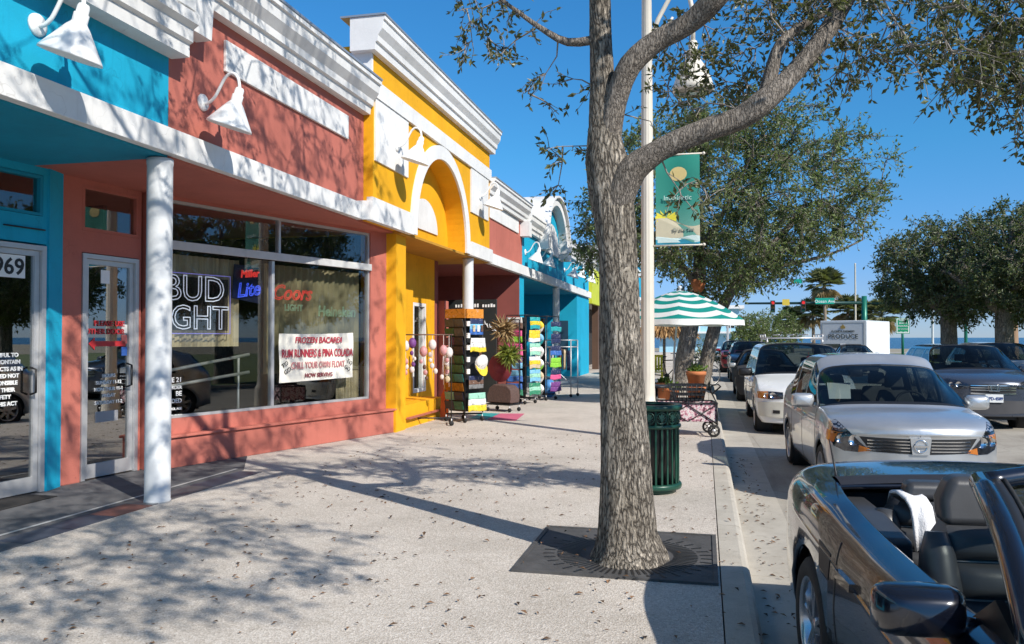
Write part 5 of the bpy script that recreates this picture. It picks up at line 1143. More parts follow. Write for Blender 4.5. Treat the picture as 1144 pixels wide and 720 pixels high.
def leather_seat(x, y, z0, ztop, wd, rear=False, lean=.24):
    so = None; n = 4; t = MB(); H = (ztop - z0) / n
    X = lambda a, b, q: (x + a, y + q + (b - z0) * lean, b)
    for k in range(n):                                   # padded ribs of the backrest, separated by seams
        za, zb_ = z0 + k * H + .006, z0 + (k + 1) * H - .006; P = []
        for i in range(7):
            v = i / 6; row = []
            for j in range(9):
                u = j / 8 * 2 - 1; bul = .045 * (1 - u * u) ** .6 * (1 - (2 * v - 1) ** 4) ** .6 if abs(u) < 1 else 0
                row.append(X(u * wd * .62, za + (zb_ - za) * v, -.02 - bul))
            P.append(row)
        t.grid(P, M_LEA)
    t.prism([(-wd * .70, z0), (wd * .70, z0), (wd * .70, ztop - .06), (wd * .5, ztop + .01), (-wd * .5, ztop + .01), (-wd * .70, ztop - .06)], -.016, .11, M_LEA, X); so = t.build('seat', T, local=True)
    for sg in (-1, 1):
        t = MB(); pts = [X(sg * wd * .80, z0 + (ztop - z0) * f, -.05 + .02 * math.sin(f * 3)) for f in (0, .2, .4, .6, .8, .95)]; t.tube(pts, [.075, .085, .085, .078, .065, .04], M_LEA, 14); t.build('bolster', so, local=True)
    t = MB(); t.box(x - wd * .85, x + wd * .85, y - .52, y + .06, z0 - .16, z0 + .02, M_LEA); o = t.build('cushion', so, local=True); bevel(o, .05, 3)
    hz = ztop + (.015 if rear else .012)
    t = MB(); t.prism([(-.19, hz - .02), (.19, hz - .02), (.19, hz + .08), (.14, hz + .17), (-.14, hz + .17), (-.19, hz + .08)] if not rear else [(-.12, hz), (.12, hz), (.10, hz + .09), (-.10, hz + .09)], -.04, .08, M_LEA, X); o = t.build('headrest', so, local=True); bevel(o, .035, 3)
    for q in range(1, 4):
        t = MB(); zz = z0 + q * H; t.tube([X(-wd * .6, zz, -.022), X(wd * .6, zz, -.022)], .0035, M_STITCH, 5); t.build('seam', so, local=True)
    return so
for sg in (-1, 1):
    leather_seat(sg * .42, 2.80, .50, 1.06, .28); leather_seat(sg * .40, 3.60, .56, .99, .27, True, .18)
t = MB(); t.prism([(1.5, .60), (1.55, .93), (1.85, .97), (2.05, .90), (2.02, .62)], -.82, .82, M_TRIM, lambda a, b, q: (q, a, b)); bevel(t.build('dashboard', T, local=True), .03, 3)
t = MB(); t.box(-.13, .13, 2.0, 3.3, .34, .66, M_TRIM); t.box(-.11, .11, 2.75, 3.25, .662, .70, M_LEA); bevel(t.build('centre_console', T, local=True), .02)
t = MB(); cc = Vector((.42, 2.16, .94)); t.tube([cc + Vector((.185 * math.cos(a), .06 * math.sin(a), .175 * math.sin(a))) for a in [2 * math.pi * k / 28 for k in range(29)]], .015, M_LEA, 8, False); t.tube([cc, cc + Vector((0, -.2, -.06))], .04, M_TRIM, 10); t.build('steering_wheel', T, local=True)
# windscreen with its frame
def hd(u): return (.63 * u, 2.46 + .14 * (1 - u * u), 1.30 + .035 * (1 - u * u))
def bs(u): return (.80 * u, 1.70 - .30 * (1 - u * u), .965 + .03 * (1 - u * u))
US = [k / 12 - 1 for k in range(25)]
t = MB(); t.grid([[tuple(Vector(bs(u)).lerp(Vector(hd(u)), f) + Vector((0, -.03, .05)) * math.sin(math.pi * f)) for u in US] for f in (0, .2, .4, .6, .8, 1)], CGLASS); ws = t.build('windshield', T, local=True, fix=False)
for sg in (-1, 1):
    P = []
    for f in [k / 10 for k in range(11)]:
        p = Vector(bs(sg)).lerp(Vector(hd(sg)), f) + Vector((0, -.03, .05)) * math.sin(math.pi * f); P.append(p)
    t = MB()
    for off, m_ in ((Vector((sg * .012, .010, .004)), BLK), (Vector((-sg * .030, .022, -.012)), M_TRIM)): t.tube([p + off for p in P], [.040] * 8 + [.040, .038, .036], m_, 12)
    t.tube([p + Vector((-sg * .060, -.004, .012)) for p in P], .008, M_RUB, 8); t.build('windshield_pillar', ws, local=True)
    t = MB(); t.prism([(1.78, .93), (2.16, .93), (1.98, 1.045)], .775, .80, M_TRIM, lambda a, b, q: (sg * q, a, b)); t.build('quarter_glass_trim', T, local=True)
t = MB(); t.tube([Vector(hd(u)) + Vector((0, .012, .0)) for u in US], .034, BLK, 12); t.tube([Vector(hd(u)) + Vector((0, .034, -.02)) for u in US], .026, M_TRIM, 10); t.build('windshield_header', ws, local=True)
t = MB(); t.box(-.13, .13, 2.40, 2.43, 1.20, 1.265, M_TRIM); bevel(t.build('rear_view_mirror', ws, local=True), .015)
# folded top boot, antenna, door line, filler, lamps
t = MB(); P = []
for i in range(6):
    y = 3.87 + i * .045; P.append([(x, y + .05 * (x / .75) ** 2 * 0, 1.035 + .022 * math.sin(i / 5 * math.pi) + .028 * (1 - (x / .78) ** 2)) for x in [k / 10 * .76 for k in range(-10, 11)]])
t.grid(P, mat('black_soft_top', (.014, .016, .024), .8, 0, .2, 14)); t.build('soft_top_boot', T, local=True)
t = MB(); t.tube([(-.74, 4.05, 1.02), (-.74, 4.06, 1.07), (-.755, 4.14, 1.24)], [.012, .006, .003], M_TRIM, 8); t.build('antenna', T, local=True)
for sg in (1, -1):
    t = MB(); c.line(dens([(1.80, .30), (1.74, .55), (1.74, .88)]), M_TRIM, .005, sg, -.001, mb=t); t.build('door_seam', T, local=True); t = MB(); c.line(dens([(3.16, .34), (3.22, .60), (3.20, .90)]), M_TRIM, .005, sg, -.001, mb=t); t.build('door_seam', T, local=True)
    t = MB(); c.line(dens([(1.5, .70), (2.6, .74), (3.3, .80), (4.2, .86)]), BLK, .014, sg, -.008, mb=t); t.build('side_crease', T, local=True)
for sg in (1, -1):
    t = MB(); c.patch(t, [(2.92, .80), (3.14, .80)], [(2.92, .765), (3.14, .765)], BLK, .025, sg, 6, 2, .035); t.build('door_handle', T, local=True)
    t = MB(); c.patch(t, [(3.30, .82), (3.50, .84)], [(3.32, .70), (3.48, .72)], M_TRIM, .003, sg, 6, 3, .02); t.build('side_scoop', T, local=True)
    mirror(c, sg * .985, 2.07, .985, sg, BLK, .27, .17, .155)
    glass_lamp(c, [(.50, .70), (.78, .71)], [(.52, .61), (.80, .63)]) if sg == 1 else None
part_patch(c, 'grille', [(-.45, .68), (.45, .68)], [(-.40, .46), (.40, .46)], M_TRIM, .004, 14, 4)
# towel left over the rear seat
tw = tag(MB().build('towel', org=(.95, 4.0, .80)), 'white towel hanging over the rear seat of the convertible', 'towel')
t = MB(); Mx = Matrix.Translation((1.70, .66, RZ)) @ Matrix.Rotation(R(5), 4, 'Z') @ Matrix.Scale(.955, 4); P = []
for i, (y, z) in enumerate(((3.84, .95), (3.81, 1.015), (3.72, 1.03), (3.60, 1.02), (3.545, .99), (3.52, .93), (3.51, .87), (3.50, .80))):
    P.append([tuple(Mx @ Vector((-.55 + .105 * u + .006 * i * .6, y - .012 * math.sin(u * 9 + i * .5) - .012, z + .006 * math.sin(u * 7)))) for u in [k / 8 for k in range(9)]])
t.grid(P, mat('white_terry', (.78, .78, .80), .95, 0, .06, 20, .5, 160)); o = t.build('cloth', tw, fix=False); so = o.modifiers.new('thick', 'SOLIDIFY'); so.thickness = .012
# ================================================================ STREET FURNITURE
# tree grate
gx0, gx1, gy0, gy1 = -1.27, .08, 5.28, 6.58; GM = mat('rusty_dark_iron', (.085, .083, .082), .75, .2, .35, 5, .3, 40)
G = thing('tree_grate', (-.6, 5.9, 0), 'dark square iron grate with radial slots round the big trunk', 'tree grate')
mb = MB(); mb.box(gx0, gx1, gy0, gy1, -.02, .010, GM); mb.build('plate', G)
mb = MB()
for k in range(72):
    a = 2 * math.pi * k / 72; c_, s_ = math.cos(a), math.sin(a)
    for r0, r1 in ((.33, .50), (.52, .60)):
        if k % 2 and r0 > .5: continue
        pr = [(r0, -.007), (r1, -.009), (r1, .009), (r0, .007)]; mb.prism([(-.55 + p * c_ - q * s_, 5.86 + p * s_ + q * c_) for p, q in pr], .0125, .0135, M_TRIM, XY)
o = mb.build('slots', G); o['kind'] = 'stuff'
mb = MB(); frame(mb, lambda s, d, z: (s, z, d), gx0, gx1, gy0, gy1, .03, .0102, .018, GM); mb.build('rim', G)
# lamp post with hanging bell lamp and banner
lx, ly = -.85, 12.55
P_ = thing('lamp_post', (lx, ly, 0), 'tall cream street lamp post with curved arm and bell shaped head', 'street lamp')
mb = MB(); fl = []
prof = [(0, 0), (.20, 0), (.20, .10), (.185, .13), (.17, .16), (.16, .50), (.15, .56), (.115, .60), (.108, .70), (.104, 1.0), (.098, 3.0), (.088, 5.0), (.075, 6.9), (.085, 6.92), (.06, 7.0), (.03, 7.12), (0, 7.14)]
n = 48; vs = []
for r_, z_ in prof:
    for k in range(n):
        a = 2 * math.pi * k / n; f = 1 - (.06 if .7 < z_ < 6.4 else .0) * (k % 4 in (1, 2)); vs.append((lx + r_ * f * math.cos(a), ly + r_ * f * math.sin(a), z_))
mb.add(vs, [(i * n + k, i * n + (k + 1) % n, (i + 1) * n + (k + 1) % n, (i + 1) * n + k) for i in range(len(prof) - 1) for k in range(n)], M_CREAM, True); mb.build('shaft', P_)
def lampside(dx, nm='head'):
    mb = MB(); mb.tube([(lx, ly, 6.05), (lx + dx * .25, ly, 6.5), (lx + dx * .5, ly, 6.82), (lx + dx * .72, ly, 6.9), (lx + dx * .90, ly, 6.80), (lx + dx * .97, ly, 6.55), (lx + dx * .97, ly, 6.05)], .036, M_CREAM, 12); mb.tube([(lx, ly, 5.7), (lx + dx * .3, ly, 6.2), (lx + dx * .55, ly, 6.5)], .02, M_CREAM, 8); mb.build('arm', P_)
    hx = lx + dx * .97 - dx * .22
    X = lambda a, b, q: (hx + dx * .22 + a - dx * .22 * 0, ly + b, q)
    mb = MB(); mb.lathe([(0, 6.10), (.06, 6.10), (.075, 6.03), (.06, 5.97), (.10, 5.95), (.11, 5.86), (.09, 5.83), (.12, 5.80), (.19, 5.70), (.255, 5.56), (.30, 5.42), (.315, 5.38), (.315, 5.33), (.29, 5.31)], M_CREAM, 36, X); hd_ = mb.build('lamp_head', P_)
    mb = MB(); mb.lathe([(0, 5.27), (.15, 5.275), (.25, 5.295), (.29, 5.315)], glass('frosted_lens', (.75, .75, .70), .6, .2), 28, X); mb.build('lens', hd_)
    mb = MB(); mb.lathe([(0, 5.42), (.28, 5.42)], mat('lamp_reflector_cream', (.6, .57, .48), .6), 20, X); mb.build('reflector', hd_)
lampside(.72)
bn2 = thing('street_banner', (lx + .5, ly, 3.0), 'green fabric banner with sand and yellow palm on the lamp post', 'banner')
m, t, b, L = nodes_of('banner_green'); v = ocoord(t); sx = t.nodes.new('ShaderNodeSeparateXYZ'); L.new(v, sx.inputs[0])
mr = t.nodes.new('ShaderNodeMapRange'); mr.inputs[1].default_value = 0; mr.inputs[2].default_value = 1.4; L.new(sx.outputs[2], mr.inputs[0])
L.new(ramp(t, mr.outputs[0], [(.2, (.10, .30, .24)), (.45, (.02, .22, .17)), (.75, (.01, .20, .15)), (1, (.015, .26, .19))]), b.inputs['Base Color']); b.inputs['Roughness'].default_value = .7
bx0, bx1, bz0, bz1 = lx + .13, lx + .79, 2.99, 4.36
def bw(x): return ly - .02 + .012 * math.sin((x - bx0) * 9)
mb = MB(); mb.grid([[(bx0 + (bx1 - bx0) * k / 14, bw(bx0 + (bx1 - bx0) * k / 14), bz0 + (bz1 - bz0) * i / 8) for k in range(15)] for i in range(9)], m); o = mb.build('cloth', bn2, fix=False)
def bpoly(nm, pts, m_, d):
    mb = MB(); mb.add([(bx0 + x, bw(bx0 + x) - d, bz0 + z) for x, z in pts], [tuple(range(len(pts)))], m_); return mb.build(nm, bn2, fix=False)
M_SAND = mat('banner_sand', (.52, .47, .33), .7, 0, .08, 6); M_WAVE = mat('banner_blue', (.02, .25, .36), .7, 0, .1, 6); M_PY = mat('banner_yellow', (.70, .62, .05), .7); M_FOAM = mat('banner_foam', (.55, .68, .65), .7)
xs = [.66 * k / 12 for k in range(13)]
bpoly('sand_print', [(0, .10)] + [(.66, .10)] + [(x, .33 + .10 * math.cos((x - .05) * 6.0) + .05 * (x / .66)) for x in xs[::-1]], M_SAND, .004)
bpoly('foam_print', [(0, .03), (.66, .03)] + [(x, .12 + .02 * math.sin(x * 14)) for x in xs[::-1]], M_FOAM, .007)
bpoly('wave_print', [(0, .0), (.66, .0)] + [(x, .05 + .03 * math.sin(x * 17 + 1)) for x in xs[::-1]], M_WAVE, .010)
for k in range(9):
    a = -.5 + k * .52; bpoly('palm_print', [(.16, .42), (.16 + .16 * math.cos(a) - .02 * math.sin(a), .43 + .10 * math.sin(a) + .02), (.16 + .17 * math.cos(a), .40 + .10 * math.sin(a))], M_PY, .007)
bpoly('palm_trunk_print', [(.03, .12), (.06, .12), (.055, .34), (.03, .34)], mat('banner_orange', (.62, .27, .12), .7), .007)
bpoly('sun_print', [(.34 + .13 * math.cos(a), 1.08 + .11 * math.sin(a)) for a in [2 * math.pi * k / 16 for k in range(16)]], mat('banner_tan', (.62, .48, .20), .7), .006)
text('Indialantic', .105, (bx0 + .33, ly - .045, bz0 + .68), (1, 0, 0), (0, 0, 1), mat('banner_pale_letter', (.50, .66, .60), .6), 'banner_lettering', bn2); text('By the Sea', .075, (bx0 + .42, ly - .045, bz0 + .20), (1, 0, 0), (0, 0, 1), mat('banner_grey_letter', (.20, .24, .22), .6), 'banner_lettering', bn2)
mb = MB()
for z in (bz0 - .01, bz1 + .01): mb = MB(); mb.tube([(lx + .05, ly - .02, z), (bx1 + .05, ly - .02, z)], .014, M_CREAM, 8); mb.ball((bx1 + .06, ly - .02, z), .025, M_CREAM); mb.build('bracket', bn2)
# litter bin
tx_, ty_ = -.535, 8.40
B = thing('litter_bin', (tx_, ty_, 0), 'dark green slatted metal litter bin with black liner beside the trunk', 'litter bin')
X = lambda a, b, q: (tx_ + a, ty_ + b, q)
mb = MB()
for k in range(28):
    a = 2 * math.pi * k / 28; c_, s_ = math.cos(a), math.sin(a); mb.prism([(.270, -.009), (.280, -.009), (.280, .009), (.270, .009)], .05, .86, M_GREEN, lambda p, q, z: (tx_ + p * c_ - q * s_, ty_ + p * s_ + q * c_, z))
mb.build('slat_cage', B)
for nm, pf in (('top_ring', [(.255, .835), (.30, .835), (.315, .85), (.315, .875), (.30, .89), (.25, .89), (.24, .87)]), ('middle_ring', [(.279, .655), (.297, .66), (.30, .675), (.297, .69), (.279, .695)]), ('bottom_ring', [(.25, .045), (.297, .045), (.305, .06), (.305, .085), (.297, .10), (.25, .10)]), ('base', [(0, .0), (.24, .0), (.25, .045), (0, .05)])):
    mb = MB(); mb.lathe(pf, M_GREEN, 48, X); mb.build(nm, B)
M_LEAFG = mat('cast_leaf_green', (.05, .14, .095), .4, .1, .1, 8)
for k in range(14):
    a = 2 * math.pi * k / 14 + .2; c_, s_ = math.cos(a), math.sin(a); mb = MB(); Q = lambda p, q, z: (tx_ + (.284 + z) * c_ - p * s_, ty_ + (.284 + z) * s_ + p * c_, .765 + q)
    mb.lathe([(.050, 0), (.058, .006), (.062, 0)], M_GREEN, 20, Q)
    for j in range(7):
        an = math.pi * j / 6; mb.prism([(0, -.035), (.042 * math.cos(an) - .010 * math.sin(an), -.015 + .05 * math.sin(an)), (.048 * math.cos(an), -.012 + .055 * math.sin(an)), (.042 * math.cos(an) + .010 * math.sin(an), -.018 + .05 * math.sin(an))], .0, .006, M_LEAFG, Q)
    mb.build('leaf_medallion', B)
mb = MB(); mb.lathe([(0, .06), (.235, .06), (.250, .5), (.252, .82), (.262, .878), (.245, .885), (.235, .80), (.22, .45), (0, .40)], mat('black_bin_liner', (.010, .010, .011), .28, 0, .3, 9, .8, 14), 36, X); mb.build('liner', B)
# folding wagon
wx, wy = -.30, 13.35
M_FLOR, t, b, L = nodes_of('floral_cloth'); v = ocoord(t)
cc = ramp(t, tnoise(t, v, 22, 3, .6), [(.38, (.10, .03, .05)), (.47, (.55, .24, .30)), (.56, (.74, .66, .64)), (.66, (.35, .30, .32))]); L.new(cc, b.inputs['Base Color']); b.inputs['Roughness'].default_value = .85
Wg = thing('folding_wagon', (wx, wy, 0), 'black framed folding wagon with pink floral cloth sides', 'wagon'); ra = R(8)
WX = lambda a, b_, q: (wx + a * math.cos(ra) - b_ * math.sin(ra), wy + a * math.sin(ra) + b_ * math.cos(ra), q)
mb = MB()
for (a0_, a1_, b0_, b1_) in ((-.45, .45, -.25, -.245), (-.45, .45, .245, .25), (-.45, -.445, -.244, .244), (.445, .45, -.244, .244)): mb.box(a0_, a1_, b0_, b1_, .24, .52, M_FLOR, WX)
mb.box(-.445, .445, -.244, .244, .235, .245, M_FLOR, WX); mb.build('cloth_tub', Wg)
mb = MB()
for b_ in (-.265, .265):
    mb.tube([WX(-.46, b_, .53), WX(.46, b_, .53)], .013, M_BMET, 8); mb.tube([WX(-.44, b_, .22), WX(.0, b_, .50), WX(.44, b_, .22)], .010, M_BMET, 6); mb.tube([WX(-.44, b_, .50), WX(.0, b_, .24), WX(.44, b_, .50)], .010, M_BMET, 6)
    for a in (-.455, .455): mb.tube([WX(a, b_, .14), WX(a, b_, .54)], .013, M_BMET, 8)
for a in (-.46, .46): mb.tube([WX(a, -.265, .53), WX(a, .265, .53)], .013, M_BMET, 8); mb.tube([WX(a, -.265, .2), WX(a, .265, .2)], .012, M_BMET, 8)
mb.build('frame', Wg)
for a in (-.40, .40):
    for b_ in (-.30, .30):
        mb = MB(); Q = lambda p, q, z: WX(a + p, b_ + z, .10 + q); mb.lathe([(.072, -.02), (.095, -.018), (.10, 0), (.095, .018), (.072, .02)], M_RUB, 24, Q); wh = mb.build('wheel', Wg)
        mb = MB(); mb.lathe([(0, -.022), (.025, -.022), (.03, 0), (.025, .022), (0, .022)], M_ALU, 12, Q)
        for k in range(5):
            an = 2 * math.pi * k / 5; mb.tube([Q(.02 * math.cos(an), .02 * math.sin(an), 0), Q(.078 * math.cos(an), .078 * math.sin(an), 0)], .009, M_BLACK, 6)
        mb.lathe([(.066, -.012), (.076, -.012), (.076, .012), (.066, .012)], M_BLACK, 20, Q); mb.build('spokes', wh)
mb = MB(); mb.tube([WX(.47, 0, .22), WX(.50, 0, .5), WX(.42, 0, .66)], .012, M_BMET, 8); mb.tube([WX(.42, 0, .66), WX(.38, -.06, .72), WX(.40, -.09, .80), WX(.50, -.09, .82), WX(.55, -.02, .78), WX(.50, .05, .72), WX(.42, 0, .66)], .013, M_BMET, 8); mb.build('handle', Wg)
# black crate riding on the wagon
Bk = thing('crate', (wx + .05, wy, .54), 'black slatted crate riding on top of the floral wagon', 'crate')
mb = MB(); mb.box(-.20, .20, -.16, .16, .545, .56, M_BLACK, WX)
for z, gx in ((.56, 0), (.64, .02), (.72, .045), (.79, .06)):
    for (a0_, a1_, b0_, b1_) in ((-.21 - gx, .26 + gx, -.17 - gx * .5, -.158 - gx * .5), (-.21 - gx, .26 + gx, .158 + gx * .5, .17 + gx * .5), (-.21 - gx, -.198 - gx, -.157 - gx * .5, .157 + gx * .5), (.248 + gx, .26 + gx, -.157 - gx * .5, .157 + gx * .5)): mb.box(a0_, a1_, b0_, b1_, z, z + .028, M_BLACK, WX)
for k in range(8):
    f = -1 + 2 * k / 7
    for sg in (-1, 1): mb.tube([WX(.025 + f * .225, sg * .166, .56), WX(.025 + f * .29, sg * .20, .815)], .007, M_BLACK, 5)
mb.build('slats', Bk)
mb = MB(); M_HERB = leafmat('potted_leaf', (.10, .16, .03), .2, .4)
Tb = thing('side_table', (-.95, 14.3, 0), 'small round black metal table left of the wagon', 'table')
mb = MB(); X = lambda a, b, q: (-.82 + a, 14.3 + b, q); mb.lathe([(0, .70), (.24, .70), (.25, .71), (.25, .725), (.24, .735), (0, .735)], M_BMET, 32, X); mb.build('tabletop', Tb)
mb = MB(); mb.tube([X(0, 0, .02), X(0, 0, .70)], .022, M_BMET, 10); mb.build('stem', Tb)
for k in range(4):
    a = math.pi * k / 2 + .4; mb = MB(); mb.tube([X(0, 0, .30), X(.12 * math.cos(a), .12 * math.sin(a), .22), X(.26 * math.cos(a), .26 * math.sin(a), .10), X(.30 * math.cos(a), .30 * math.sin(a), .008)], .013, M_BMET, 8); mb.build('leg', Tb)
# terracotta pots by the umbrella
M_TERRA = mat('terracotta', (.50, .17, .065), .8, 0, .18, 6, .2, 50)
def pot(x, y, h, r, lab, nst, pl, seed):
    t = thing('flower_pot', (x, y, 0), lab, 'flower pot', 'terracotta pots round the umbrella')
    X = lambda a, b, q: (x + a, y + b, q); z = 0
    for k in range(nst):
        mb = MB(); hh = h / nst; mb.lathe([(0, z), (r * .72, z), (r * .92, z + hh * .72), (r, z + hh * .74), (r, z + hh * .96), (r * .86, z + hh * .97), (r * .80, z + hh * .80), (0, z + hh * .78)], M_TERRA, 28, X); mb.build('pot', t); z += hh * .97
    if pl:
        rs = np.random.default_rng(seed); n = 160; P = np.array([x, y, z]) + rs.normal(size=(n, 3)) * np.array([.07, .07, .05]); D = rs.normal(size=(n, 3)) + np.array([0, 0, 1.0]); V, F = leaves_np(P, D, .13, rs); fast_mesh('plant', V, F, M_HERB, t, (x, y, 0))
pot(-1.02, 21.2, .42, .22, 'terracotta pot with a small plant left of the leaning trunk', 1, True, 1); pot(-.20, 20.0, .78, .24, 'stack of bright terracotta pots right of the leaning trunk', 2, True, 2); pot(-.78, 19.9, .36, .19, 'low terracotta pot at the umbrella pole', 1, True, 3)
# striped umbrella
ux, uy = -.72, 19.4; UH = 2.68; UR = 1.46
U = thing('market_umbrella', (ux, uy, 0), 'green and white striped market umbrella on a thin pole', 'umbrella')
mb = MB(); cxu = ux + .16; n = 8; rows = []
for i in range(11):
    f = i / 10; row = []
    for k in range(n * 6 + 1):
        a = 2 * math.pi * k / (n * 6); q = (k % 6) / 6; sag = 1 - .07 * math.sin(math.pi * q) * f; r_ = UR * f * sag; z_ = UH - .70 * f ** 1.55 - .05 * math.sin(math.pi * q) * f * (1 - f) * 2; row.append((cxu + r_ * math.cos(a), uy + r_ * math.sin(a), z_))
    rows.append(row)
mb.grid(rows, M_STRIPE)
rows2 = [rows[-1], [(x + (x - cxu) * .008, y + (y - uy) * .008, z - .13 - .012 * math.sin(k * 1.05)) for k, (x, y, z) in enumerate(rows[-1])]]; o = mb.build('canopy', U, org=(cxu, uy, 0), fix=False)
mb = MB(); mb.grid(rows2, mat('white_valance', (.74, .76, .73), .85, 0, .08, 7)); mb.build('valance', U, fix=False)
mb = MB(); mb.tube([(ux, uy, 0), (ux + .02, uy, 1.2), (cxu, uy, UH + .05)], .024, M_ALU, 12); mb.ball((cxu, uy, UH + .07), .045, M_WPOST); mb.build('pole', U)
for k in range(8):
    a = 2 * math.pi * k / 8; mb = MB(); mb.tube([(cxu + UR * f * math.cos(a), uy + UR * f * math.sin(a), UH - .70 * f ** 1.55 - .02) for f in (0, .25, .5, .75, 1)], .009, M_ALU, 6); mb.tube([(cxu, uy, UH - .75), (cxu + UR * .5 * math.cos(a), uy + UR * .5 * math.sin(a), UH - .70 * .5 ** 1.55 - .03)], .008, M_ALU, 6); mb.build('rib', U)
mb = MB(); mb.lathe([(0, 0), (.26, 0), (.26, .05), (.10, .09), (.05, .30), (0, .30)], M_BMET, 24, lambda a, b, q: (ux + a, uy + b, q)); mb.build('base', U)
# thatched parasol, yellow chair, bicycles
c0 = at(742, 372, 34)
TH = thing('thatched_parasol', (c0.x, 34, 0), 'brown thatched palm parasol on a post, under the striped umbrella', 'parasol')
rs = np.random.default_rng(8); n = 2600; a = rs.uniform(0, 2 * np.pi, n); f = rs.uniform(.05, 1, n) ** .6; rr_ = 1.15 * f; zz = 2.75 - .95 * f
Pp = np.stack([c0.x + rr_ * np.cos(a), 34 + rr_ * np.sin(a), zz], 1); Dd = np.stack([np.cos(a) * .8, np.sin(a) * .8, -np.full(n, .9)], 1) + rs.normal(size=(n, 3)) * .15; V, F = leaves_np(Pp, Dd, .42, rs, .12); fast_mesh('thatch', V, F, mat('dry_thatch', (.34, .20, .085), .9, 0, .3, 2, island=.4), TH, (c0.x, 34, 0))
mb = MB(); mb.tube([(c0.x, 34, 0), (c0.x, 34, 2.7)], .06, M_FARBARK, 10); mb.build('post', TH)
c1 = at(732, 408, 27); M_YC = mat('yellow_paint', (.72, .62, .03), .5, 0, .08, 5)
CH = thing('yellow_chair', (c1.x, 27, 0), 'bright yellow slatted chair behind the cream lamp post', 'chair')
X = lambda a, b, q: (c1.x + a, 27 + b, q)
mb = MB(); [mb.box(-.24, .24, -.24 + k * .1, -.16 + k * .1, .42, .445, M_YC, X) for k in range(5)]; mb.build('seat', CH)
mb = MB(); [mb.box(-.22 + k * .095, -.15 + k * .095, .22, .245, .46, 1.0, M_YC, X) for k in range(5)]; mb.box(-.24, .24, .246, .27, .92, .99, M_YC, X); mb.box(-.24, .24, .246, .27, .5, .56, M_YC, X); mb.build('backrest', CH)
for a in (-.22, .22):
    for b_ in (-.21, .22): mb = MB(); mb.box(a - .022, a + .022, b_ - .022, b_ + .022, 0, .42, M_YC, X); mb.build('leg', CH)
def bicycle(px, Y, lab, mfr, rz):
    c = at(px, 410, Y); T = thing('bicycle', (c.x, Y, 0), lab, 'bicycle', 'bicycles parked beyond the umbrella', rz)
    for x in (-.52, .52):
        mb = MB(); Q = lambda a, b, q: (x + a, q, .33 + b); mb.lathe([(.305, -.016), (.325, -.014), (.335, 0), (.325, .014), (.305, .016)], M_RUB, 32, Q); wh = mb.build('wheel', T, local=True); mb = MB()
        for k in range(14): an = 2 * math.pi * k / 14; mb.tube([Q(0, 0, .02 * (-1) ** k), Q(.31 * math.cos(an), .31 * math.sin(an), 0)], .0022, M_ALU, 4, False)
        mb.lathe([(.296, -.012), (.308, -.012), (.308, .012), (.296, .012)], M_ALU, 32, Q); mb.build('spokes', wh, local=True)
    mb = MB()
    for p, q in (((-.52, .33), (-.06, .28)), ((-.52, .33), (-.16, .78)), ((-.06, .28), (-.2, .90)), ((-.06, .28), (.36, .72)), ((-.17, .80), (.34, .82)), ((.33, .92), (.52, .33))): mb.tube([(p[0], 0, p[1]), (q[0], 0, q[1])], .018, mfr, 8)
    mb.build('frame', T, local=True)
    mb = MB(); mb.tube([(.32, 0, .90), (.31, 0, 1.02), (.26, .28, 1.04), (.12, .32, 1.02)], .012, M_BMET, 8); mb.tube([(.31, 0, 1.02), (.26, -.28, 1.04), (.12, -.32, 1.02)], .012, M_BMET, 8); mb.build('handlebar', T, local=True)
    mb = MB(); mb.prism([(-.34, -.08), (-.34, .08), (-.12, .03), (-.06, 0), (-.12, -.03)], .90, .95, M_BLACK, lambda a, b, q: (a, b, q)); bevel(mb.build('saddle', T, local=True), .02); mb = MB(); mb.lathe([(0, -.02), (.09, -.02), (.09, -.01), (0, -.01)], M_BMET, 16, lambda a, b, q: (-.06 + a, q, .28 + b)); mb.tube([(-.06, -.03, .28), (.08, -.05, .20)], .01, M_BMET, 6); mb.tube([(-.06, .02, .28), (-.2, .05, .36)], .01, M_BMET, 6); mb.build('crank', T, local=True)
    return T
bicycle(747, 27.5, 'black bicycle left of the leaning trunk', M_BMET, R(12)); b2 = bicycle(782, 27.0, 'black bicycle right of the leaning trunk by the kerb', M_BMET, R(40))
c2 = at(786, 405, 27.6); Bg = thing('cloth_bag', (c2.x, 27.6, .0), 'blue cloth bag hanging on the bicycle by the kerb', 'bag')
mb = MB(); P = []
for i in range(9):
    f = i / 8; r_ = .20 * math.sin(math.pi * (.12 + .8 * f)) ** .6; P.append([(c2.x + r_ * 1.05 * math.cos(a) * (1 + .12 * math.sin(3 * a)), 27.6 + r_ * .7 * math.sin(a), .30 + .52 * f) for a in [2 * math.pi * k / 20 for k in range(21)]])
mb.grid(P, mat('blue_cloth', (.02, .10, .30), .85, 0, .25, 7)); mb.tube([(c2.x - .08, 27.6, .80), (c2.x, 27.6, .98), (c2.x + .08, 27.6, .80)], .012, MATS['blue_cloth'], 6); mb.build('sack', Bg)
# wall fixture, hanging pot on the trunk of the far oak
c3 = at(780, 319, 24.2); Hp = thing('hanging_pot', (c3.x, 24.2, c3.z), 'round terracotta pot hanging on the far oak above the umbrella', 'hanging pot')
mb = MB(); mb.lathe([(0, -.2), (.10, -.2), (.19, -.06), (.21, .05), (.19, .16), (.16, .18), (.15, .1), (0, .05)], M_TERRA, 24, lambda a, b, q: (c3.x + a, 24.2 + b, c3.z + q)); mb.tube([(c3.x - .15, 24.2, c3.z + .16), (c3.x, 24.3, c3.z + .7), (c3.x + .15, 24.2, c3.z + .16)], .006, M_BMET, 5); mb.build('pot', Hp)
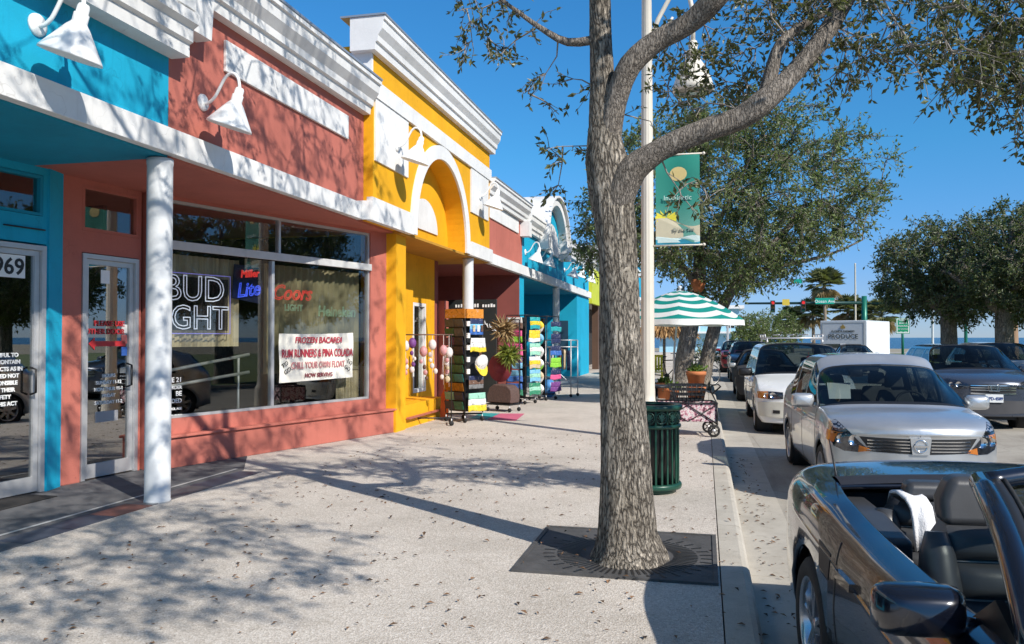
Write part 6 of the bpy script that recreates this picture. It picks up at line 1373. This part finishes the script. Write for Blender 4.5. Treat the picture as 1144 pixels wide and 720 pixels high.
# ---------------------------------------------------------------- crossing: mast arm, signals, signs, trailer
Ym = 84; pm = at(966, 395, Ym); top = at(966, 331, Ym).z; za = at(966, 338, Ym).z; xa = at(832, 336, Ym).x
MA = thing('signal_mast', (pm.x, Ym, -.17), 'green traffic signal mast with a long horizontal arm', 'signal mast'); M_MG = mat('mast_green', (.01, .15, .10), .4, .2, .06, 3); M_MD = mat('mast_dark_green', (.012, .05, .045), .45, .2, .06, 3)
mb = MB(); mb.tube([(pm.x, Ym, -.2), (pm.x, Ym, top)], [.30, .24], M_MG, 16); mb.build('pole', MA); mb = MB(); mb.tube([(pm.x, Ym, za - .05), (xa, Ym, za)], [.16, .10], M_MD, 12); mb.tube([(pm.x, Ym, za - .1), (pm.x + 9, Ym, za - .1)], .06, M_MD, 10); mb.build('arm', MA)
def signal(px, lab):
    x = at(px, 340, Ym).x; t = thing('traffic_signal', (x, Ym - .2, za), lab, 'traffic light', 'traffic signals on the mast arm'); mb = MB(); mb.box(x - .22, x + .22, Ym - .45, Ym - .18, za - .95, za + .25, mat('signal_housing', (.03, .03, .03), .5)); bevel(mb.build('housing', t), .04)
    for k, (nm, cl_, em) in enumerate((('red_lamp', (.75, .03, .03), .8), ('amber_lamp', (.16, .09, .01), 0), ('green_lamp', (.01, .10, .06), 0))):
        mb = MB(); mb.lathe([(0, .03), (.10, .02), (.15, 0)], mat(nm, cl_, .3, 0, 0, emit=em), 16, lambda a, b, q: (x + a, Ym - .455 - q, za + .02 - k * .38 + b)); mb.build(nm, t)
        mb = MB(); mb.lathe([(.165, 0), (.17, .16), (.18, 0)], M_TRIM, 16, lambda a, b, q: (x + a, Ym - .45 - q, za + .02 - k * .38 + b), a0=0, a1=math.pi); mb.build('visor', t)
signal(863, 'red traffic signal at the left end of the mast arm'); signal(897, 'red traffic signal beside the street name sign')
def flat_sign(nm, px0, px1, py0, py1, Y, col, lab, cat, lines=(), post=False, sz=.3, edge=None):
    a, b_ = at(px0, py1, Y), at(px1, py0, Y); t = thing(nm, ((a.x + b_.x) / 2, Y, a.z), lab, cat); mb = MB(); mb.box(a.x, b_.x, Y - .03, Y, a.z, b_.z, col); mb.build('board', t)
    if edge: mb = MB(); frame(mb, lambda s, d, z: (s, Y - .034 - d, z), a.x + .04, b_.x - .04, a.z + .04, b_.z - .04, .05, 0, .006, M_WTXT); mb.build('border', t)
    for (s_, fx, fz, z_) in lines: text(s_, z_, (a.x + (b_.x - a.x) * fx, Y - .036, a.z + (b_.z - a.z) * fz), (1, 0, 0), (0, 0, 1), M_WTXT, 'sign_lettering', t)
    if post: mb = MB(); mb.tube([((a.x + b_.x) / 2, Y + .06, -.17), ((a.x + b_.x) / 2, Y + .06, b_.z - .1)], .09, M_MG, 10); mb.build('post', t)
    return t
flat_sign('street_name_sign', 911, 932, 333, 340, Ym - .4, mat('teal_sign', (.0, .30, .22), .45), 'green street name sign on the signal mast arm', 'street sign', (('Ocean Ave', .5, .22, .42),))
flat_sign('lane_sign', 874, 882, 334.5, 341.5, Ym - .4, mat('yellow_sign', (.62, .45, .05), .5), 'yellow sign hanging between the traffic signals', 'street sign')
flat_sign('parking_sign', 1001, 1016, 355.5, 373, 62, M_SGREEN, 'large green white lettered sign on a green post near the sea', 'street sign', (('PUBLIC', .5, .80, .16), ('BEACH', .5, .62, .16), ('PARKING', .5, .44, .15), ('PAY STATION', .5, .26, .11), ('6 AM - 9 PM', .5, .08, .11)), True, edge=True)
flat_sign('street_name_sign', 886, 896, 312, 317, 60, mat('teal_sign', (.0, .30, .22), .45), 'small green street name sign in front of the oak leaves', 'street sign')
# produce trailer
Yt = 48; a = at(925, 394, Yt); b_ = at(968, 358, Yt); TR = thing('produce_trailer', ((a.x + b_.x) / 2, Yt, -.17), 'white box trailer lettered produce near the palms', 'trailer')
M_TRW = mat('trailer_shaded_white', (.55, .58, .60), .5, 0, .06, 2); M_TRS = mat('trailer_sunlit_white', (.78, .78, .77), .5, 0, .05, 2)  # one white box: shade greyed into the door face, sunlight into the side
wd = 2.55; hT = b_.z; th_ = R(-27); ct_, st_ = math.cos(th_), math.sin(th_)
def TQ(s_, d, z): s2 = s_ - wd; return (b_.x + s2 * ct_ - d * st_, Yt + s2 * st_ + d * ct_, z)      # s across the back doors, d along the box
mb = MB(); mb.box(0, wd, 0, 4.4, .45, hT, M_TRW, TQ); bevel(mb.build('box', TR), .04)
mb = MB(); mb.box(wd + .002, wd + .02, .05, 4.3, .5, hT - .08, M_TRS, TQ); mb.build('sunlit_side_panel', TR)  # sheet over the side, its paler white standing in for sunlight
mb = MB(); frame(mb, lambda s_, d, z: TQ(s_, -d, z), .12, wd - .12, .62, hT - .12, .035, 0, .012, mat('trailer_trim', (.35, .37, .36), .6)); mb.build('door_frame', TR)
M_TXG = mat('dark_grey_lettering', (.06, .07, .065), .6)
def tt(s_, z, size): text(s_, size, TQ(wd / 2, -.016, z), (ct_, st_, 0), (0, 0, 1), M_TXG, 'trailer_lettering', TR, bold=.004)
tt('PRODUCE', hT - 1.02, .36); tt('FLORIDA FARMERS', hT - .66, .15)
mb = MB(); mb.prism([(-.11, 0), (.11, 0), (.14, .10), (.05, .18), (0, .25), (-.05, .18), (-.14, .10)], 0, .01, mat('basket_gold', (.35, .24, .06), .6), lambda p, q, r: TQ(wd / 2 + p, -.015 - r, hT - .46 + q)); mb.build('basket_emblem', TR)
mb = MB(); mb.box(.3, wd - .3, -.02, -.004, .98, 1.20, mat('dark_strip', (.05, .06, .045), .6), TQ); mb.box(wd / 2 - .14, wd / 2 + .14, -.03, -.021, .90, 1.26, M_TRS, TQ); mb.build('vent_strip', TR)
for s_ in (.2, wd - .2):
    for dy in (1.8, 2.7): mb = MB(); Q = lambda p, q, r: TQ(s_ + r, dy + p, .18 + q); mb.lathe([(0, -.1), (.3, -.1), (.34, 0), (.3, .1), (0, .1)], M_RUB, 24, Q); mb.build('wheel', TR)
# slim posts between the palms and the oaks
for px, Y, zt_, m_, l in ((1042, 70, 4.2, M_WPOST, 'slim pale post in front of the sea, left of the dark oaks'), (956, 92, 9.5, M_CREAM, 'tall pale pole rising behind the produce trailer'), (813, 66, 6.5, M_ALU, 'thin grey pole beside the pale blue house'), (1079, 52, 5.0, M_MG, 'green pole between the dark oak trunks'), (1130, 40, 3.6, mat('tan_post', (.35, .22, .14), .8), 'thick tan post behind the white suv')):
    c = at(px, 380, Y); t = thing('pole', (c.x, Y, -.17), l, 'pole'); mb = MB(); r_ = .30 if px == 1130 else .10; mb.lathe([(0, -.2), (r_, -.2), (r_ * .95, .3), (r_ * .8, zt_ - .1), (r_ * 1.0, zt_ - .06), (r_ * .5, zt_), (0, zt_)], m_, 16, lambda p, q, r: (c.x + p, Y + q, r)); mb.build('shaft', t)
# fallen leaves
rs = np.random.default_rng(77); n = 1150
xs_ = np.concatenate([rs.uniform(-4.6, .25, n - 260), rs.normal(.44, .10, 170), rs.uniform(.5, 1.2, 90)]); ysl = np.concatenate([rs.uniform(3.0, 13, n - 260), rs.uniform(3.0, 12, 170), rs.uniform(3, 9, 90)])
keep = ~((np.abs(xs_ - .30) < .03)); xs_, ysl = xs_[keep], ysl[keep]; zz = np.where(xs_ > .30, -.147, .006); zz = np.where((xs_ > gx0) & (xs_ < gx1) & (ysl > gy0) & (ysl < gy1), .02, zz); zz = np.where((xs_ >= .30) & (xs_ < .745), -.143, zz)
kp = (xs_ - tx) ** 2 + (ysl - ty) ** 2 > .07; xs_, ysl, zz = xs_[kp], ysl[kp], zz[kp]; n = len(xs_)
D = rs.normal(size=(n, 3)); D[:, 2] *= .12; L_ = rs.uniform(.022, .058, n)[:, None]; D /= np.linalg.norm(D, axis=1, keepdims=True); S = np.cross(D, np.array([0, 0, 1.])); S /= np.linalg.norm(S, axis=1, keepdims=True); W_ = L_ * rs.uniform(.14, .30, (n, 1)); P = np.stack([xs_, ysl, zz + .004], 1); up = np.array([0, 0, 1.]) * L_ * .16
V = np.stack([P, P + D * L_ * .5 + S * W_ + up, P + D * L_ * .5, P + D * L_ * .5 - S * W_ + up, P + D * L_], 1).reshape(-1, 3); b5 = np.arange(n)[:, None] * 5
F = np.concatenate([b5 + np.array([[0, 2, 1]]), b5 + np.array([[0, 3, 2]]), b5 + np.array([[1, 2, 4]]), b5 + np.array([[2, 3, 4]])], 0)
o = fast_mesh('fallen_leaves', V, F, mat('dead_leaf', (.17, .095, .05), .8, 0, .2, 3, island=.7), None, (0, 0, 0)); o['kind'] = 'stuff'; tag(o, 'brown oak leaves scattered over pavement and gutter', 'leaves')
# ================================================================ SOUVENIRS IN FRONT OF THE SHOPS
rk = random.Random(4)
def cmat(n, c, r=.6):
    m, t, b, L = nodes_of('goods_' + n); v = ocoord(t); x = tuple(v_ * .45 for v_ in c); y = tuple(min(.8, v_ * .6 + .22) for v_ in c)       # cloth and card with a loose print
    pr = ramp(t, tnoise(t, v, 17, 4, .7), [(.36, x), (.44, c), (.58, c), (.66, y)]); ed = ramp(t, tvor(t, v, 14), [(.10, (.55, .55, .55)), (.16, (1, 1, 1))]); c2 = mixc(t, pr, ed, .7, 'MULTIPLY')
    L.new(c2, b.inputs['Base Color']); b.inputs['Roughness'].default_value = r; tbump(t, b, tnoise(t, v, 30, 4, .6), .5, .01); return m
GC = dict(yellow=(.75, .55, .03), white=(.74, .73, .70), pink=(.70, .10, .26), blue=(.04, .14, .45), lime=(.25, .58, .05), green=(.03, .22, .12), orange=(.60, .22, .02), navy=(.02, .03, .09), teal=(.02, .33, .35), red=(.42, .03, .04), purple=(.17, .05, .22), grey=(.18, .18, .18), sky=(.18, .45, .66), mint=(.30, .60, .45), brown=(.14, .075, .05), sand=(.55, .44, .28))
CM = {k: cmat(k, v) for k, v in GC.items()}
def caster(mb_parent, X, a, b):
    mb = MB(); mb.lathe([(0, -.018), (.04, -.018), (.045, 0), (.04, .018), (0, .018)], M_RUB, 14, lambda p, q, z: X(a + p, b + z, .045 + q)); mb.tube([X(a, b, .05), X(a, b, .13)], .012, M_ALU, 6); mb.build('caster', mb_parent)
def rot(x0, y0, ang):
    c_, s_ = math.cos(ang), math.sin(ang); return lambda a, b, q: (x0 + a * c_ - b * s_, y0 + a * s_ + b * c_, q)
def base(T, X, w, z=.14, feet=True):
    mb = MB(); mb.tube([X(-w, -w, z), X(w, w, z)], .016, M_BMET, 8); mb.tube([X(-w, w, z), X(w, -w, z)], .016, M_BMET, 8); mb.build('base', T)
    for a in (-w, w):
        for b in (-w, w): caster(T, X, a, b)
def cap(name, X, a, b, z, col, brim, lab, group, s=1.0):
    t = thing(name, X(a, b, z), lab, 'cap', group); mb = MB(); n = 14
    dome = [(.105 * s * math.cos(t_) if t_ < 1.57 else .001, .115 * s * math.sin(t_)) for t_ in [math.pi / 2 * k / 6 for k in range(7)]]
    mb.lathe(dome, col, 18, lambda p, q, r: X(a + p, b - r * .75 - .0, z + q + r * .5)); mb.build('crown', t)
    mb = MB(); br = [(.105 * s * math.cos(t_), -.02 - .14 * s * math.sin(t_)) for t_ in [math.pi * k / 10 for k in range(11)]]; mb.prism(br, 0, .012, brim, lambda p, q, r: X(a + p, b - .01 - r - .05 * (-(q + .02)) / .14, z + q + .0)); mb.build('brim', t)
def flat_item(name, X, a0, a1, b, z0, z1, cols, lab, cat, group):
    """goods hung flat: creased sheets with soft lower edges"""
    t = thing(name, X((a0 + a1) / 2, b, z0), lab, cat, group); n = len(cols); ph = rk.uniform(0, 6); soft = cat in ('towel', 'shirt', 'bag')
    am = .014 if soft else .004
    for k, cl in enumerate(cols):
        za, zb_ = z0 + (z1 - z0) * k / n, z0 + (z1 - z0) * (k + 1) / n; P = []
        for i in range(6):
            f = i / 5; z = za + (zb_ - za) * f; row = []; g = (z - z0) / max(1e-6, z1 - z0)
            for j in range(11):
                u = j / 10; w2 = (1 - g) * .018 if soft else 0; a_ = a0 - w2 + (a1 - a0 + 2 * w2) * u
                bo = -.012 - am * (1 + math.sin(u * 11 + ph + g * 2.5) * (1.3 - g) + .5 * math.sin(u * 23 + ph * 2)); row.append(X(a_, b + bo, z - (.012 * math.sin(u * 7 + ph) * (1 - g) if soft else 0)))
            P.append(row)
        mb = MB(); mb.grid(P, cl); o = mb.build('cloth_panel' if soft else 'printed_panel', t, fix=False); so = o.modifiers.new('thick', 'SOLIDIFY'); so.thickness = .012; so.offset = 0
    return t
# rack one: tall green pocket display
X1 = rot(-4.40, 14.55, R(-26)); K1 = thing('display_rack', (-4.40, 14.55, 0), 'tall revolving rack with dark green pockets and orange header', 'display rack', 'wheeled racks before the souvenir shop')
base(K1, X1, .24); h = .245
mb = MB()
for a in (-h, h):
    for b in (-h, h): mb.tube([X1(a, b, .16), X1(a, b, 2.08)], .010, M_BMET, 6)
mb.box(-.2, .2, -.2, .2, .2, 1.95, M_TRIM, X1); mb.build('frame', K1)
mb = MB(); mb.box(-h, h, -h - .02, -h + .03, 1.93, 2.10, CM['orange'], X1); mb.box(h - .03, h + .02, -h + .035, h, 1.93, 2.10, CM['orange'], X1); mb.build('header_panel', K1)
z = .24
rowcol = [('green', 'green'), ('mint', 'green'), ('orange', 'orange'), ('green', 'teal'), ('green', 'green'), ('green', 'teal'), ('navy', 'green'), ('purple', 'navy'), ('green', 'grey'), ('grey', 'green')]
for i, (c1_, c2_) in enumerate(rowcol):
    hh = .165
    for j, cl in enumerate((c1_, c2_)):
        if cl != 'orange' and rk.random() < .35: cl = rk.choice(['navy', 'green', 'grey', 'brown'])
        a0_ = -h + .01 + j * .235; dark = mat('pocket_' + cl, tuple(v * .45 for v in GC[cl]), .5, 0, .45, 14); mb = MB(); mb.prism([(z, -h - .012), (z + hh * .9, -h - .05), (z + hh * .9, -h - .04), (z, -h + .0)], a0_, a0_ + .225, dark, lambda p, q, r: X1(r, q, p)); mb.build('card_pocket', K1)
    z += hh + .004
G1 = 'goods hanging on the green pocket rack'
sd = lambda a, b, q: X1(-b * -1 + 0, a, q)        # right hand face of the rack: a runs along it, b sticks out
S1 = lambda a, b, q: X1(h + .01 - b, a, q)
flat_item('postcard_set', S1, -.16, .20, -.02, 1.62, 1.92, [CM['blue'], CM['sky'], CM['navy']], 'blue printed souvenir cards at the top of the green rack', 'card', G1)
for k, (a_, cl) in enumerate(((-.1, 'sand'), (.02, 'white'), (.12, 'brown'))): mb = MB(); mb.box(a_, a_ + .06, -.062, -.052, 1.68, 1.80, CM[cl], S1); mb.build('printed_panel', bpy.data.objects['postcard_set'])
flat_item('tote_bag', S1, -.15, .24, -.03, 1.30, 1.56, [CM['yellow'], CM['white'], CM['white']], 'white and yellow tote bag hanging below the blue cards', 'bag', G1)
cap('sun_cap', S1, .04, -.12, 1.08, CM['white'], CM['yellow'], 'white cap with yellow brim in the middle of the green rack', G1, 1.45)
flat_item('sunglasses_card', S1, -.2, .2, -.03, .62, .86, [CM['grey'], CM['brown'], CM['navy']], 'dark printed card low on the green rack above the yellow one', 'card', G1)
flat_item('beach_towel', S1, -.2, .25, -.03, .20, .54, [CM['yellow'], CM['white'], CM['mint']], 'white towel with yellow hem at the bottom of the green rack', 'towel', G1)
for i in range(5): mb = MB(); zz_ = .90 + i * .22; mb.box(-.245, -.17, -.05, -.02, zz_, zz_ + .09, CM['white'], S1); mb.build('price_tag', K1)
# hanging ornaments on a rolling rail
H_ = thing('garment_rail', (-4.85, 13.75, 0), 'thin rolling rail carrying shell wind chimes before the yellow wall', 'rail')
Xh = rot(-4.85, 13.78, R(19))
mb = MB(); mb.tube([Xh(-.50, 0, 1.62), Xh(.46, 0, 1.62)], .011, mat('rust_pipe', (.16, .09, .07), .5, .4, .2, 9), 8); mb.tube([Xh(.42, 0, .1), Xh(.42, 0, 1.64)], .011, M_BMET, 8); mb.tube([Xh(-.46, 0, .1), Xh(-.46, 0, 1.62)], .011, M_BMET, 8); mb.tube([Xh(-.46, 0, .12), Xh(.42, 0, .12)], .013, M_BMET, 8)
for a in (-.46, .42): mb.tube([Xh(a, -.22, .1), Xh(a, .22, .1)], .013, M_BMET, 8)
mb.build('frame', H_)
for a in (-.46, .42):
    for b in (-.22, .22): caster(H_, Xh, a, b)
M_SHELL = mat('pale_shell', (.70, .62, .58), .5, 0, .2, 14); M_PINKS = mat('pink_shell', (.58, .28, .28), .5, 0, .25, 12)
for k, (a, zt_, m1, m2, l) in enumerate(((-.40, 1.50, M_SHELL, M_PINKS, 'pink and white shell chime, leftmost on the rail'), (-.28, 1.55, CM['purple'], M_SHELL, 'purple and white shell chime, second from the left'), (-.08, 1.40, M_PINKS, CM['brown'], 'brown shell chime with hanging discs in the middle of the rail'), (.08, 1.52, M_SHELL, M_SHELL, 'all white shell chime right of the brown one'), (.28, 1.42, M_PINKS, M_SHELL, 'egg shaped pink chime near the post'), (.38, 1.38, M_SHELL, CM['sand'], 'sand coloured chime at the right end of the rail'))):
    t = thing('wind_chime', Xh(a, 0, 1.6), l, 'wind chime', 'shell wind chimes on the rail'); mb = MB(); mb.tube([Xh(a, 0, 1.61), Xh(a, 0, zt_ - .7)], .004, M_SHELL, 5); mb.build('cord', t)
    p = Xh(a, 0, zt_ - .08); mb = MB(); mb.ball(p, .085, m1, 14, 8, (.85, .85, 1.15)); mb.build('shell', t)
    for j in range(4):
        q = Xh(a + rk.uniform(-.07, .07), rk.uniform(-.05, .05), zt_ - .26 - j * .10); mb = MB(); mb.ball(q, rk.uniform(.03, .05), m2 if j % 2 else m1, 10, 6, (1, .5, 1.2)); mb.tube([Xh(a, 0, zt_ - .1), q], .003, M_SHELL, 4); mb.build('pendant', t)
t = thing('paddle', (-4.72, 14.9, 0), 'orange wooden paddle leaning beside the green rack', 'paddle')
mb = MB(); mb.tube([(-4.86, 14.75, .02), (-4.90, 14.95, 1.35)], .018, CM['sand'], 8); mb.build('shaft', t); mb = MB(); mb.prism([(-.07, .0), (.07, .0), (.085, .12), (.075, .45), (.03, .55), (-.03, .55), (-.075, .45), (-.085, .12)], -.012, .012, mat('orange_lacquer', (.62, .12, .03), .4), lambda p, q, r: (-4.86 + p, 14.74 + r + q * .15, .02 + q)); mb.build('blade', t)
# black sign board before the shop
Bd = thing('sign_board', (-5.32, 18.2, 0), 'tall black board with white brush lettering behind the souvenir racks', 'sign board'); mb = MB(); mb.box(-5.95, -4.72, 18.2, 18.26, .06, 2.46, mat('black_board', (.012, .016, .016), .55, 0, .3, 5)); bevel(mb.build('panel', Bd), .01)
mb = MB()
for k in range(15):
    if k in (5, 9): continue
    mb.box(-5.72 + k * .066, -5.72 + k * .066 + rk.uniform(.03, .05), 18.19, 18.199, 2.28, 2.28 + rk.uniform(.06, .085), M_WTXT)
mb.build('lettering', Bd)
mb = MB()
def brush(pts, r=.012): mb.tube([(x, 18.19, z) for x, z in pts], r, M_WTXT, 6)
for k in range(5):
    x0, z0 = -5.30 + k * .115, 2.12 - k * .075; brush([(x0, z0), (x0 + .02, z0 - .09), (x0 + .05, z0 - .10), (x0 + .07, z0 - .01), (x0 + .085, z0 - .09), (x0 + .115, z0 - .085)], .013)
brush([(-5.5, 2.0), (-5.42, 2.14), (-5.36, 2.0), (-5.34, 2.13)]); mb.build('brush_lettering', Bd)
mb = MB(); mb.box(-5.5, -5.05, 18.185, 18.199, 1.1, 1.5, CM['brown']); mb.box(-5.45, -5.25, 18.178, 18.184, 1.18, 1.42, CM['red']); mb.build('poster', Bd)
# straw hats, maroon hat and basket cart
Ct = thing('basket_cart', (-4.15, 16.6, 0), 'low black wheeled cart holding a dark brown basket', 'cart'); Xc = rot(-4.18, 16.7, R(-20))
mb = MB(); mb.box(-.30, .30, -.2, .2, .14, .17, M_BMET, Xc); [mb.tube([Xc(a, .2, .15), Xc(a, .2, 1.95)], .012, M_BMET, 6) for a in (-.28, .28)]; mb.tube([Xc(-.28, .2, 1.95), Xc(.28, .2, 1.95)], .012, M_BMET, 6); mb.tube([Xc(-.28, .2, 1.2), Xc(.28, .2, 1.2)], .010, M_BMET, 6); mb.build('frame', Ct)
for a in (-.28, .28):
    for b in (-.18, .18): caster(Ct, Xc, a, b)
t = thing('brown_basket', Xc(0, 0, .17), 'dark brown rounded basket on the low black cart', 'basket'); mb = MB(); pr = [(-.30, .18), (.30, .18), (.32, .34), (.30, .48), (.20, .56), (-.14, .58), (-.26, .50), (-.32, .34)]; mb.prism(pr, -.17, .17, mat('brown_wicker', (.10, .06, .05), .7, 0, .35, 30, .6, 70), lambda p, q, r: Xc(p, r, q)); bevel(mb.build('body', t), .03, 3)
t = thing('maroon_hat', Xc(-.12, .05, .9), 'large maroon round hat hanging above the brown basket', 'hat'); mb = MB(); mb.lathe([(0, .10), (.10, .09), (.13, .03), (.16, 0), (.30, -.015), (.31, -.02), (.29, -.03), (0, -.03)], mat('maroon_felt', (.20, .025, .035), .8, 0, .15, 6), 32, lambda p, q, r: Xc(-.14 + p, .06 - r, .92 + q)); mb.build('felt', t); mb = MB(); mb.tube([Xc(-.14, .06, .92), Xc(-.14, .2, 1.2)], .004, M_BMET, 4); mb.build('cord', t)
for zc_, m_, l, a_, sp in ((1.75, mat('straw', (.30, .20, .09), .85, 0, .3, 6, island=.4), 'brown palm straw hat at the top of the cart rack', .0, .24), (1.22, leafmat('fresh_palm', (.20, .24, .05), .2, .5), 'yellow green woven palm hat below the brown one', .12, .24)):
    p0 = Xc(a_, .05, zc_); t = thing('palm_hat', p0, l, 'hat', 'palm hats on the cart rack'); rs = np.random.default_rng(int(zc_ * 100)); n = 260; D = rs.normal(size=(n, 3)); D[:, 2] -= .35; V, F = leaves_np(np.array(p0) + rs.normal(size=(n, 3)) * .05, D, sp * 1.15, rs, .10); fast_mesh('fronds', V, F, m_, t, p0)
    mb = MB(); mb.lathe([(0, .12), (.08, .10), (.10, 0), (0, -.02)], m_, 18, lambda p, q, r: (p0[0] + p, p0[1] + q, p0[2] + r)); mb.build('crown', t)
# racks two and three
def goods_rack(x, y, ang, lab, rows, w, caps, seed):
    T = thing('display_rack', (x, y, 0), lab, 'display rack', 'wheeled racks before the souvenir shop'); X = rot(x, y, ang); base(T, X, w * .8)
    mb = MB()
    for a in (-w, w):
        for b in (-w, w): mb.tube([X(a, b, .14), X(a, b, 2.1)], .010, M_BMET, 6)
    for z in (.3, .9, 1.5, 2.1):
        for (p, q) in (((-w, -w), (w, -w)), ((w, -w), (w, w)), ((w, w), (-w, w)), ((-w, w), (-w, -w))): mb.tube([X(*p, z), X(*q, z)], .007, M_BMET, 5)
    mb.box(-.05, .05, -.05, .05, .14, 2.05, M_TRIM, X); mb.build('frame', T)
    return T, X
T2, X2 = goods_rack(-4.22, 18.75, R(-22), 'black wire rack full of bright towels and shirts', 6, .27, False, 2); G2 = 'goods on the rack of bright towels'
rows2 = [('green', ['green', 'mint', 'green'], 'green folded shirt at the bottom of the bright rack'), ('sky', ['sky', 'mint', 'sky'], 'pale blue printed shirt, second from the bottom of the bright rack'), ('white', ['sand', 'yellow', 'white'], 'white shirt with yellow print in the middle of the bright rack'), ('mint', ['mint', 'white', 'mint'], 'mint green shirt above the white and yellow one'), ('yellow', ['white', 'yellow', 'yellow'], 'yellow and white shirt, second from the top of the bright rack'), ('teal', ['teal', 'yellow', 'teal'], 'teal shirt with yellow print at the top of the bright rack')]
for k, (nm, cs, l) in enumerate(rows2): flat_item('printed_shirt', lambda a, b, q: X2(.29 - b, a, q), -.2 + .02 * (k % 2), .24, -.02, .22 + k * .31, .50 + k * .31, [CM[c_] for c_ in cs], l, 'shirt', G2)
rows2b = [('green', 'blue'), ('blue', 'sky'), ('sky', 'purple'), ('pink', 'pink'), ('lime', 'pink'), ('brown', 'white')]
for k, (c1_, c2_) in enumerate(rows2b): flat_item('folded_towel', X2, -.25, .20, -.29, .22 + k * .31, .49 + k * .31, [CM[c1_], CM[c2_]], '%s and %s folded towel on the near side of the bright rack' % (c1_, c2_) if c1_ != c2_ else 'all %s folded towel on the near side of the bright rack' % c1_, 'towel', G2)
T3, X3 = goods_rack(-3.98, 20.0, R(-20), 'black wire rack of caps and blue bags nearest the white column', 6, .30, True, 3); G3 = 'goods on the cap rack'
S3 = lambda a, b, q: X3(.32 - b, a, q)
for k, (c1_, c2_, bag, l, lb) in enumerate((('white', 'grey', 'purple', 'white cap with grey brim, lowest on the cap rack', 'purple bag at the bottom of the cap rack'), ('sand', 'white', 'pink', 'sand coloured cap, second lowest on the cap rack', 'pink bag low on the cap rack'), ('white', 'lime', 'lime', 'white cap with lime brim on the cap rack', 'lime bag on the cap rack'), ('white', 'white', 'blue', 'plain white cap in the middle of the cap rack', 'blue bag in the middle of the cap rack'), ('sky', 'teal', 'navy', 'pale blue cap near the top of the cap rack', 'navy bag near the top of the cap rack'), ('yellow', 'white', 'teal', 'yellow cap at the top of the cap rack', 'teal bag at the top of the cap rack'))):
    cap('souvenir_cap', X3, .16, -.40, .30 + k * .31, CM[c1_], CM[c2_], l, G3, 1.15); flat_item('small_bag', S3, -.22, .26, -.03, .22 + k * .30, .46 + k * .30, [CM[bag], CM['navy' if k % 2 else bag]], lb, 'bag', G3)
# steel trolley and the bag beside it
Tr = thing('steel_trolley', (-3.65, 21.2, 0), 'grey steel tube trolley with goods left of the big trunk', 'trolley'); Xt = rot(-3.72, 21.3, R(-12)); mb = MB()
for a in (-.36, .36):
    for b in (-.25, .25): mb.tube([Xt(a, b, .1), Xt(a, b, 1.50)], .014, M_ALU, 8)
for z in (.35, 1.32, 1.50):
    for (p, q) in (((-.36, -.25), (.36, -.25)), ((.36, -.25), (.36, .25)), ((.36, .25), (-.36, .25)), ((-.36, .25), (-.36, -.25))): mb.tube([Xt(*p, z), Xt(*q, z)], .012, M_ALU, 6)
mb.tube([Xt(-.36, -.25, .95), Xt(.36, -.25, .35)], .011, M_ALU, 6); mb.build('frame', Tr)
for a in (-.36, .36):
    for b in (-.25, .25): caster(Tr, Xt, a, b)
mb = MB(); mb.box(-.35, .35, -.24, .24, .36, .38, M_ALU, Xt); mb.build('shelf', Tr)
for k, (a, cl, l) in enumerate(((-.25, 'grey', 'grey cloth hanging in the steel trolley'), (-.10, 'teal', 'bright teal cloth hanging in the steel trolley'), (.04, 'brown', 'brown cloth hanging in the steel trolley'), (.16, 'sand', 'sand coloured cloth hanging in the steel trolley'), (.27, 'navy', 'navy cloth hanging at the right of the steel trolley'))):
    t = thing('hanging_cloth', Xt(a, -.1, 1.3), l, 'cloth', 'cloths hanging in the trolley'); mb = MB(); P = [[Xt(a - .05 + .1 * j / 6, -.2 + .03 * math.sin(j * 1.4 + i * .3), 1.31 - i * .105 - .02 * k) for j in range(7)] for i in range(6)]; mb.grid(P, CM[cl]); o = mb.build('cloth', t, fix=False); o.modifiers.new('thick', 'SOLIDIFY').thickness = .01
t = thing('plastic_bag', (-4.05, 20.95, 0), 'blue and white plastic bag on the ground by the cap rack', 'bag'); mb = MB()
mb.grid([[(-4.02 + .2 * math.sin(math.pi * (.08 + .84 * i / 8)) ** .6 * math.cos(a) * (1 + .12 * math.sin(4 * a + i)), 20.95 + .16 * math.sin(math.pi * (.08 + .84 * i / 8)) ** .6 * math.sin(a), .0 + .46 * i / 8) for a in [2 * math.pi * k / 20 for k in range(21)]] for i in range(9)], mat('blue_plastic', (.06, .22, .50), .35, 0, .4, 9)); mb.build('sack', t)
# painted mat on the pavement
Mt = thing('floor_mat', (-3.95, 15.6, 0), 'teal and pink mat on the pavement before the racks', 'mat'); mb = MB(); mb.add([(-4.45, 15.0, .008), (-4.05, 14.9, .008), (-4.10, 16.1, .008), (-4.5, 16.15, .008)], [(0, 1, 2, 3)], CM['teal']); mb.build('teal_part', Mt)
mb = MB(); mb.add([(-4.045, 14.9, .008), (-3.45, 14.75, .008), (-3.60, 16.2, .008), (-4.095, 16.1, .008)], [(0, 1, 2, 3)], mat('mat_pink', (.55, .12, .20), .8, 0, .15, 6)); mb.build('pink_part', Mt)
